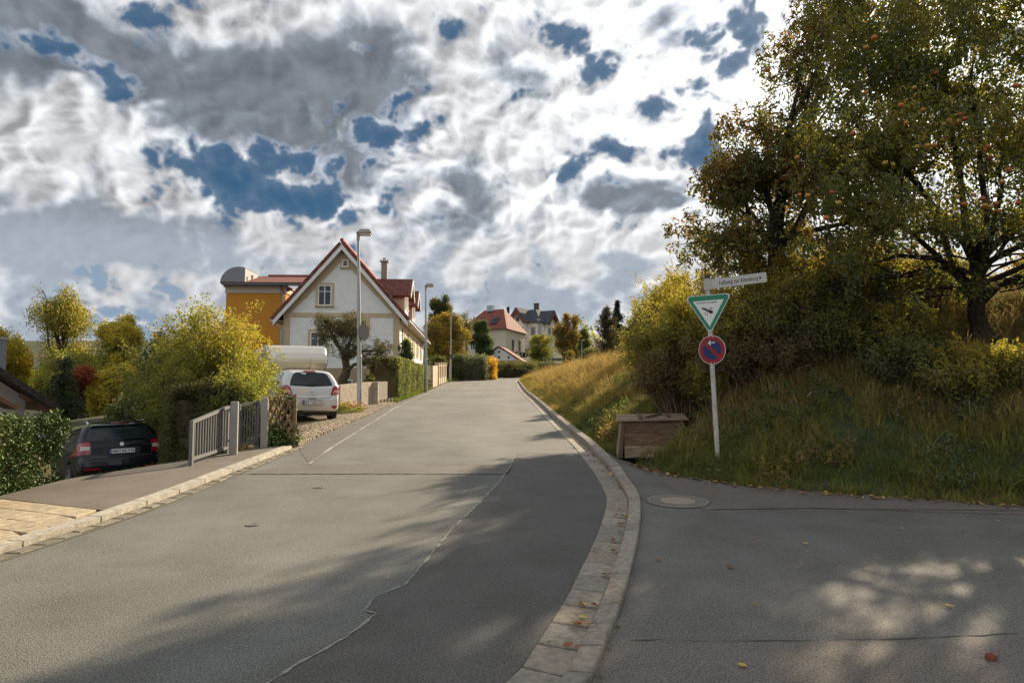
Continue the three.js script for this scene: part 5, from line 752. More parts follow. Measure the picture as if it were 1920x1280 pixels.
function plateTex(a, b) { return canvasTex(512, 112, (g, w, h) => { g.fillStyle = '#111'; g.fillRect(0, 0, w, h); g.fillStyle = '#d9d8d2'; g.fillRect(6, 6, w - 12, h - 12); g.fillStyle = '#1a3f9c'; g.fillRect(6, 6, 46, h - 12); g.fillStyle = '#e8c840'; for (let i = 0; i < 12; i++) { g.beginPath(); g.arc(29 + Math.cos(i / 12 * 6.28) * 13, 34 + Math.sin(i / 12 * 6.28) * 13, 2.4, 0, 7); g.fill(); } g.fillStyle = '#eee'; g.font = 'bold 30px sans-serif'; g.fillText('D', 18, 92); g.fillStyle = '#101010'; g.font = 'bold 84px sans-serif'; g.fillText(a, 64, 88, 122); g.fillText(b, 246, 88, 250); g.fillStyle = '#2e62a8'; g.beginPath(); g.arc(214, 36, 15, 0, 7); g.fill(); g.fillStyle = '#9aa0a4'; g.beginPath(); g.arc(214, 78, 15, 0, 7); g.fill(); }); }
// o: side profile [forward from the tail, height], plan [forward, half width], front [half width, height]
function carBody(o) {
  const sd = polyDist(o.side), pl = polyDist([...o.plan.map(([u, w]) => [u, w]), ...o.plan.slice().reverse().map(([u, w]) => [u, -w])]), fr = polyDist([...o.front.map(([w, y]) => [w, y]), ...o.front.slice().reverse().map(([w, y]) => [-w, y])]);
  return (x, y, z) => { const u = -z, a = Math.abs(x); let d = smax(smax(sd(u, y) , pl(u, a), 0.12), fr(a, y), 0.14); for (const w of o.wheels) { const c = Math.hypot(u - w[0], y - w[1]) - w[2]; d = smax(d, -Math.max(c, 0.56 - a), 0.03); } return d; };
}
const mirrorX = (l) => l.map(([x, y]) => [-x, y]).reverse();
// white hatchback; local origin under the tail, driving toward -z
{
  const D = 19.3, b = P(584, 790, D), t = thing('hatchback_car', 'white hatchback with a pale sticker on its tailgate, parked on the cobbled driveway', 'car', b.x, b.y + 0.0, D, rad(29)); t.rotation.z = rad(-0.6);
  const f = carBody({ side: [[0.3, 0.24], [0.1, 0.30], [0.01, 0.45], [0, 0.62], [0.06, 0.72], [0.10, 0.95], [0.16, 1.02], [0.40, 1.36], [0.52, 1.44], [1.2, 1.50], [1.8, 1.49], [2.25, 1.42], [3.0, 1.02], [3.7, 0.84], [3.95, 0.66], [4.02, 0.45], [3.92, 0.25]], plan: [[0.0, 0.60], [0.05, 0.74], [0.25, 0.83], [0.9, 0.86], [2.8, 0.86], [3.6, 0.78], [3.95, 0.5], [4.03, 0.2]], front: [[0.0, 0.18], [0.76, 0.18], [0.855, 0.42], [0.86, 0.72], [0.83, 0.98], [0.70, 1.26], [0.58, 1.45], [0.40, 1.53], [0, 1.545]], wheels: [[0.66, 0.30, 0.345], [3.15, 0.30, 0.345]] });
  const paint = phys({ color: C(0.62, 0.62, 0.60), roughness: 0.35, clearcoat: 1, clearcoatRoughness: 0.05 });
  put(t, 'body', surfaceNet(f, [-0.95, 0.1, -4.15], [0.95, 1.62, 0.12], 0.036), paint);
  const Zb = (p) => V(p[0], p[1], 0.6), back = V(0, 0, -1), Xl = (p) => V(-1.3, p[1], -p[0]), right = V(1, 0, 0);
  put(t, 'rear_window', panel(f, [[-0.60, 1.015], [-0.52, 1.0], [0, 0.975], [0.52, 1.0], [0.60, 1.015], [0.56, 1.16], [0.48, 1.32], [0.40, 1.375], [0, 1.395], [-0.40, 1.375], [-0.48, 1.32], [-0.56, 1.16]], Zb, back, 0.005), carGlass);
  put(t, 'brake_light', panel(f, [[-0.17, 1.40], [0.17, 1.40], [0.16, 1.432], [-0.16, 1.432]], Zb, back, 0.012), redLens);
  put(t, 'wiper', [bar(V(0.0, 1.0, -0.135), V(0.3, 1.025, -0.155), 0.025), rod(V(0, 1.0, -0.17), V(0, 1.0, -0.11), 0.03)], black);
  // tailgate outline as a dark groove strip around it, and the step of the bumper
  const groove = (pts) => put(t, 'tailgate_seam', pts.map((p, i) => i ? panel(f, (() => { const a = pts[i - 1], e = p, l = Math.hypot(e[0] - a[0], e[1] - a[1]), nx = -(e[1] - a[1]) / l * 0.0055, ny = (e[0] - a[0]) / l * 0.0055; return [[a[0] + nx, a[1] + ny], [e[0] + nx, e[1] + ny], [e[0] - nx, e[1] - ny], [a[0] - nx, a[1] - ny]]; })(), Zb, back, 0.0025, 0, 0.004) : null).filter(Boolean), black);
  groove([[-0.60, 1.0], [-0.575, 0.86], [-0.53, 0.7], [-0.47, 0.655], [0, 0.64], [0.47, 0.655], [0.53, 0.7], [0.575, 0.86], [0.60, 1.0]]);
  for (const s of [-1, 1]) {
    const L = (l) => s < 0 ? l : mirrorX(l);
    const tl = put(t, 'tail_light', panel(f, L([[-0.82, 0.79], [-0.55, 0.735], [-0.535, 0.78], [-0.585, 0.93], [-0.65, 1.0], [-0.75, 1.01], [-0.82, 0.95]]), Zb, back, 0.014), redLens);
    put(tl, 'reversing_lens', panel(f, L([[-0.745, 0.805], [-0.585, 0.768], [-0.60, 0.845], [-0.65, 0.89], [-0.735, 0.88]]), Zb, back, 0.02), clearLens); put(tl, 'indicator_lens', panel(f, L([[-0.68, 0.80], [-0.61, 0.785], [-0.615, 0.83], [-0.67, 0.84]]), Zb, back, 0.026, 1), amberLens);
    put(t, 'fog_light', panel(f, L([[-0.72, 0.44], [-0.55, 0.44], [-0.57, 0.385], [-0.64, 0.345], [-0.69, 0.37]]), Zb, back, 0.008), redLens);
    const X = s < 0 ? Xl : (p) => V(1.3, p[1], -p[0]), dd = s < 0 ? right : V(-1, 0, 0);
    put(t, 'side_window', panel(f, [[0.95, 1.02], [1.45, 0.99], [1.45, 1.40], [1.0, 1.40], [0.78, 1.30], [0.70, 1.12]], X, dd, 0.004), carGlass); put(t, 'side_window', panel(f, [[1.53, 0.985], [2.7, 0.95], [2.3, 1.3], [2.1, 1.38], [1.53, 1.40]], X, dd, 0.004), carGlass);
    put(t, 'door_handle', rbox(0.03, 0.03, 0.16, 0.01, s * 0.865, 0.86, -1.75), paint); put(t, 'wing_mirror', rbox(0.2, 0.14, 0.1, 0.04, s * 0.95, 1.0, -2.55), paint);
    wheel(t, s * 0.72, 0.305, -0.66, 0.305, 0.19, s); wheel(t, s * 0.72, 0.305, -3.15, 0.305, 0.19, s);
  }
  put(t, 'plate_recess', panel(f, [[-0.36, 0.46], [0.36, 0.46], [0.30, 0.615], [0, 0.625], [-0.30, 0.615]], Zb, back, 0.003), phys({ color: C(0.5, 0.5, 0.48), roughness: 0.4, clearcoat: 1 }));
  const np = put(t, 'number_plate', rbox(0.52, 0.115, 0.012, 0.004, 0, 0.525, 0.022), std(0.05, 0.05, 0.05, 0.5)); put(np, 'print', new THREE.PlaneGeometry(0.515, 0.11).translate(0, 0.525, 0.0292), std(1, 1, 1, 0.4, { map: plateTex('BA', 'AM 31') }));
  put(t, 'plate_lamp_bar', rbox(0.22, 0.02, 0.03, 0.008, 0, 0.65, -0.03), black);
  put(t, 'emblem', prism([[0, -0.062], [0.04, 0], [0, 0.062], [-0.04, 0]], 0.012, 0.003).translate(0, 0.85, -0.055), chrome);
  put(t, 'model_letters', [-0.11, -0.055, 0.0, 0.05, 0.10].map((x) => box(0.03, 0.022, 0.006, x + 0.02, 0.74, -0.055)), chrome).userData.kind = 'stuff';
  put(t, 'sticker', panel(f, [[-0.36, 0.76], [-0.33, 0.80], [-0.29, 0.79], [-0.27, 0.75], [-0.25, 0.79], [-0.15, 0.80], [-0.09, 0.83], [-0.11, 0.88], [-0.16, 0.91], [-0.24, 0.915], [-0.31, 0.88], [-0.36, 0.82]], Zb, back, 0.003, 1), std(0.72, 0.68, 0.55, 0.5));
  put(t, 'underbody', [box(1.3, 0.16, 3.4, 0, 0.24, -2), rod(V(-0.3, 0.24, -0.1), V(-0.3, 0.24, -0.7), 0.1), box(1.1, 0.1, 0.12, 0, 0.3, -0.66)], black);
  put(t, 'aerial', [rod(V(0.02, 1.5, -0.62), V(0.02, 1.52, -0.6), 0.025), rod(V(0.02, 1.52, -0.6), V(0.03, 1.78, -0.42), 0.006, 0.004)], black);
}
// black estate car on the sunken driveway
{
  const D = 15.0, bx = at(240, D), t = thing('estate_car', 'black estate car with red tail lights parked nose down on the sunken driveway', 'car', bx, -0.55, D, rad(42)); t.rotation.order = 'YXZ'; t.rotation.x = rad(-7); t.rotation.z = rad(0.5);
  const f = carBody({ side: [[0.35, 0.24], [0.06, 0.32], [0.0, 0.5], [0.02, 0.66], [0.09, 0.72], [0.10, 0.95], [0.15, 1.03], [0.42, 1.40], [0.5, 1.45], [1.4, 1.485], [2.3, 1.47], [2.8, 1.38], [3.5, 1.02], [4.2, 0.86], [4.5, 0.66], [4.57, 0.45], [4.45, 0.25]], plan: [[0.0, 0.62], [0.05, 0.78], [0.28, 0.86], [0.9, 0.885], [3.4, 0.885], [4.1, 0.82], [4.5, 0.55], [4.58, 0.2]], front: [[0.0, 0.18], [0.78, 0.18], [0.875, 0.42], [0.885, 0.75], [0.86, 1.0], [0.74, 1.27], [0.64, 1.43], [0.46, 1.49], [0, 1.505]], wheels: [[1.0, 0.31, 0.36], [3.6, 0.31, 0.36]] });
  const paint = phys({ color: C(0.008, 0.008, 0.011), roughness: 0.35, specularIntensity: 0.3, clearcoat: 0.7, clearcoatRoughness: 0.04 });
  put(t, 'body', surfaceNet(f, [-0.97, 0.1, -4.7], [0.97, 1.58, 0.12], 0.038), paint);
  const Zb = (p) => V(p[0], p[1], 0.6), back = V(0, 0, -1);
  put(t, 'rear_window', panel(f, [[-0.70, 1.06], [0.70, 1.06], [0.66, 1.2], [0.56, 1.38], [0.48, 1.405], [-0.48, 1.405], [-0.56, 1.38], [-0.66, 1.2]], Zb, back, 0.005), carGlass);
  put(t, 'spoiler', rbox(1.06, 0.03, 0.14, 0.012, 0, 1.475, -0.44), paint); put(t, 'brake_light', box(0.32, 0.022, 0.02, 0, 1.462, -0.37), redLens);
  put(t, 'wiper', [bar(V(0.05, 1.08, -0.15), V(0.45, 1.09, -0.165), 0.028)], black);
  for (const s of [-1, 1]) {
    const L = (l) => s < 0 ? l : mirrorX(l);
    const tl = put(t, 'tail_light', panel(f, L([[-0.86, 0.76], [-0.60, 0.78], [-0.60, 1.03], [-0.70, 1.04], [-0.80, 1.0]]), Zb, back, 0.016), redLens); put(tl, 'reversing_lens', panel(f, L([[-0.78, 0.86], [-0.61, 0.865], [-0.61, 0.94], [-0.76, 0.95]]), Zb, back, 0.021, 1), clearLens);
    put(t, 'reflector', panel(f, L([[-0.74, 0.44], [-0.42, 0.44], [-0.42, 0.475], [-0.74, 0.48]]), Zb, back, 0.006), redLens);
    const X = (p) => V(s * 1.3, p[1], -p[0]), dd = V(-s, 0, 0);
    put(t, 'side_window', panel(f, [[0.6, 1.08], [1.3, 1.04], [1.3, 1.40], [0.78, 1.40]], X, dd, 0.004), carGlass); put(t, 'side_window', panel(f, [[1.36, 1.035], [2.2, 1.01], [2.2, 1.41], [1.36, 1.40]], X, dd, 0.004), carGlass); put(t, 'side_window', panel(f, [[2.27, 1.005], [3.1, 0.98], [2.75, 1.28], [2.5, 1.40], [2.27, 1.41]], X, dd, 0.004), carGlass);
    put(t, 'roof_rail', tube([V(s * 0.56, 1.44, -0.5), V(s * 0.58, 1.525, -0.62), V(s * 0.59, 1.54, -1.4), V(s * 0.58, 1.53, -2.3), V(s * 0.57, 1.45, -2.5)], 0.02, 0.02, 8), chrome);
    put(t, 'wing_mirror', rbox(0.22, 0.14, 0.1, 0.04, s * 0.99, 1.03, -2.95), paint); put(t, 'door_handle', rbox(0.03, 0.03, 0.16, 0.01, s * 0.89, 0.9, -1.7), paint);
    wheel(t, s * 0.76, 0.315, -1.0, 0.315, 0.2, s); wheel(t, s * 0.76, 0.315, -3.6, 0.315, 0.2, s);
  }
  put(t, 'plate_recess', panel(f, [[-0.36, 0.77], [-0.30, 0.72], [0.30, 0.72], [0.36, 0.77], [0.38, 0.89], [-0.38, 0.89]], Zb, back, 0.004), std(0.03, 0.03, 0.033, 0.5));
  const np = put(t, 'number_plate', rbox(0.52, 0.115, 0.012, 0.004, 0, 0.815, -0.055), black); put(np, 'print', new THREE.PlaneGeometry(0.515, 0.11).translate(0, 0.815, -0.048), std(1, 1, 1, 0.4, { map: plateTex('NM', 'HZ 119') }));
  put(t, 'emblem', [new THREE.CylinderGeometry(0.042, 0.042, 0.012, 24).rotateX(Math.PI / 2).translate(0, 0.965, -0.075)], chrome);
  put(t, 'model_letters', [0, 1, 2, 3, 4, 5, 6].map((i) => box(0.02, 0.02, 0.008, 0.42 + i * 0.026, 0.935, -0.095)), chrome).userData.kind = 'stuff';
  put(t, 'tailgate_seam', [panel(f, [[-0.60, 0.70], [0.60, 0.70], [0.60, 0.712], [-0.60, 0.712]], Zb, back, 0.004), panel(f, [[-0.606, 0.71], [-0.594, 0.71], [-0.594, 1.03], [-0.606, 1.03]], Zb, back, 0.003), panel(f, [[0.594, 0.71], [0.606, 0.71], [0.606, 1.03], [0.594, 1.03]], Zb, back, 0.003)], std(0.12, 0.12, 0.13, 0.3, { metalness: 0.6 }));
  put(t, 'underbody', [box(1.4, 0.16, 3.9, 0, 0.24, -2.2)], black);
}
// a silver car glimpsed behind the black one
{
  const D = 19.5, t = thing('hatchback_car', 'silver car mostly hidden behind the hedge and the black estate', 'car', at(112, D), -1.1, D, rad(42));
  const f = carBody({ side: [[0.3, 0.24], [0, 0.5], [0.02, 0.7], [0.15, 1.0], [0.45, 1.38], [1.2, 1.46], [2.2, 1.40], [3.0, 1.0], [3.9, 0.8], [4.0, 0.4], [3.9, 0.25]], plan: [[0, 0.6], [0.25, 0.82], [2.8, 0.84], [3.8, 0.7], [4.0, 0.2]], front: [[0, 0.18], [0.76, 0.18], [0.85, 0.5], [0.84, 0.9], [0.66, 1.3], [0.5, 1.46], [0, 1.5]], wheels: [[0.7, 0.3, 0.34], [3.1, 0.3, 0.34]] });
  put(t, 'body', surfaceNet(f, [-0.93, 0.1, -4.1], [0.93, 1.58, 0.12], 0.06), phys({ color: C(0.42, 0.46, 0.52), roughness: 0.3, metalness: 0.4, clearcoat: 1 }));
  put(t, 'rear_window', panel(f, [[-0.58, 1.03], [0.58, 1.03], [0.46, 1.32], [-0.46, 1.32]], (p) => V(p[0], p[1], 0.6), V(0, 0, -1), 0.005), carGlass);
  for (const s of [-1, 1]) { put(t, 'side_window', panel(f, [[0.8, 1.03], [2.6, 0.98], [2.1, 1.34], [0.9, 1.36]], (p) => V(s * 1.3, p[1], -p[0]), V(-s, 0, 0), 0.004), carGlass); put(t, 'tail_light', panel(f, s < 0 ? [[-0.78, 0.78], [-0.58, 0.78], [-0.58, 0.98], [-0.74, 0.98]] : mirrorX([[-0.78, 0.78], [-0.58, 0.78], [-0.58, 0.98], [-0.74, 0.98]]), (p) => V(p[0], p[1], 0.6), V(0, 0, -1), 0.012), redLens); wheel(t, s * 0.72, 0.305, -0.7, 0.305, 0.19, s); wheel(t, s * 0.72, 0.305, -3.1, 0.305, 0.19, s); }
}
// alcove camper facing the road behind the hatchback; here local +z is its nose
{
  const D = 24.6, b = P(556, 760, D), t = thing('camper_van', 'cream camper van with a bulging alcove over the cab, behind the white hatchback', 'camper van', b.x, P(556, 646, D).y - 2.93, D, rad(26));
  const sdA = polyDist([[0.05, 2.28], [0.0, 2.42], [0.06, 2.62], [0.38, 2.88], [0.7, 2.93], [5.6, 2.93], [5.6, 1.9], [1.9, 1.93], [0.55, 1.97]]), sdB = polyDist([[0.3, 0.35], [0.25, 0.7], [0.42, 0.98], [1.05, 1.14], [1.75, 2.0], [2.2, 2.0], [2.2, 0.35]]), sdC = polyDist([[2.1, 0.45], [2.1, 2.1], [5.6, 2.1], [5.6, 0.45]]);
  const f = (x, y, z) => { const u = -z, a = Math.abs(x); const al = smax(sdA(u, y), Math.max(a - 1.08, -9) + Math.max(0, 0.3 - u) * 0.16, 0.1), cab = smax(sdB(u, y), a - 0.92 + Math.max(0, y - 1.1) * 0.16, 0.16), bodyC = smax(sdC(u, y), a - 1.07, 0.06); return Math.min(al, cab, bodyC); };
  put(t, 'body', surfaceNet(f, [-1.2, 0.25, -5.75], [1.2, 3.0, 0.15], 0.05), phys({ color: C(0.66, 0.62, 0.53), roughness: 0.3, clearcoat: 0.6, clearcoatRoughness: 0.1 }));
  const Zf = (p) => V(p[0], p[1], 0.7), back = V(0, 0, -1);
  put(t, 'windscreen', panel(f, [[-0.78, 1.2], [0.78, 1.2], [0.70, 1.84], [-0.70, 1.84]], Zf, back, 0.006), carGlass);
  put(t, 'grille', panel(f, [[-0.5, 0.68], [0.5, 0.68], [0.5, 0.84], [-0.5, 0.84]], Zf, back, 0.008), black); for (const s of [-1, 1]) put(t, 'headlight', panel(f, s < 0 ? [[-0.8, 0.68], [-0.55, 0.68], [-0.55, 0.84], [-0.8, 0.84]] : [[0.55, 0.68], [0.8, 0.68], [0.8, 0.84], [0.55, 0.84]], Zf, back, 0.01), clearLens);
  for (const s of [-1, 1]) { const X = (p) => V(s * 1.5, p[1], -p[0]), dd = V(-s, 0, 0);
    put(t, 'edge_trim', tube([V(s * 1.075, 2.0, -0.62), V(s * 1.07, 2.3, -0.1), V(s * 1.07, 2.5, -0.08), V(s * 1.075, 2.82, -0.4), V(s * 1.075, 2.92, -0.75)], 0.018, 0.018, 6), std(0.16, 0.15, 0.14, 0.5));
    put(t, 'side_window', panel(f, [[0.9, 2.35], [1.5, 2.35], [1.5, 2.7], [0.9, 2.7]], X, dd, 0.008), carGlass); put(t, 'side_window', panel(f, [[2.6, 1.35], [4.2, 1.35], [4.2, 1.85], [2.6, 1.85]], X, dd, 0.008), carGlass);
    for (const [y, h] of [[2.16, 0.04], [2.24, 0.018], [2.06, 0.03]]) put(t, 'stripe', panel(f, [[0.35, y], [5.3, y], [5.3, y + h], [0.5, y + h]], X, dd, 0.003, 1), std(0.2, 0.05, 0.035, 0.5));
    put(t, 'cab_window', panel(f, [[1.35, 1.25], [2.05, 1.25], [2.05, 1.8], [1.65, 1.8]], X, dd, 0.006), carGlass); wheel(t, s * 0.82, 0.33, -1.05, 0.33, 0.2, s); wheel(t, s * 0.88, 0.33, -4.2, 0.33, 0.2, s); put(t, 'wing_mirror', rbox(0.22, 0.3, 0.1, 0.03, s * 1.12, 1.45, -1.4), black); put(t, 'marker_light', box(0.03, 0.05, 0.05, s * 1.085, 2.12, -0.62), redLens); }
}

// ---------- fence, posts and lattice by the pavement ----------
const steel = std(0.21, 0.21, 0.215, 0.55, { metalness: 0.5, map: rep(grainTex, 3) });
function gate(name, label, a, b, ha, hb, n) {     // from foot a to foot b, heights ha and hb
  const t = thing(name, label, 'gate', 0, 0, 0), up = (p, h) => p.clone().setY(p.y + h); put(t, 'post', bar(up(a, -0.05), up(a, ha), 0.055), steel); put(t, 'post', bar(up(b, -0.05), up(b, hb), 0.055), steel);
  put(t, 'top_rail', bar(up(a, ha - 0.025), up(b, hb - 0.025), 0.05), steel); put(t, 'bottom_rail', bar(up(a, 0.06), up(b, 0.06), 0.05), steel);
  for (let i = 1; i < n; i++) { const p = a.clone().lerp(b, i / n), h = lerp(ha, hb, i / n); put(t, 'bar', bar(up(p, 0.085), up(p, h - 0.05), 0.02), steel); }
}
const gd = (x, y) => { const [gx, dd] = G(x, y); return V(gx, R(dd) + 0.1, -dd); };
{
  const a = gd(357, 880), b = gd(424, 856), c = gd(446, 850), e = gd(482, 845);
  gate('metal_gate', 'long grey metal bar gate leaf that climbs along the inner pavement edge', a, b, 0.66, 0.80, 14); gate('metal_gate', 'short grey metal bar gate leaf between the two concrete posts', c, e, 0.80, 0.84, 7);
  for (const [x, y, h, l] of [[437, 858, 0.88, 'pale square concrete post between the two metal gate leaves'], [494, 845, 0.9, 'concrete post standing where the metal gate meets the lattice fence']]) { const p = gd(x, y), t = thing('concrete_post', l, 'post', p.x, p.y, -p.z, 0.25); put(t, 'shaft', rbox(0.125, h + 0.3, 0.125, 0.012, 0, h / 2 - 0.15, 0), grained(0.47, 0.45, 0.41, 0.9, 3, 0.006)); put(t, 'hinge', [box(0.03, 0.05, 0.05, -0.075, h - 0.15, 0.02), box(0.03, 0.05, 0.05, -0.075, 0.2, 0.02)], steel); }
  // lattice fence of crossed half-round laths
  const p0 = P(484, 842, 13.9), p1 = P(545, 838, 13.4); p0.y = H(p0.x, 13.9) + 0.12; p1.y = R(13.5) + 0.06; const L = Math.hypot(p1.x - p0.x, p1.z - p0.z) , t = thing('lattice_fence', 'weathered wooden lattice fence with ivy at its foot beside the driveway', 'fence', p0.x, p0.y, -p0.z, -Math.atan2(p1.z - p0.z, p1.x - p0.x)), dy = (p1.y - p0.y) / L, h = 0.96, wood = [[0.42, 0.33, 0.215], [0.5, 0.4, 0.27], [0.34, 0.26, 0.17]].map((c) => std(...c, 0.9, { map: rep(woodTex, 1) }));
  const r = rng(91), stp = 0.17, lath = (x0, x1, s) => { const clip = (x) => clamp(x, 0, L), a0 = clip(Math.min(x0, x1)), a1 = clip(Math.max(x0, x1)); if (a1 - a0 < 0.08) return; const y = (x) => (s > 0 ? (x - Math.min(x0, x1)) : (Math.max(x0, x1) - x)) / 0.62 * h; put(t, 'lath', bar(V(a0, y(a0) + a0 * dy, s > 0 ? 0.022 : -0.008), V(a1, y(a1) + a1 * dy, s > 0 ? 0.022 : -0.008), 0.042, 0.024), wood[Math.floor(r() * 3)]); };
  for (let x = -0.62; x < L; x += stp) { lath(x, x + 0.62, 1); lath(x, x + 0.62, -1); }
  for (const y of [0.22, 0.86]) put(t, 'rail', bar(V(0, y, -0.05), V(L, y + L * dy, -0.05), 0.06, 0.05), wood[0]); for (const x of [0.02, L / 2, L - 0.02]) put(t, 'post', rod(V(x, -0.2 + x * dy, -0.09), V(x, h + 0.02 + x * dy, -0.09), 0.04), wood[2]);
}
// ---------- driveway of small cobbles, retaining wall, garden ----------
{
  const foot = [[-4.42, 13.9], [-4.5, 16], [-4.58, 20], [-4.72, 25], [-4.9, 28.6]], bl = [], r = rng(95), inside = (x, d) => { if (d < 13.6 || d > 28.4) return false; const e = leftEdge(d); if (x > e - 0.02) return false; if (d < 15.6 && x < -4.7) return false; return x > lerp(-9.5, -7.5, clamp((d - 15) / 10)) && (d < 24 || x > -6.4); };
  const rows = []; for (let d = 13.6; d < 28.6; d += 0.5) { const e = leftEdge(d), far = d < 15.6 ? -4.75 : d > 24 ? -6.4 : -9.2; rows.push(across([far, d], [e, d], 10).map(([x, q]) => [x, q, H(x, q) + 0.03])); }
  struct('driveway', sheet(rows, 0, patch(0.26, 0.2, 0.135, 0.25, 1.2)), std(1, 1, 1, 0.95, { vertexColors: true, map: grainTex }));
  const cob = new RoundedBoxGeometry(0.1, 0.09, 0.1, 1, 0.022), list = []; for (let d = 13.7; d < 28.4; d += 0.107) for (let k = 0; k < 52; k++) { const x = leftEdge(d) - 0.08 - k * 0.107 + (r() - 0.5) * 0.02 + (Math.round(d / 0.107) % 2) * 0.05; if (inside(x, d)) list.push([x, d]); }
  const im = new THREE.InstancedMesh(cob, std(1, 1, 1, 0.9, { map: grainTex }), list.length), m = new THREE.Matrix4(), q = new THREE.Quaternion(), c = C(0, 0, 0); im.name = numbered('driveway_cobbles'); tag(im, 'sandy cobblestones of the driveway in front of the white hatchback', null, null, 'stuff');
  list.forEach(([x, d], i) => { q.setFromEuler(new THREE.Euler((r() - 0.5) * 0.12, (r() - 0.5) * 0.3, (r() - 0.5) * 0.12)); im.setMatrixAt(i, m.compose(V(x, H(x, d) + 0.008 + r() * 0.012, -d), q, V(1, 1, 1))); const w = 0.75 + r() * 0.5; im.setColorAt(i, c.setRGB(0.36 * w, 0.285 * w, 0.20 * w)); }); scene.add(im);
  // small edging stones between the pavement corner and the driveway
  const ed = new THREE.Group(); ed.name = 'edging'; ed.userData.kind = 'structure'; scene.add(ed); for (let i = 0; i < 9; i++) { const d = 13.5 + i * 0.17, x = leftEdge(d) + 0.03 - i * 0.005; put(ed, 'edging_stone', stone([[x - 0.13, d], [x, d + 0.01], [x, d + 0.15], [x - 0.13, d + 0.155]], -0.05, 0.09 - i * 0.006 + r() * 0.02, 0.02), concretes[i % 5]); }
  // retaining wall in two steps
  const conc = grained(0.40, 0.35, 0.28, 0.92, 0.8, 0.005), W1 = [P(637, 775, 24.5), P(698.5, 765, 27.2)], W2 = [P(700, 752, 27.9), P(726, 748, 29.3)];
  const seg = (w, y0, y1, d0, d1, th) => { const a = w[0], b = w[1], n = V(b.x - a.x, 0, b.z - a.z).normalize(), k = V(n.z, 0, -n.x).multiplyScalar(th); if (k.z > 0) k.multiplyScalar(-1); const q = (p, y) => [p.x, y, p.z], a2 = a.clone().add(k), b2 = b.clone().add(k); const t0 = P(0, y0, d0).y, t1 = P(0, y1, d1).y; return facesGeo([[q(a, -0.2), q(b, -0.2), q(b, t1), q(a, t0)], [q(b, -0.2), q(b2, -0.2), q(b2, t1), q(b, t1)], [q(b2, -0.2), q(a2, -0.2), q(a2, t0), q(b2, t1)], [q(a2, -0.2), q(a, -0.2), q(a, t0), q(a2, t0)], [q(a, t0), q(b, t1), q(b2, t1), q(a2, t0)]]); };
  const rw = thing('retaining_wall', 'low bare concrete retaining wall behind the lamp post and flowers', 'wall', 0, 0, 0); put(rw, 'wall_section', seg(W1, 722, 716, 24.5, 27.2, 0.25), conc); put(rw, 'wall_section', seg(W2, 715, 715, 27.9, 29.3, 0.25), grained(0.33, 0.3, 0.25, 0.92, 0.8, 0.005));
  put(rw, 'return_wall', slab([[W1[1].x, 0, W1[1].z], [W2[0].x, 0, W2[0].z], [W2[0].x, P(0, 716, 27.5).y, W2[0].z], [W1[1].x, P(0, 716, 27.5).y, W1[1].z]], 0.2), conc);
  // earth behind the wall is the lawn of the house; a row of small stones at its foot
  for (let i = 0; i < 6; i++) { const p = P(702 + i * 6, 757 - i * 1.2, 27.6 + i * 0.35); put(ed, 'edging_stone', rbox(0.16, 0.2, 0.16, 0.03, p.x, H(p.x, -p.z) + 0.07, p.z), concretes[i % 5]); }
}
// orange flowers at the lamp post
{
  const b = P(650, 783, 22.6), t = thing('marigolds', 'clump of orange marigolds at the foot of the nearest lamp post', 'flowers', b.x, R(22.6) - 0.05, 22.6), r = rng(97), sp = [];
  for (let i = 0; i < 190; i++) { const a = r() * 6.28, q = Math.sqrt(r()); sp.push([Math.cos(a) * q * 0.55, 0.05 + r() * 0.36 * (1 - q * 0.4), Math.sin(a) * q * 0.4, 0.4 + r() * 0.6]); }
  leaves(t, 'foliage', sp, 'tiny', leafMat, [GREEN, LIME, [0.26, 0.3, 0.04]], 98, [1.0, 1.5]);
  const fg = new THREE.SphereGeometry(0.045, 10, 6).scale(1, 0.55, 1), fm = [std(0.62, 0.12, 0.01, 0.8), std(0.68, 0.2, 0.012, 0.8)]; for (let i = 0; i < 24; i++) { const a = r() * 6.28, q = Math.sqrt(r()), m = put(t, 'flower', fg, fm[i % 2]); m.position.set(Math.cos(a) * q * 0.6 + 0.05, 0.3 + r() * 0.2 - q * 0.1, Math.sin(a) * q * 0.42); m.rotation.set(r() - 0.5, 0, r() - 0.5); }
  for (let i = 0; i < 26; i++) sp[i] = sp[i]; put(t, 'stems', sp.slice(0, 60).map((s) => rod(V(s[0] * 0.5, -0.02, s[2] * 0.5), V(s[0], s[1], s[2]), 0.006, 0.004, 4)), std(0.06, 0.1, 0.03, 0.9)).userData.kind = 'stuff';
}
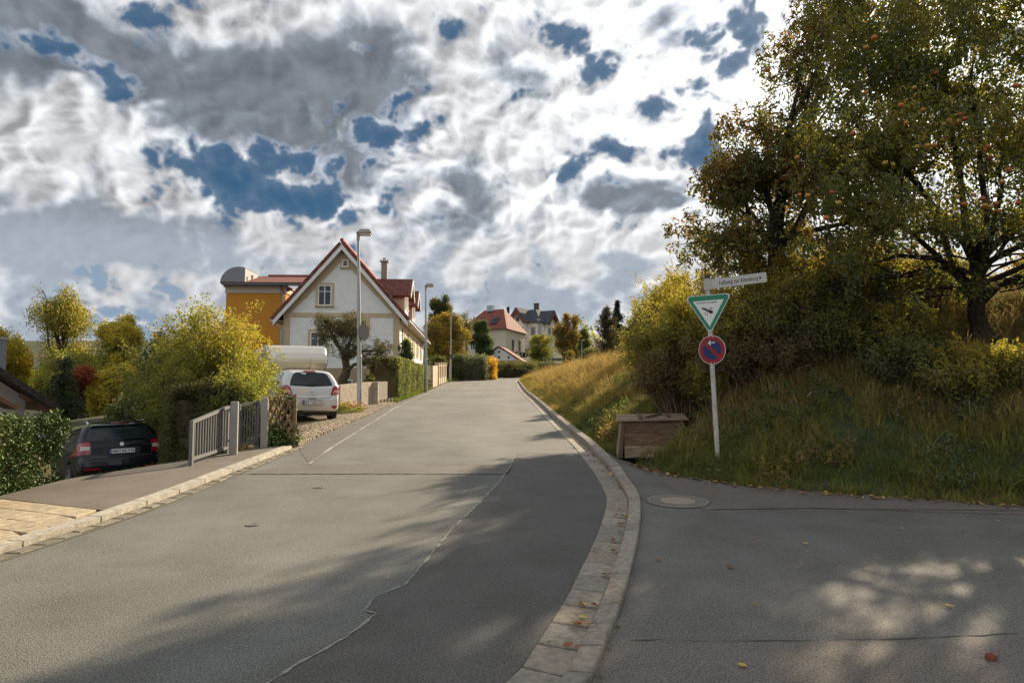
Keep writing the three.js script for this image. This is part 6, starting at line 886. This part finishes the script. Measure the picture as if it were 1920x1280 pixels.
// ---------- hedges ----------
hedge('ivy_hedge', 'thick glossy hedge along the pavement at the left edge', -7.75, R(7.4) - 0.02, 7.2, 0.02, 3.2, 0.92, 4.9, { seed: 301, density: 620, pal: [[0.05, 0.085, 0.02], [0.095, 0.145, 0.032], [0.2, 0.22, 0.05]], size: [0.38, 0.62], wob: 0.07, shoots: 0.2, inset: 0.2 });
{ hedge('clipped_hedge', 'clipped hedge along the street in front of the white house', -6.0, R(38) - 0.15, 38, rad(2.2), 1.3, 1.75, 15, { seed: 311, density: 120, leaf: 'ivy', size: [0.8, 1.4], mat: leafMat }); }
{
  // sandy concrete fence after the hedge
  const t = thing('concrete_fence', 'sandy concrete fence with square pillars and openings beyond the clipped hedge', 'fence', 0, 0, 0), m = grained(0.52, 0.42, 0.30, 0.9, 0.8, 0.004), xat = (d) => -5.45 - (d - 46) * 0.028; const p = (d, y) => V(xat(d), R(d) + y, -d);
  put(t, 'panel', bar(p(46.5, 0.75), p(50.5, 0.75), 0.16, 1.5), m); [51, 53, 55, 57, 59].forEach((d) => { const s = put(t, 'pillar', box(0.3, 1.7, 0.3), m); s.position.copy(p(d, 0.8)); put(s, 'pillar_cap', box(0.38, 0.08, 0.38, 0, 0.89, 0), m); });
  put(t, 'rail', bar(p(51, 1.5), p(59, 1.5), 0.2, 0.14), m); put(t, 'rail', bar(p(51, 0.3), p(59, 0.3), 0.22, 0.5), m); [51.7, 52.4, 53.7, 54.4, 55.7, 56.4, 57.7, 58.4].forEach((d) => { const s = put(t, 'baluster', box(0.16, 0.95, 0.16), m); s.position.copy(p(d, 0.98)); });
}
{
  const H2 = (name, label, px0, px1, d, y0, y1, depth, seed, pal, extra = {}) => { const a = P(px0, y1, d), b = P(px1, y1, d), top = P(px0, y0, d).y; hedge(name, label, (a.x + b.x) / 2, a.y - 0.3, d + depth / 2, extra.turn ?? 0, b.x - a.x, top - a.y + 0.3, depth, { seed, pal, leaf: 'mid', size: [0.8, 1.3], density: 30, inset: 0.25, wob: 0.3, shoots: 0.5, mat: extra.mat ?? leafMat, ...extra }); };
  H2('garden_hedge', 'dark tall hedge gap beside the third lamp post', 846, 864, 66, 672, 714, 4, 321, PAL.dark); H2('garden_hedge', 'tall silvery green hedge along the bend past the third lamp post', 863, 911, 66, 674, 714, 3, 323, [[0.06, 0.085, 0.03], [0.14, 0.16, 0.07], [0.24, 0.25, 0.12]]);
  H2('garden_hedge', 'bright yellow end of the tall hedge at the bend', 909, 927, 68, 678, 712, 2.4, 325, PAL.gold, { mat: leafMat });
  H2('garden_hedge', 'dark clipped hedge facing the end of the visible road', 926, 1001, 78, 686, 714, 3, 327, [[0.04, 0.06, 0.016], [0.10, 0.11, 0.028], [0.22, 0.19, 0.035]]); H2('garden_hedge', 'low hedge block right of the clipped hedge at the road end', 990, 1004, 80, 686, 706, 3, 329, PAL.hedge); H2('garden_hedge', 'low hedge in front of the villa garden left of the gate pillars', 1004, 1041, 84, 684, 704, 3, 331, [[0.03, 0.05, 0.014], [0.09, 0.11, 0.03], [0.2, 0.17, 0.04]]);
  for (const [px, l] of [[1044, 'left stone gate pillar at the end of the far low hedge'], [1053, 'right stone gate pillar above the grass bank skyline']]) { const b = P(px, 697, 86), t = thing('gate_pillar', l, 'pillar', b.x, b.y - 0.6, 86, 0, null); put(t, 'shaft', box(0.55, 1.5, 0.5, 0, 0.75, 0), grained(0.36, 0.27, 0.2, 0.9)); put(t, 'cap', box(0.68, 0.14, 0.62, 0, 1.57, 0), grained(0.36, 0.28, 0.22, 0.9)); }
}

const YEL = [0.66, 0.54, 0.05];
// ---------- trees and shrubs on the left and up the hill ----------
// place a crown by its picture extent: columns px0..px1, rows y0 (top)..y1, at depth d; standing on the ground there
function treeAt(name, label, cat, px0, px1, y0, y1, d, o) {
  const a = P(px0, y0, d), b = P(px1, y1, d), x = (a.x + b.x) / 2, base = o.base ?? Math.min(H(x, d), b.y - (o.clear ?? 0.3)), w = b.x - a.x, top = a.y - base, bot = b.y - base, h = top - bot, r = rng(o.seed + 40), n = o.nb ?? 10, blobs = [];
  for (let i = 0; i < n; i++) { const t = i / (n - 1 || 1), sh = o.shape === 'round' ? Math.sqrt(Math.max(0.1, 1 - (2 * t - 1) ** 2 * 0.9)) : o.shape === 'cone' ? 1.05 - t * 0.85 : 1 - Math.abs(t - 0.4) * 0.9, rr = w * 0.25 * (0.65 + r() * 0.7) * Math.max(sh, 0.45), side = (i % 2 ? 1 : -1) * (0.2 + 0.8 * r()); blobs.push([side * 0.5 * (w - 2 * rr) * sh, bot + h * (0.14 + 0.74 * t), (r() - 0.5) * w * 0.4, rr, Math.min(h * 0.24, rr * 1.05), rr]); }
  return tree(name, label, cat, x, base, d, { trunk: Math.max(0.6, bot + h * 0.3), r0: o.r0 ?? Math.max(0.08, top * 0.022), blobs, branches: 6, shell: 0.48, freq: o.freq ?? 0.9, cut: -0.04, leaf: 'mid', n: 1500, pal: PAL.autumn, ...o });
}
treeAt('birch_tree', 'thin olive-yellow birch with hanging twigs, tallest tree on the left', 'tree', 52, 178, 528, 700, 46, { seed: 401, n: 1500, leaf: 'hang', hang: 1, gap: 0.97, pal: [OLIVE, [0.3, 0.27, 0.035], YEL], bark: paleBark, nb: 13, cut: 0.03, freq: 0.6, size: [0.9, 1.5] });
treeAt('maple_tree', 'golden maple at the far left edge above the cottage chimney', 'tree', -70, 75, 612, 760, 44, { seed: 411, n: 3400, pal: [OLIVE, LIME, YEL, YEL, GOLD], shape: 'round' });
treeAt('maple_tree', 'amber-yellow maple with visible branches right of the birch', 'tree', 165, 278, 592, 740, 42, { seed: 421, n: 2800, pal: [OLIVE, LIME, YEL, YEL, GOLD], shape: 'round', cut: -0.02 });
treeAt('maple_tree', 'olive and yellow tree standing below the birch', 'tree', 60, 190, 655, 800, 38, { seed: 431, n: 3600, pal: [OLIVE, LIME, YEL], shape: 'round' });
treeAt('garden_bush', 'yellow bush in front of the amber maple', 'bush', 170, 275, 690, 800, 33, { seed: 441, n: 2400, pal: [LIME, YEL, GOLD], shape: 'round' });
treeAt('red_shrub', 'small red autumn shrub among the yellow trees on the left', 'shrub', 136, 170, 692, 736, 32, { seed: 451, n: 330, pal: [RUST, [0.3, 0.05, 0.02], AMBER], shape: 'round', leaf: 'mid' });
{ const x = at(122, 30); conifer('dark_conifer', 'dark green conifer behind the black estate car', 'tree', x, H(x, 30) - 0.6, 30, 3.4, 3.0, 461, { pal: PAL.dark, leaf: 'mid', size: [0.5, 0.9], per: 8, whorls: 12, pow: 0.7 }); }
{ const d = 27, x = at(300, d); conifer('dark_conifer', 'dark conifer rising behind the big yellow-green shrub', 'tree', x, H(x, d), d, P(300, 622, d).y - H(x, d), 3.0, 467, { pal: PAL.dark, leaf: 'mid', size: [0.5, 0.9], per: 8, whorls: 16, pow: 0.7 }); }
treeAt('garden_bush', 'brown and green bushes between the black car and the big shrub', 'bush', 195, 300, 740, 850, 22, { seed: 471, n: 1500, pal: [BROWN, GREEN, OLIVE, RUST], shape: 'round', size: [0.5, 0.9] });
// thuja hedge to the right of the sunken driveway
{ const p = P(322, 800, 15), g = H(p.x, 15) - 0.2; hedge('thuja_hedge', 'brownish green thuja hedge to the right of the black estate car', P(338, 800, 16).x, g, 16.6, rad(30), 1.4, 2.05, 4.6, { seed: 481, density: 420, leaf: 'tiny', size: [1.1, 1.8], inset: 0.2, mat: leafMat, pal: [[0.09, 0.085, 0.02], [0.15, 0.14, 0.03], [0.22, 0.19, 0.04]], core: coreWarm, wob: 0.2 }); }
// the big shrub between both driveways
{
  const d = 16.4, x = at(400, d); shrub('forsythia_shrub', 'big yellow-green arching shrub behind the metal gate', 'shrub', x, H(x, d) - 0.1, d, { seed: 501, w: 3.0, depth: 2.6, h: 4.1, stems: 150, side: 5, per: 6, own: 7, leaf: 'tiny', pal: [OLIVE, LIME, [0.42, 0.38, 0.04], GOLD], size: [1.3, 2.2], tone: 0.04, r: 0.018, stemMat: std(0.24, 0.16, 0.10, 0.9) });
  const x2 = at(330, 17.5); shrub('forsythia_shrub', 'darker green left-hand shrub beside the big arching shrub', 'shrub', x2, H(x2, 17.5) - 0.1, 17.5, { seed: 511, w: 2.2, depth: 2.2, h: 3.7, stems: 90, side: 5, per: 6, own: 7, leaf: 'tiny', pal: [GREEN, OLIVE, LIME], size: [1.3, 2.2], tone: 0.0 });
  const x3 = at(438, 15.2); shrub('rose_shrub', 'lower shrub with reddish twigs leaning over the lattice fence', 'shrub', x3, H(x3, 15.2), 15.2, { seed: 521, w: 1.5, depth: 1.4, h: 2.0, stems: 80, side: 4, per: 5, own: 6, leaf: 'tiny', pal: [GREEN, LIME, GOLD], size: [1.2, 2.0], tone: -0.08, stemMat: std(0.26, 0.15, 0.09, 0.9) });
}
// ivy at the foot of the lattice fence
{ const b = P(525, 838, 13.6), t = thing('ivy', 'ivy mat spilling from the foot of the lattice fence', 'ivy', b.x, R(13.5) + 0.05, 13.6), r = rng(531), sp = []; for (let i = 0; i < 520; i++) { const a = r() * 6.28, q = Math.sqrt(r()); sp.push([Math.cos(a) * q * 0.42 - 0.05, 0.03 + r() * r() * 0.55 * (1 - q * 0.5), Math.sin(a) * q * 0.35, r()]); } for (let i = 0; i < 170; i++) sp.push([0.16 + (r() - 0.5) * 0.15, r() * 0.95, (r() - 0.5) * 0.16 - 0.0, 0.3 + r() * 0.6]); leaves(t, 'foliage', sp, 'ivy', glossLeafMat, [[0.03, 0.055, 0.015], [0.09, 0.12, 0.03], [0.2, 0.22, 0.06]], 532, [0.6, 1.0]); put(t, 'stems', [...Array(14)].map(() => tube(bend(V((r() - 0.5) * 0.4, 0, (r() - 0.5) * 0.3), V((r() - 0.5) * 0.6, 0.1 + r() * 0.7, (r() - 0.5) * 0.3), 0.1, r), 0.008, 0.003, 4)), twigMat).userData.kind = 'stuff'; }
// pruned tree before the white house
{
  const d = 29.5, x = at(647, d), y = H(x, d) + 0.1; tree('pruned_tree', 'old pruned tree with thick trunk and sparse dark leaves before the white house', 'tree', x, y, d, { seed: 541, trunk: 1.9, r0: 0.25, bark: paleBark, n: 1500, leaf: 'mid', size: [0.36, 0.6], pal: [[0.05, 0.06, 0.02], [0.11, 0.10, 0.03], [0.2, 0.16, 0.045]], branches: 8, freq: 1.4, cut: -0.05, blobs: [[-0.55, 2.9, 0, 0.8, 0.6, 0.7], [0.3, 3.15, 0, 0.75, 0.75, 0.7], [-0.85, 3.5, 0.1, 0.55, 0.35, 0.5], [0.55, 2.4, 0, 0.8, 0.5, 0.6], [1.45, 2.25, 0, 0.7, 0.5, 0.5], [1.1, 1.75, 0.1, 0.5, 0.35, 0.4], [0.0, 2.2, 0.1, 0.7, 0.4, 0.5]] });
  treeAt('garden_bush', 'bright green bush against the sunny side wall of the white house', 'bush', 745, 776, 633, 690, 44, { seed: 551, n: 700, pal: [GREEN, [0.09, 0.15, 0.03], LIME], shape: 'round', size: [0.5, 0.8] });
  treeAt('garden_bush', 'rounded shrub behind the hedge below the second lamp post', 'bush', 804, 840, 666, 700, 60, { seed: 553, n: 600, pal: [GREEN, OLIVE], shape: 'round', size: [0.5, 0.9] });
  { const b = P(690, 715, 29.5); treeAt('garden_bush', 'small leafy plant behind the retaining wall by the lamp post', 'bush', 680, 700, 698, 722, 29, { seed: 555, n: 120, pal: [GREEN, LIME], size: [0.4, 0.6], nb: 3 }); }
}
// trees beyond the white house
treeAt('tall_oak', 'tall dark tree with a rounded top behind the second lamp post', 'tree', 798, 856, 542, 690, 92, { seed: 601, n: 1800, leaf: 'far', pal: [DEEP, GREEN, OLIVE, RUST], shape: 'round', size: [0.6, 1.1] });
treeAt('hazel_tree', 'big yellow-ochre tree above the hedge behind the third lamp post', 'tree', 792, 888, 583, 700, 72, { seed: 611, n: 3000, pal: [OLIVE, [0.26, 0.2, 0.02], GOLD], shape: 'round', size: [0.9, 1.5], nb: 13 });
treeAt('birch_tree', 'pale thin birch top behind the yellow-ochre tree', 'tree', 858, 890, 578, 660, 100, { seed: 621, n: 420, leaf: 'hang', hang: 1, pal: [OLIVE, [0.16, 0.16, 0.06]], bark: paleBark });
treeAt('maple_tree', 'deep green tree left of the red-roofed house', 'tree', 880, 928, 596, 690, 84, { seed: 631, n: 2300, pal: [GREEN, [0.06, 0.11, 0.02], LIME], shape: 'round', size: [0.9, 1.5], nb: 12 });
treeAt('garden_bush', 'olive bush under the wall of the red-roofed house', 'bush', 922, 958, 655, 690, 100, { seed: 641, n: 600, pal: [GREEN, OLIVE, LIME], shape: 'round' });
treeAt('garden_bush', 'light bush between the garage and the far lamp post', 'bush', 948, 982, 662, 692, 102, { seed: 643, n: 700, pal: [OLIVE, LIME], shape: 'round' });
treeAt('garden_tree', 'yellow-green tree in front of the villa', 'tree', 985, 1045, 622, 690, 110, { seed: 651, n: 2200, pal: [GREEN, OLIVE, LIME, GOLD], shape: 'round', nb: 12 });
treeAt('walnut_tree', 'large amber autumn tree to the right of the villa', 'tree', 1034, 1104, 582, 690, 128, { seed: 661, n: 2400, leaf: 'far', pal: [OLIVE, [0.3, 0.19, 0.025], GOLD], shape: 'round', size: [0.7, 1.2], nb: 13, cut: 0.02 });
treeAt('garden_tree', 'rounded light green tree between the walnut and the thuja', 'tree', 1080, 1112, 608, 690, 118, { seed: 671, n: 1100, leaf: 'far', pal: [GREEN, OLIVE, LIME], shape: 'round', size: [0.6, 1.0] });
treeAt('garden_bush', 'reddish brown bush in front of the walnut tree', 'bush', 1048, 1085, 658, 692, 108, { seed: 673, n: 800, pal: [BROWN, OLIVE, AMBER], shape: 'round' });
treeAt('garden_bush', 'green bush at the top edge of the grass bank', 'bush', 1080, 1130, 655, 688, 104, { seed: 675, n: 900, pal: [GREEN, OLIVE], shape: 'round' });
{ const f = (px, y, d, w, seed, label, o) => { const x = at(px, d), b = Math.min(H(x, d), P(px, 690, d).y); conifer(o.name ?? 'fir_tree', label, 'tree', x, b, d, P(px, y, d).y - b, w, seed, o); };
  f(1139, 576, 70, 3.4, 681, 'broad dark thuja standing on the skyline of the bank', { name: 'thuja_tree', pal: [[0.03, 0.035, 0.012], [0.07, 0.06, 0.02], [0.11, 0.085, 0.025]], leaf: 'mid', size: [0.8, 1.2], droop: -0.5, pow: 0.45, per: 6, whorls: 26 }); f(1158, 563, 92, 5, 691, 'slender dark fir behind the thuja', { droop: 0.35, pow: 0.9, per: 7 }); f(953, 573, 170, 4, 697, 'distant fir tip between the red roof and the villa', { per: 4, whorls: 12 }); }
treeAt('hawthorn_tree', 'orange-brown hawthorn between the thuja and the rose hip bushes', 'tree', 1162, 1205, 605, 680, 45, { seed: 701, n: 1300, pal: PAL.ochre, shape: 'round', size: [0.6, 1.0] });
// two trees on the slope behind the rose hip bushes, whose shadows cross the street further up
treeAt('garden_tree', 'tree on the slope hidden behind the rose hip bushes, nearer one', 'tree', 1228, 1300, 520, 640, 30, { seed: 703, n: 900, pal: PAL.hip, shape: 'round', size: [0.6, 1.0], cut: 0.05, gap: 0.95 });
treeAt('garden_tree', 'tree on the slope hidden behind the rose hip bushes, farther one', 'tree', 1232, 1310, 515, 640, 40, { seed: 707, n: 1100, pal: PAL.hip, shape: 'round', size: [0.7, 1.1], cut: 0.05, gap: 0.95 });
// a belt of far trees that closes the view on the left and behind the houses
{
  const r = rng(711), pts = []; for (let i = 0; i < 5200; i++) { const az = lerp(-46, 46, r()), d = 150 + r() * 60, x = Math.tan(rad(az)) * d, top = lerp(7, 10, noise(az * 0.3, 3) + 0.5) + (az > -6 ? 6 : -2), y = (az > -6 ? 2 : -8) + r() * (top + (az > -6 ? 0 : 6)); pts.push([x, y, -d, clamp(0.4 + noise(x * 0.08, d * 0.08) * 0.9)]); }
  const root = new THREE.Group(); root.name = numbered('far_wood'); tag(root, 'far autumn woodland behind the houses and gardens', 'trees', null, 'stuff'); scene.add(root); leaves(root, 'crowns', pts, 'far', leafMat, [GREEN, OLIVE, LIME, GOLD], 712, [2.2, 3.6]);
}
// ---------- verge grass, small plants, fallen leaves ----------
{
  const r = rng(721), sp = [], add = (x, d, s, c) => sp.push([x, Math.max(H(x, d), R(d) - 3) + 0.0, d, s, c]), GR = [0.13, 0.19, 0.03], YG = [0.24, 0.26, 0.04];
  for (let i = 0; i < 900; i++) { const d = 29.5 + r() * 16, x = leftEdge(d) - 0.05 - r() * 0.35; add(x, d, 0.6, r() < 0.5 ? GR : YG); }
  for (let i = 0; i < 700; i++) { const d = 59 + r() * 12, x = leftEdge(d) - 0.1 - r() * 1.2; add(x, d, 1.1, r() < 0.5 ? GR : YG); }
  for (let i = 0; i < 260; i++) { const d = 13.6 + r() * 1.0, x = leftEdge(d) - r() * 0.3; add(x, d, 0.4, r() < 0.4 ? GR : YG); }
  for (let i = 0; i < 160; i++) { const d = 9.5 + r() * 3.6, x = innerEdge(d) - 0.02 - r() * 0.2; add(x, d, 0.35, r() < 0.4 ? [0.22, 0.15, 0.05] : GR); }
  for (let i = 0; i < 2600; i++) { const d = 12 + r() * 30, x = innerEdge(d) - 0.4 - r() * 9; if (d > 15.5 && d < 29 && x > -9.6) continue; add(x, d, 0.7, r() < 0.4 ? [0.2, 0.15, 0.04] : [0.08, 0.11, 0.025]); }
  for (let i = 0; i < 130; i++) { const k = Math.floor(r() * 26) + 4, [x, d] = offs(k, 0.14 + r() * 0.03); if (d < 9) sp.push([x, R(d) + 0.02, d, 0.11, [0.11, 0.12, 0.03]]); }
  grassPatch('verge_grass', 'short grass on the verges and along the left edge of the street', sp, TUFTS, 722);
}
{
  // fallen leaves: those that lie singly, and the drift along the foot of the bank and gutter
  const leafGeo = (seed) => { const q = rng(seed), pos = [], n = 9; pos.push(0, 0.006, 0); for (let i = 0; i <= n; i++) { const a = i / n * 6.2832, l = 0.035 * (1 + 0.35 * Math.cos(a)) * (0.8 + q() * 0.4); pos.push(Math.cos(a) * l * 1.3, 0.004 + q() * 0.016, Math.sin(a) * l * 0.8); } const idx = []; for (let i = 1; i <= n; i++) idx.push(0, i + 1, i); const g = new THREE.BufferGeometry(); g.setAttribute('position', new THREE.Float32BufferAttribute(pos, 3)); g.setIndex(idx); g.computeVertexNormals(); return g; };
  const gs = [1, 2, 3, 4].map(leafGeo), ms = [[0.26, 0.12, 0.03], [0.5, 0.33, 0.05], [0.2, 0.07, 0.025], [0.42, 0.22, 0.04]].map((c) => std(...c, 0.8, { side: THREE.DoubleSide })), r = rng(731);
  [[1370, 1068, 2, 1.3], [1237, 1053, 0, 1], [1512, 1023, 1, 0.9], [1419, 1140, 0, 0.7], [1778, 1140, 1, 0.9], [1800, 1000, 0, 1], [1690, 994, 3, 1], [1720, 976, 0, 0.9], [1870, 980, 1, 0.9], [1420, 1020, 0, 0.8], [1335, 945, 2, 0.8], [1160, 940, 0, 1.1], [1168, 1018, 3, 1], [1165, 1040, 2, 1], [1158, 1060, 1, 0.9], [1090, 1162, 1, 1], [727, 1087, 1, 0.5], [540, 860, 3, 0.9], [590, 862, 1, 0.8], [1395, 1255, 1, 0.9], [1580, 962, 2, 0.9], [1132, 1160, 0, 0.8]].forEach(([x, y, k, s]) => { const [gx, d] = G(x, y), m = put(scene, 'fallen_leaf', gs[k], ms[k]); m.position.set(gx, R(d) + 0.018, -d); m.rotation.set(0.1 * r(), r() * 6, 0.15 * r()); m.scale.setScalar(s * 0.62); tag(m, ['small orange-brown', 'yellow', 'dark reddish-brown', 'ochre'][k] + ' fallen leaf lying loose on the ' + (x > 1195 ? (y > 1000 ? 'side road asphalt' : 'asphalt near the bank') : x > 1000 ? 'pale gutter slabs' : 'main carriageway'), 'leaf', 'fallen leaves on the street'); });
  const im = new THREE.InstancedMesh(gs[0], std(1, 1, 1, 0.85, { side: THREE.DoubleSide }), 900), m4 = new THREE.Matrix4(), q = new THREE.Quaternion(), c = C(0, 0, 0); im.name = numbered('leaf_litter'); tag(im, 'brown leaf litter along the foot of the bank and in the gutter', null, null, 'stuff');
  for (let i = 0; i < 900; i++) { let x, d; if (i < 560) { const k = r() * 7, a = Math.floor(k), f = k - a, near = bankFoot.filter(([x]) => x > 1.9).slice(-9), A = near[Math.min(a, near.length - 2)], B = near[Math.min(a + 1, near.length - 1)]; x = lerp(A[0], B[0], f) + (r() - 0.5) * 0.2; d = lerp(A[1], B[1], f) - Math.abs(r() + r() - 1) * 0.35; } else if (i < 700) { const k = 4 + Math.floor(Math.pow(r(), 1.5) * 60), o = offs(k, -0.02 - r() * r() * 0.2); x = o[0]; d = o[1]; } else { d = 9 + r() * 6; x = innerEdge(d) - 0.1 - r() * 0.9; } q.setFromEuler(new THREE.Euler((r() - 0.5) * 0.6, r() * 6.28, (r() - 0.5) * 0.6)); const s = 0.3 + r() * 0.5; im.setMatrixAt(i, m4.compose(V(x, (i < 700 ? R(d) : H(x, d)) + 0.022, -d), q, V(s, s, s))); const w = 0.6 + r() * 0.8; im.setColorAt(i, r() < 0.3 ? c.setRGB(0.36 * w, 0.24 * w, 0.05 * w) : c.setRGB(0.2 * w, 0.085 * w, 0.03 * w)); } scene.add(im);
  // chip of brick
  const [bx, bd] = G(1860, 1240), bg = new THREE.TetrahedronGeometry(0.038, 1).scale(1, 0.8, 0.8); tag(Object.assign(put(scene, 'brick_chip', bg, grained(0.42, 0.11, 0.06, 0.9, 4)), {}), 'red chip of brick on the asphalt in the lower right corner', 'brick').position.set(bx, R(bd) + 0.02, -bd);
}
// ---------- manhole covers ----------
function cover(label, px, py, rx, o = {}) {
  const [x, d] = G(px, py), t = thing('manhole_cover', label, 'manhole cover', x, R(d) + (o.lift ?? 0.004), d); t.rotation.x = Math.atan(0.034); const iron = std(0.17, 0.16, 0.15, 0.55, { metalness: 0.35, map: rep(grainTex, 3) }), pale = grained(0.34, 0.31, 0.27, 0.85, 3);
  const ring = (a, b, y) => { const g = new THREE.LatheGeometry([[a, 0], [a, y], [b, y], [b, 0]].map((p) => new THREE.Vector2(...p)), 56); return g; };
  put(t, 'frame', [ring(rx * 0.90, rx, o.big ? 0.012 : 0.005), ring(rx * 0.78, rx * 0.83, o.big ? 0.012 : 0.005)], pale); const base = put(t, 'lid', [ring(0.001, rx * 0.9, 0.004)], std(0.11, 0.1, 0.09, 0.8));
  if (o.big) { const ribs = []; for (let i = 0; i < 36; i++) ribs.push(box(rx * 0.06, 0.008, rx * 0.13, 0, 0.009, rx * 0.705).rotateY(i / 36 * 6.2832)); for (let i = 0; i < 48; i++) ribs.push(box(rx * 0.035, 0.008, rx * 0.05, 0, 0.009, rx * 0.865).rotateY(i / 48 * 6.2832)); put(base, 'rib', ribs, pale).userData.kind = 'stuff'; put(t, 'centre', [ring(0.001, rx * 0.56, 0.013), ring(rx * 0.58, rx * 0.62, 0.012)], grained(0.40, 0.33, 0.26, 0.9, 2)); } else { put(base, 'rib', [-0.5, 0, 0.5].map((k) => box(rx * 1.1, 0.005, rx * 0.2, 0, 0.004, k * rx)), pale).userData.kind = 'stuff'; }
}
cover('large round manhole cover with a ribbed rim on the pavement corner by the bank', 1271, 942, 0.36, { big: true, lift: 0.012 }); cover('small valve cover in the carriageway nearest the camera', 475, 984, 0.075, {}); cover('small dark valve cover further up the carriageway', 598, 914, 0.07, {});
renderer.render(scene, camera);
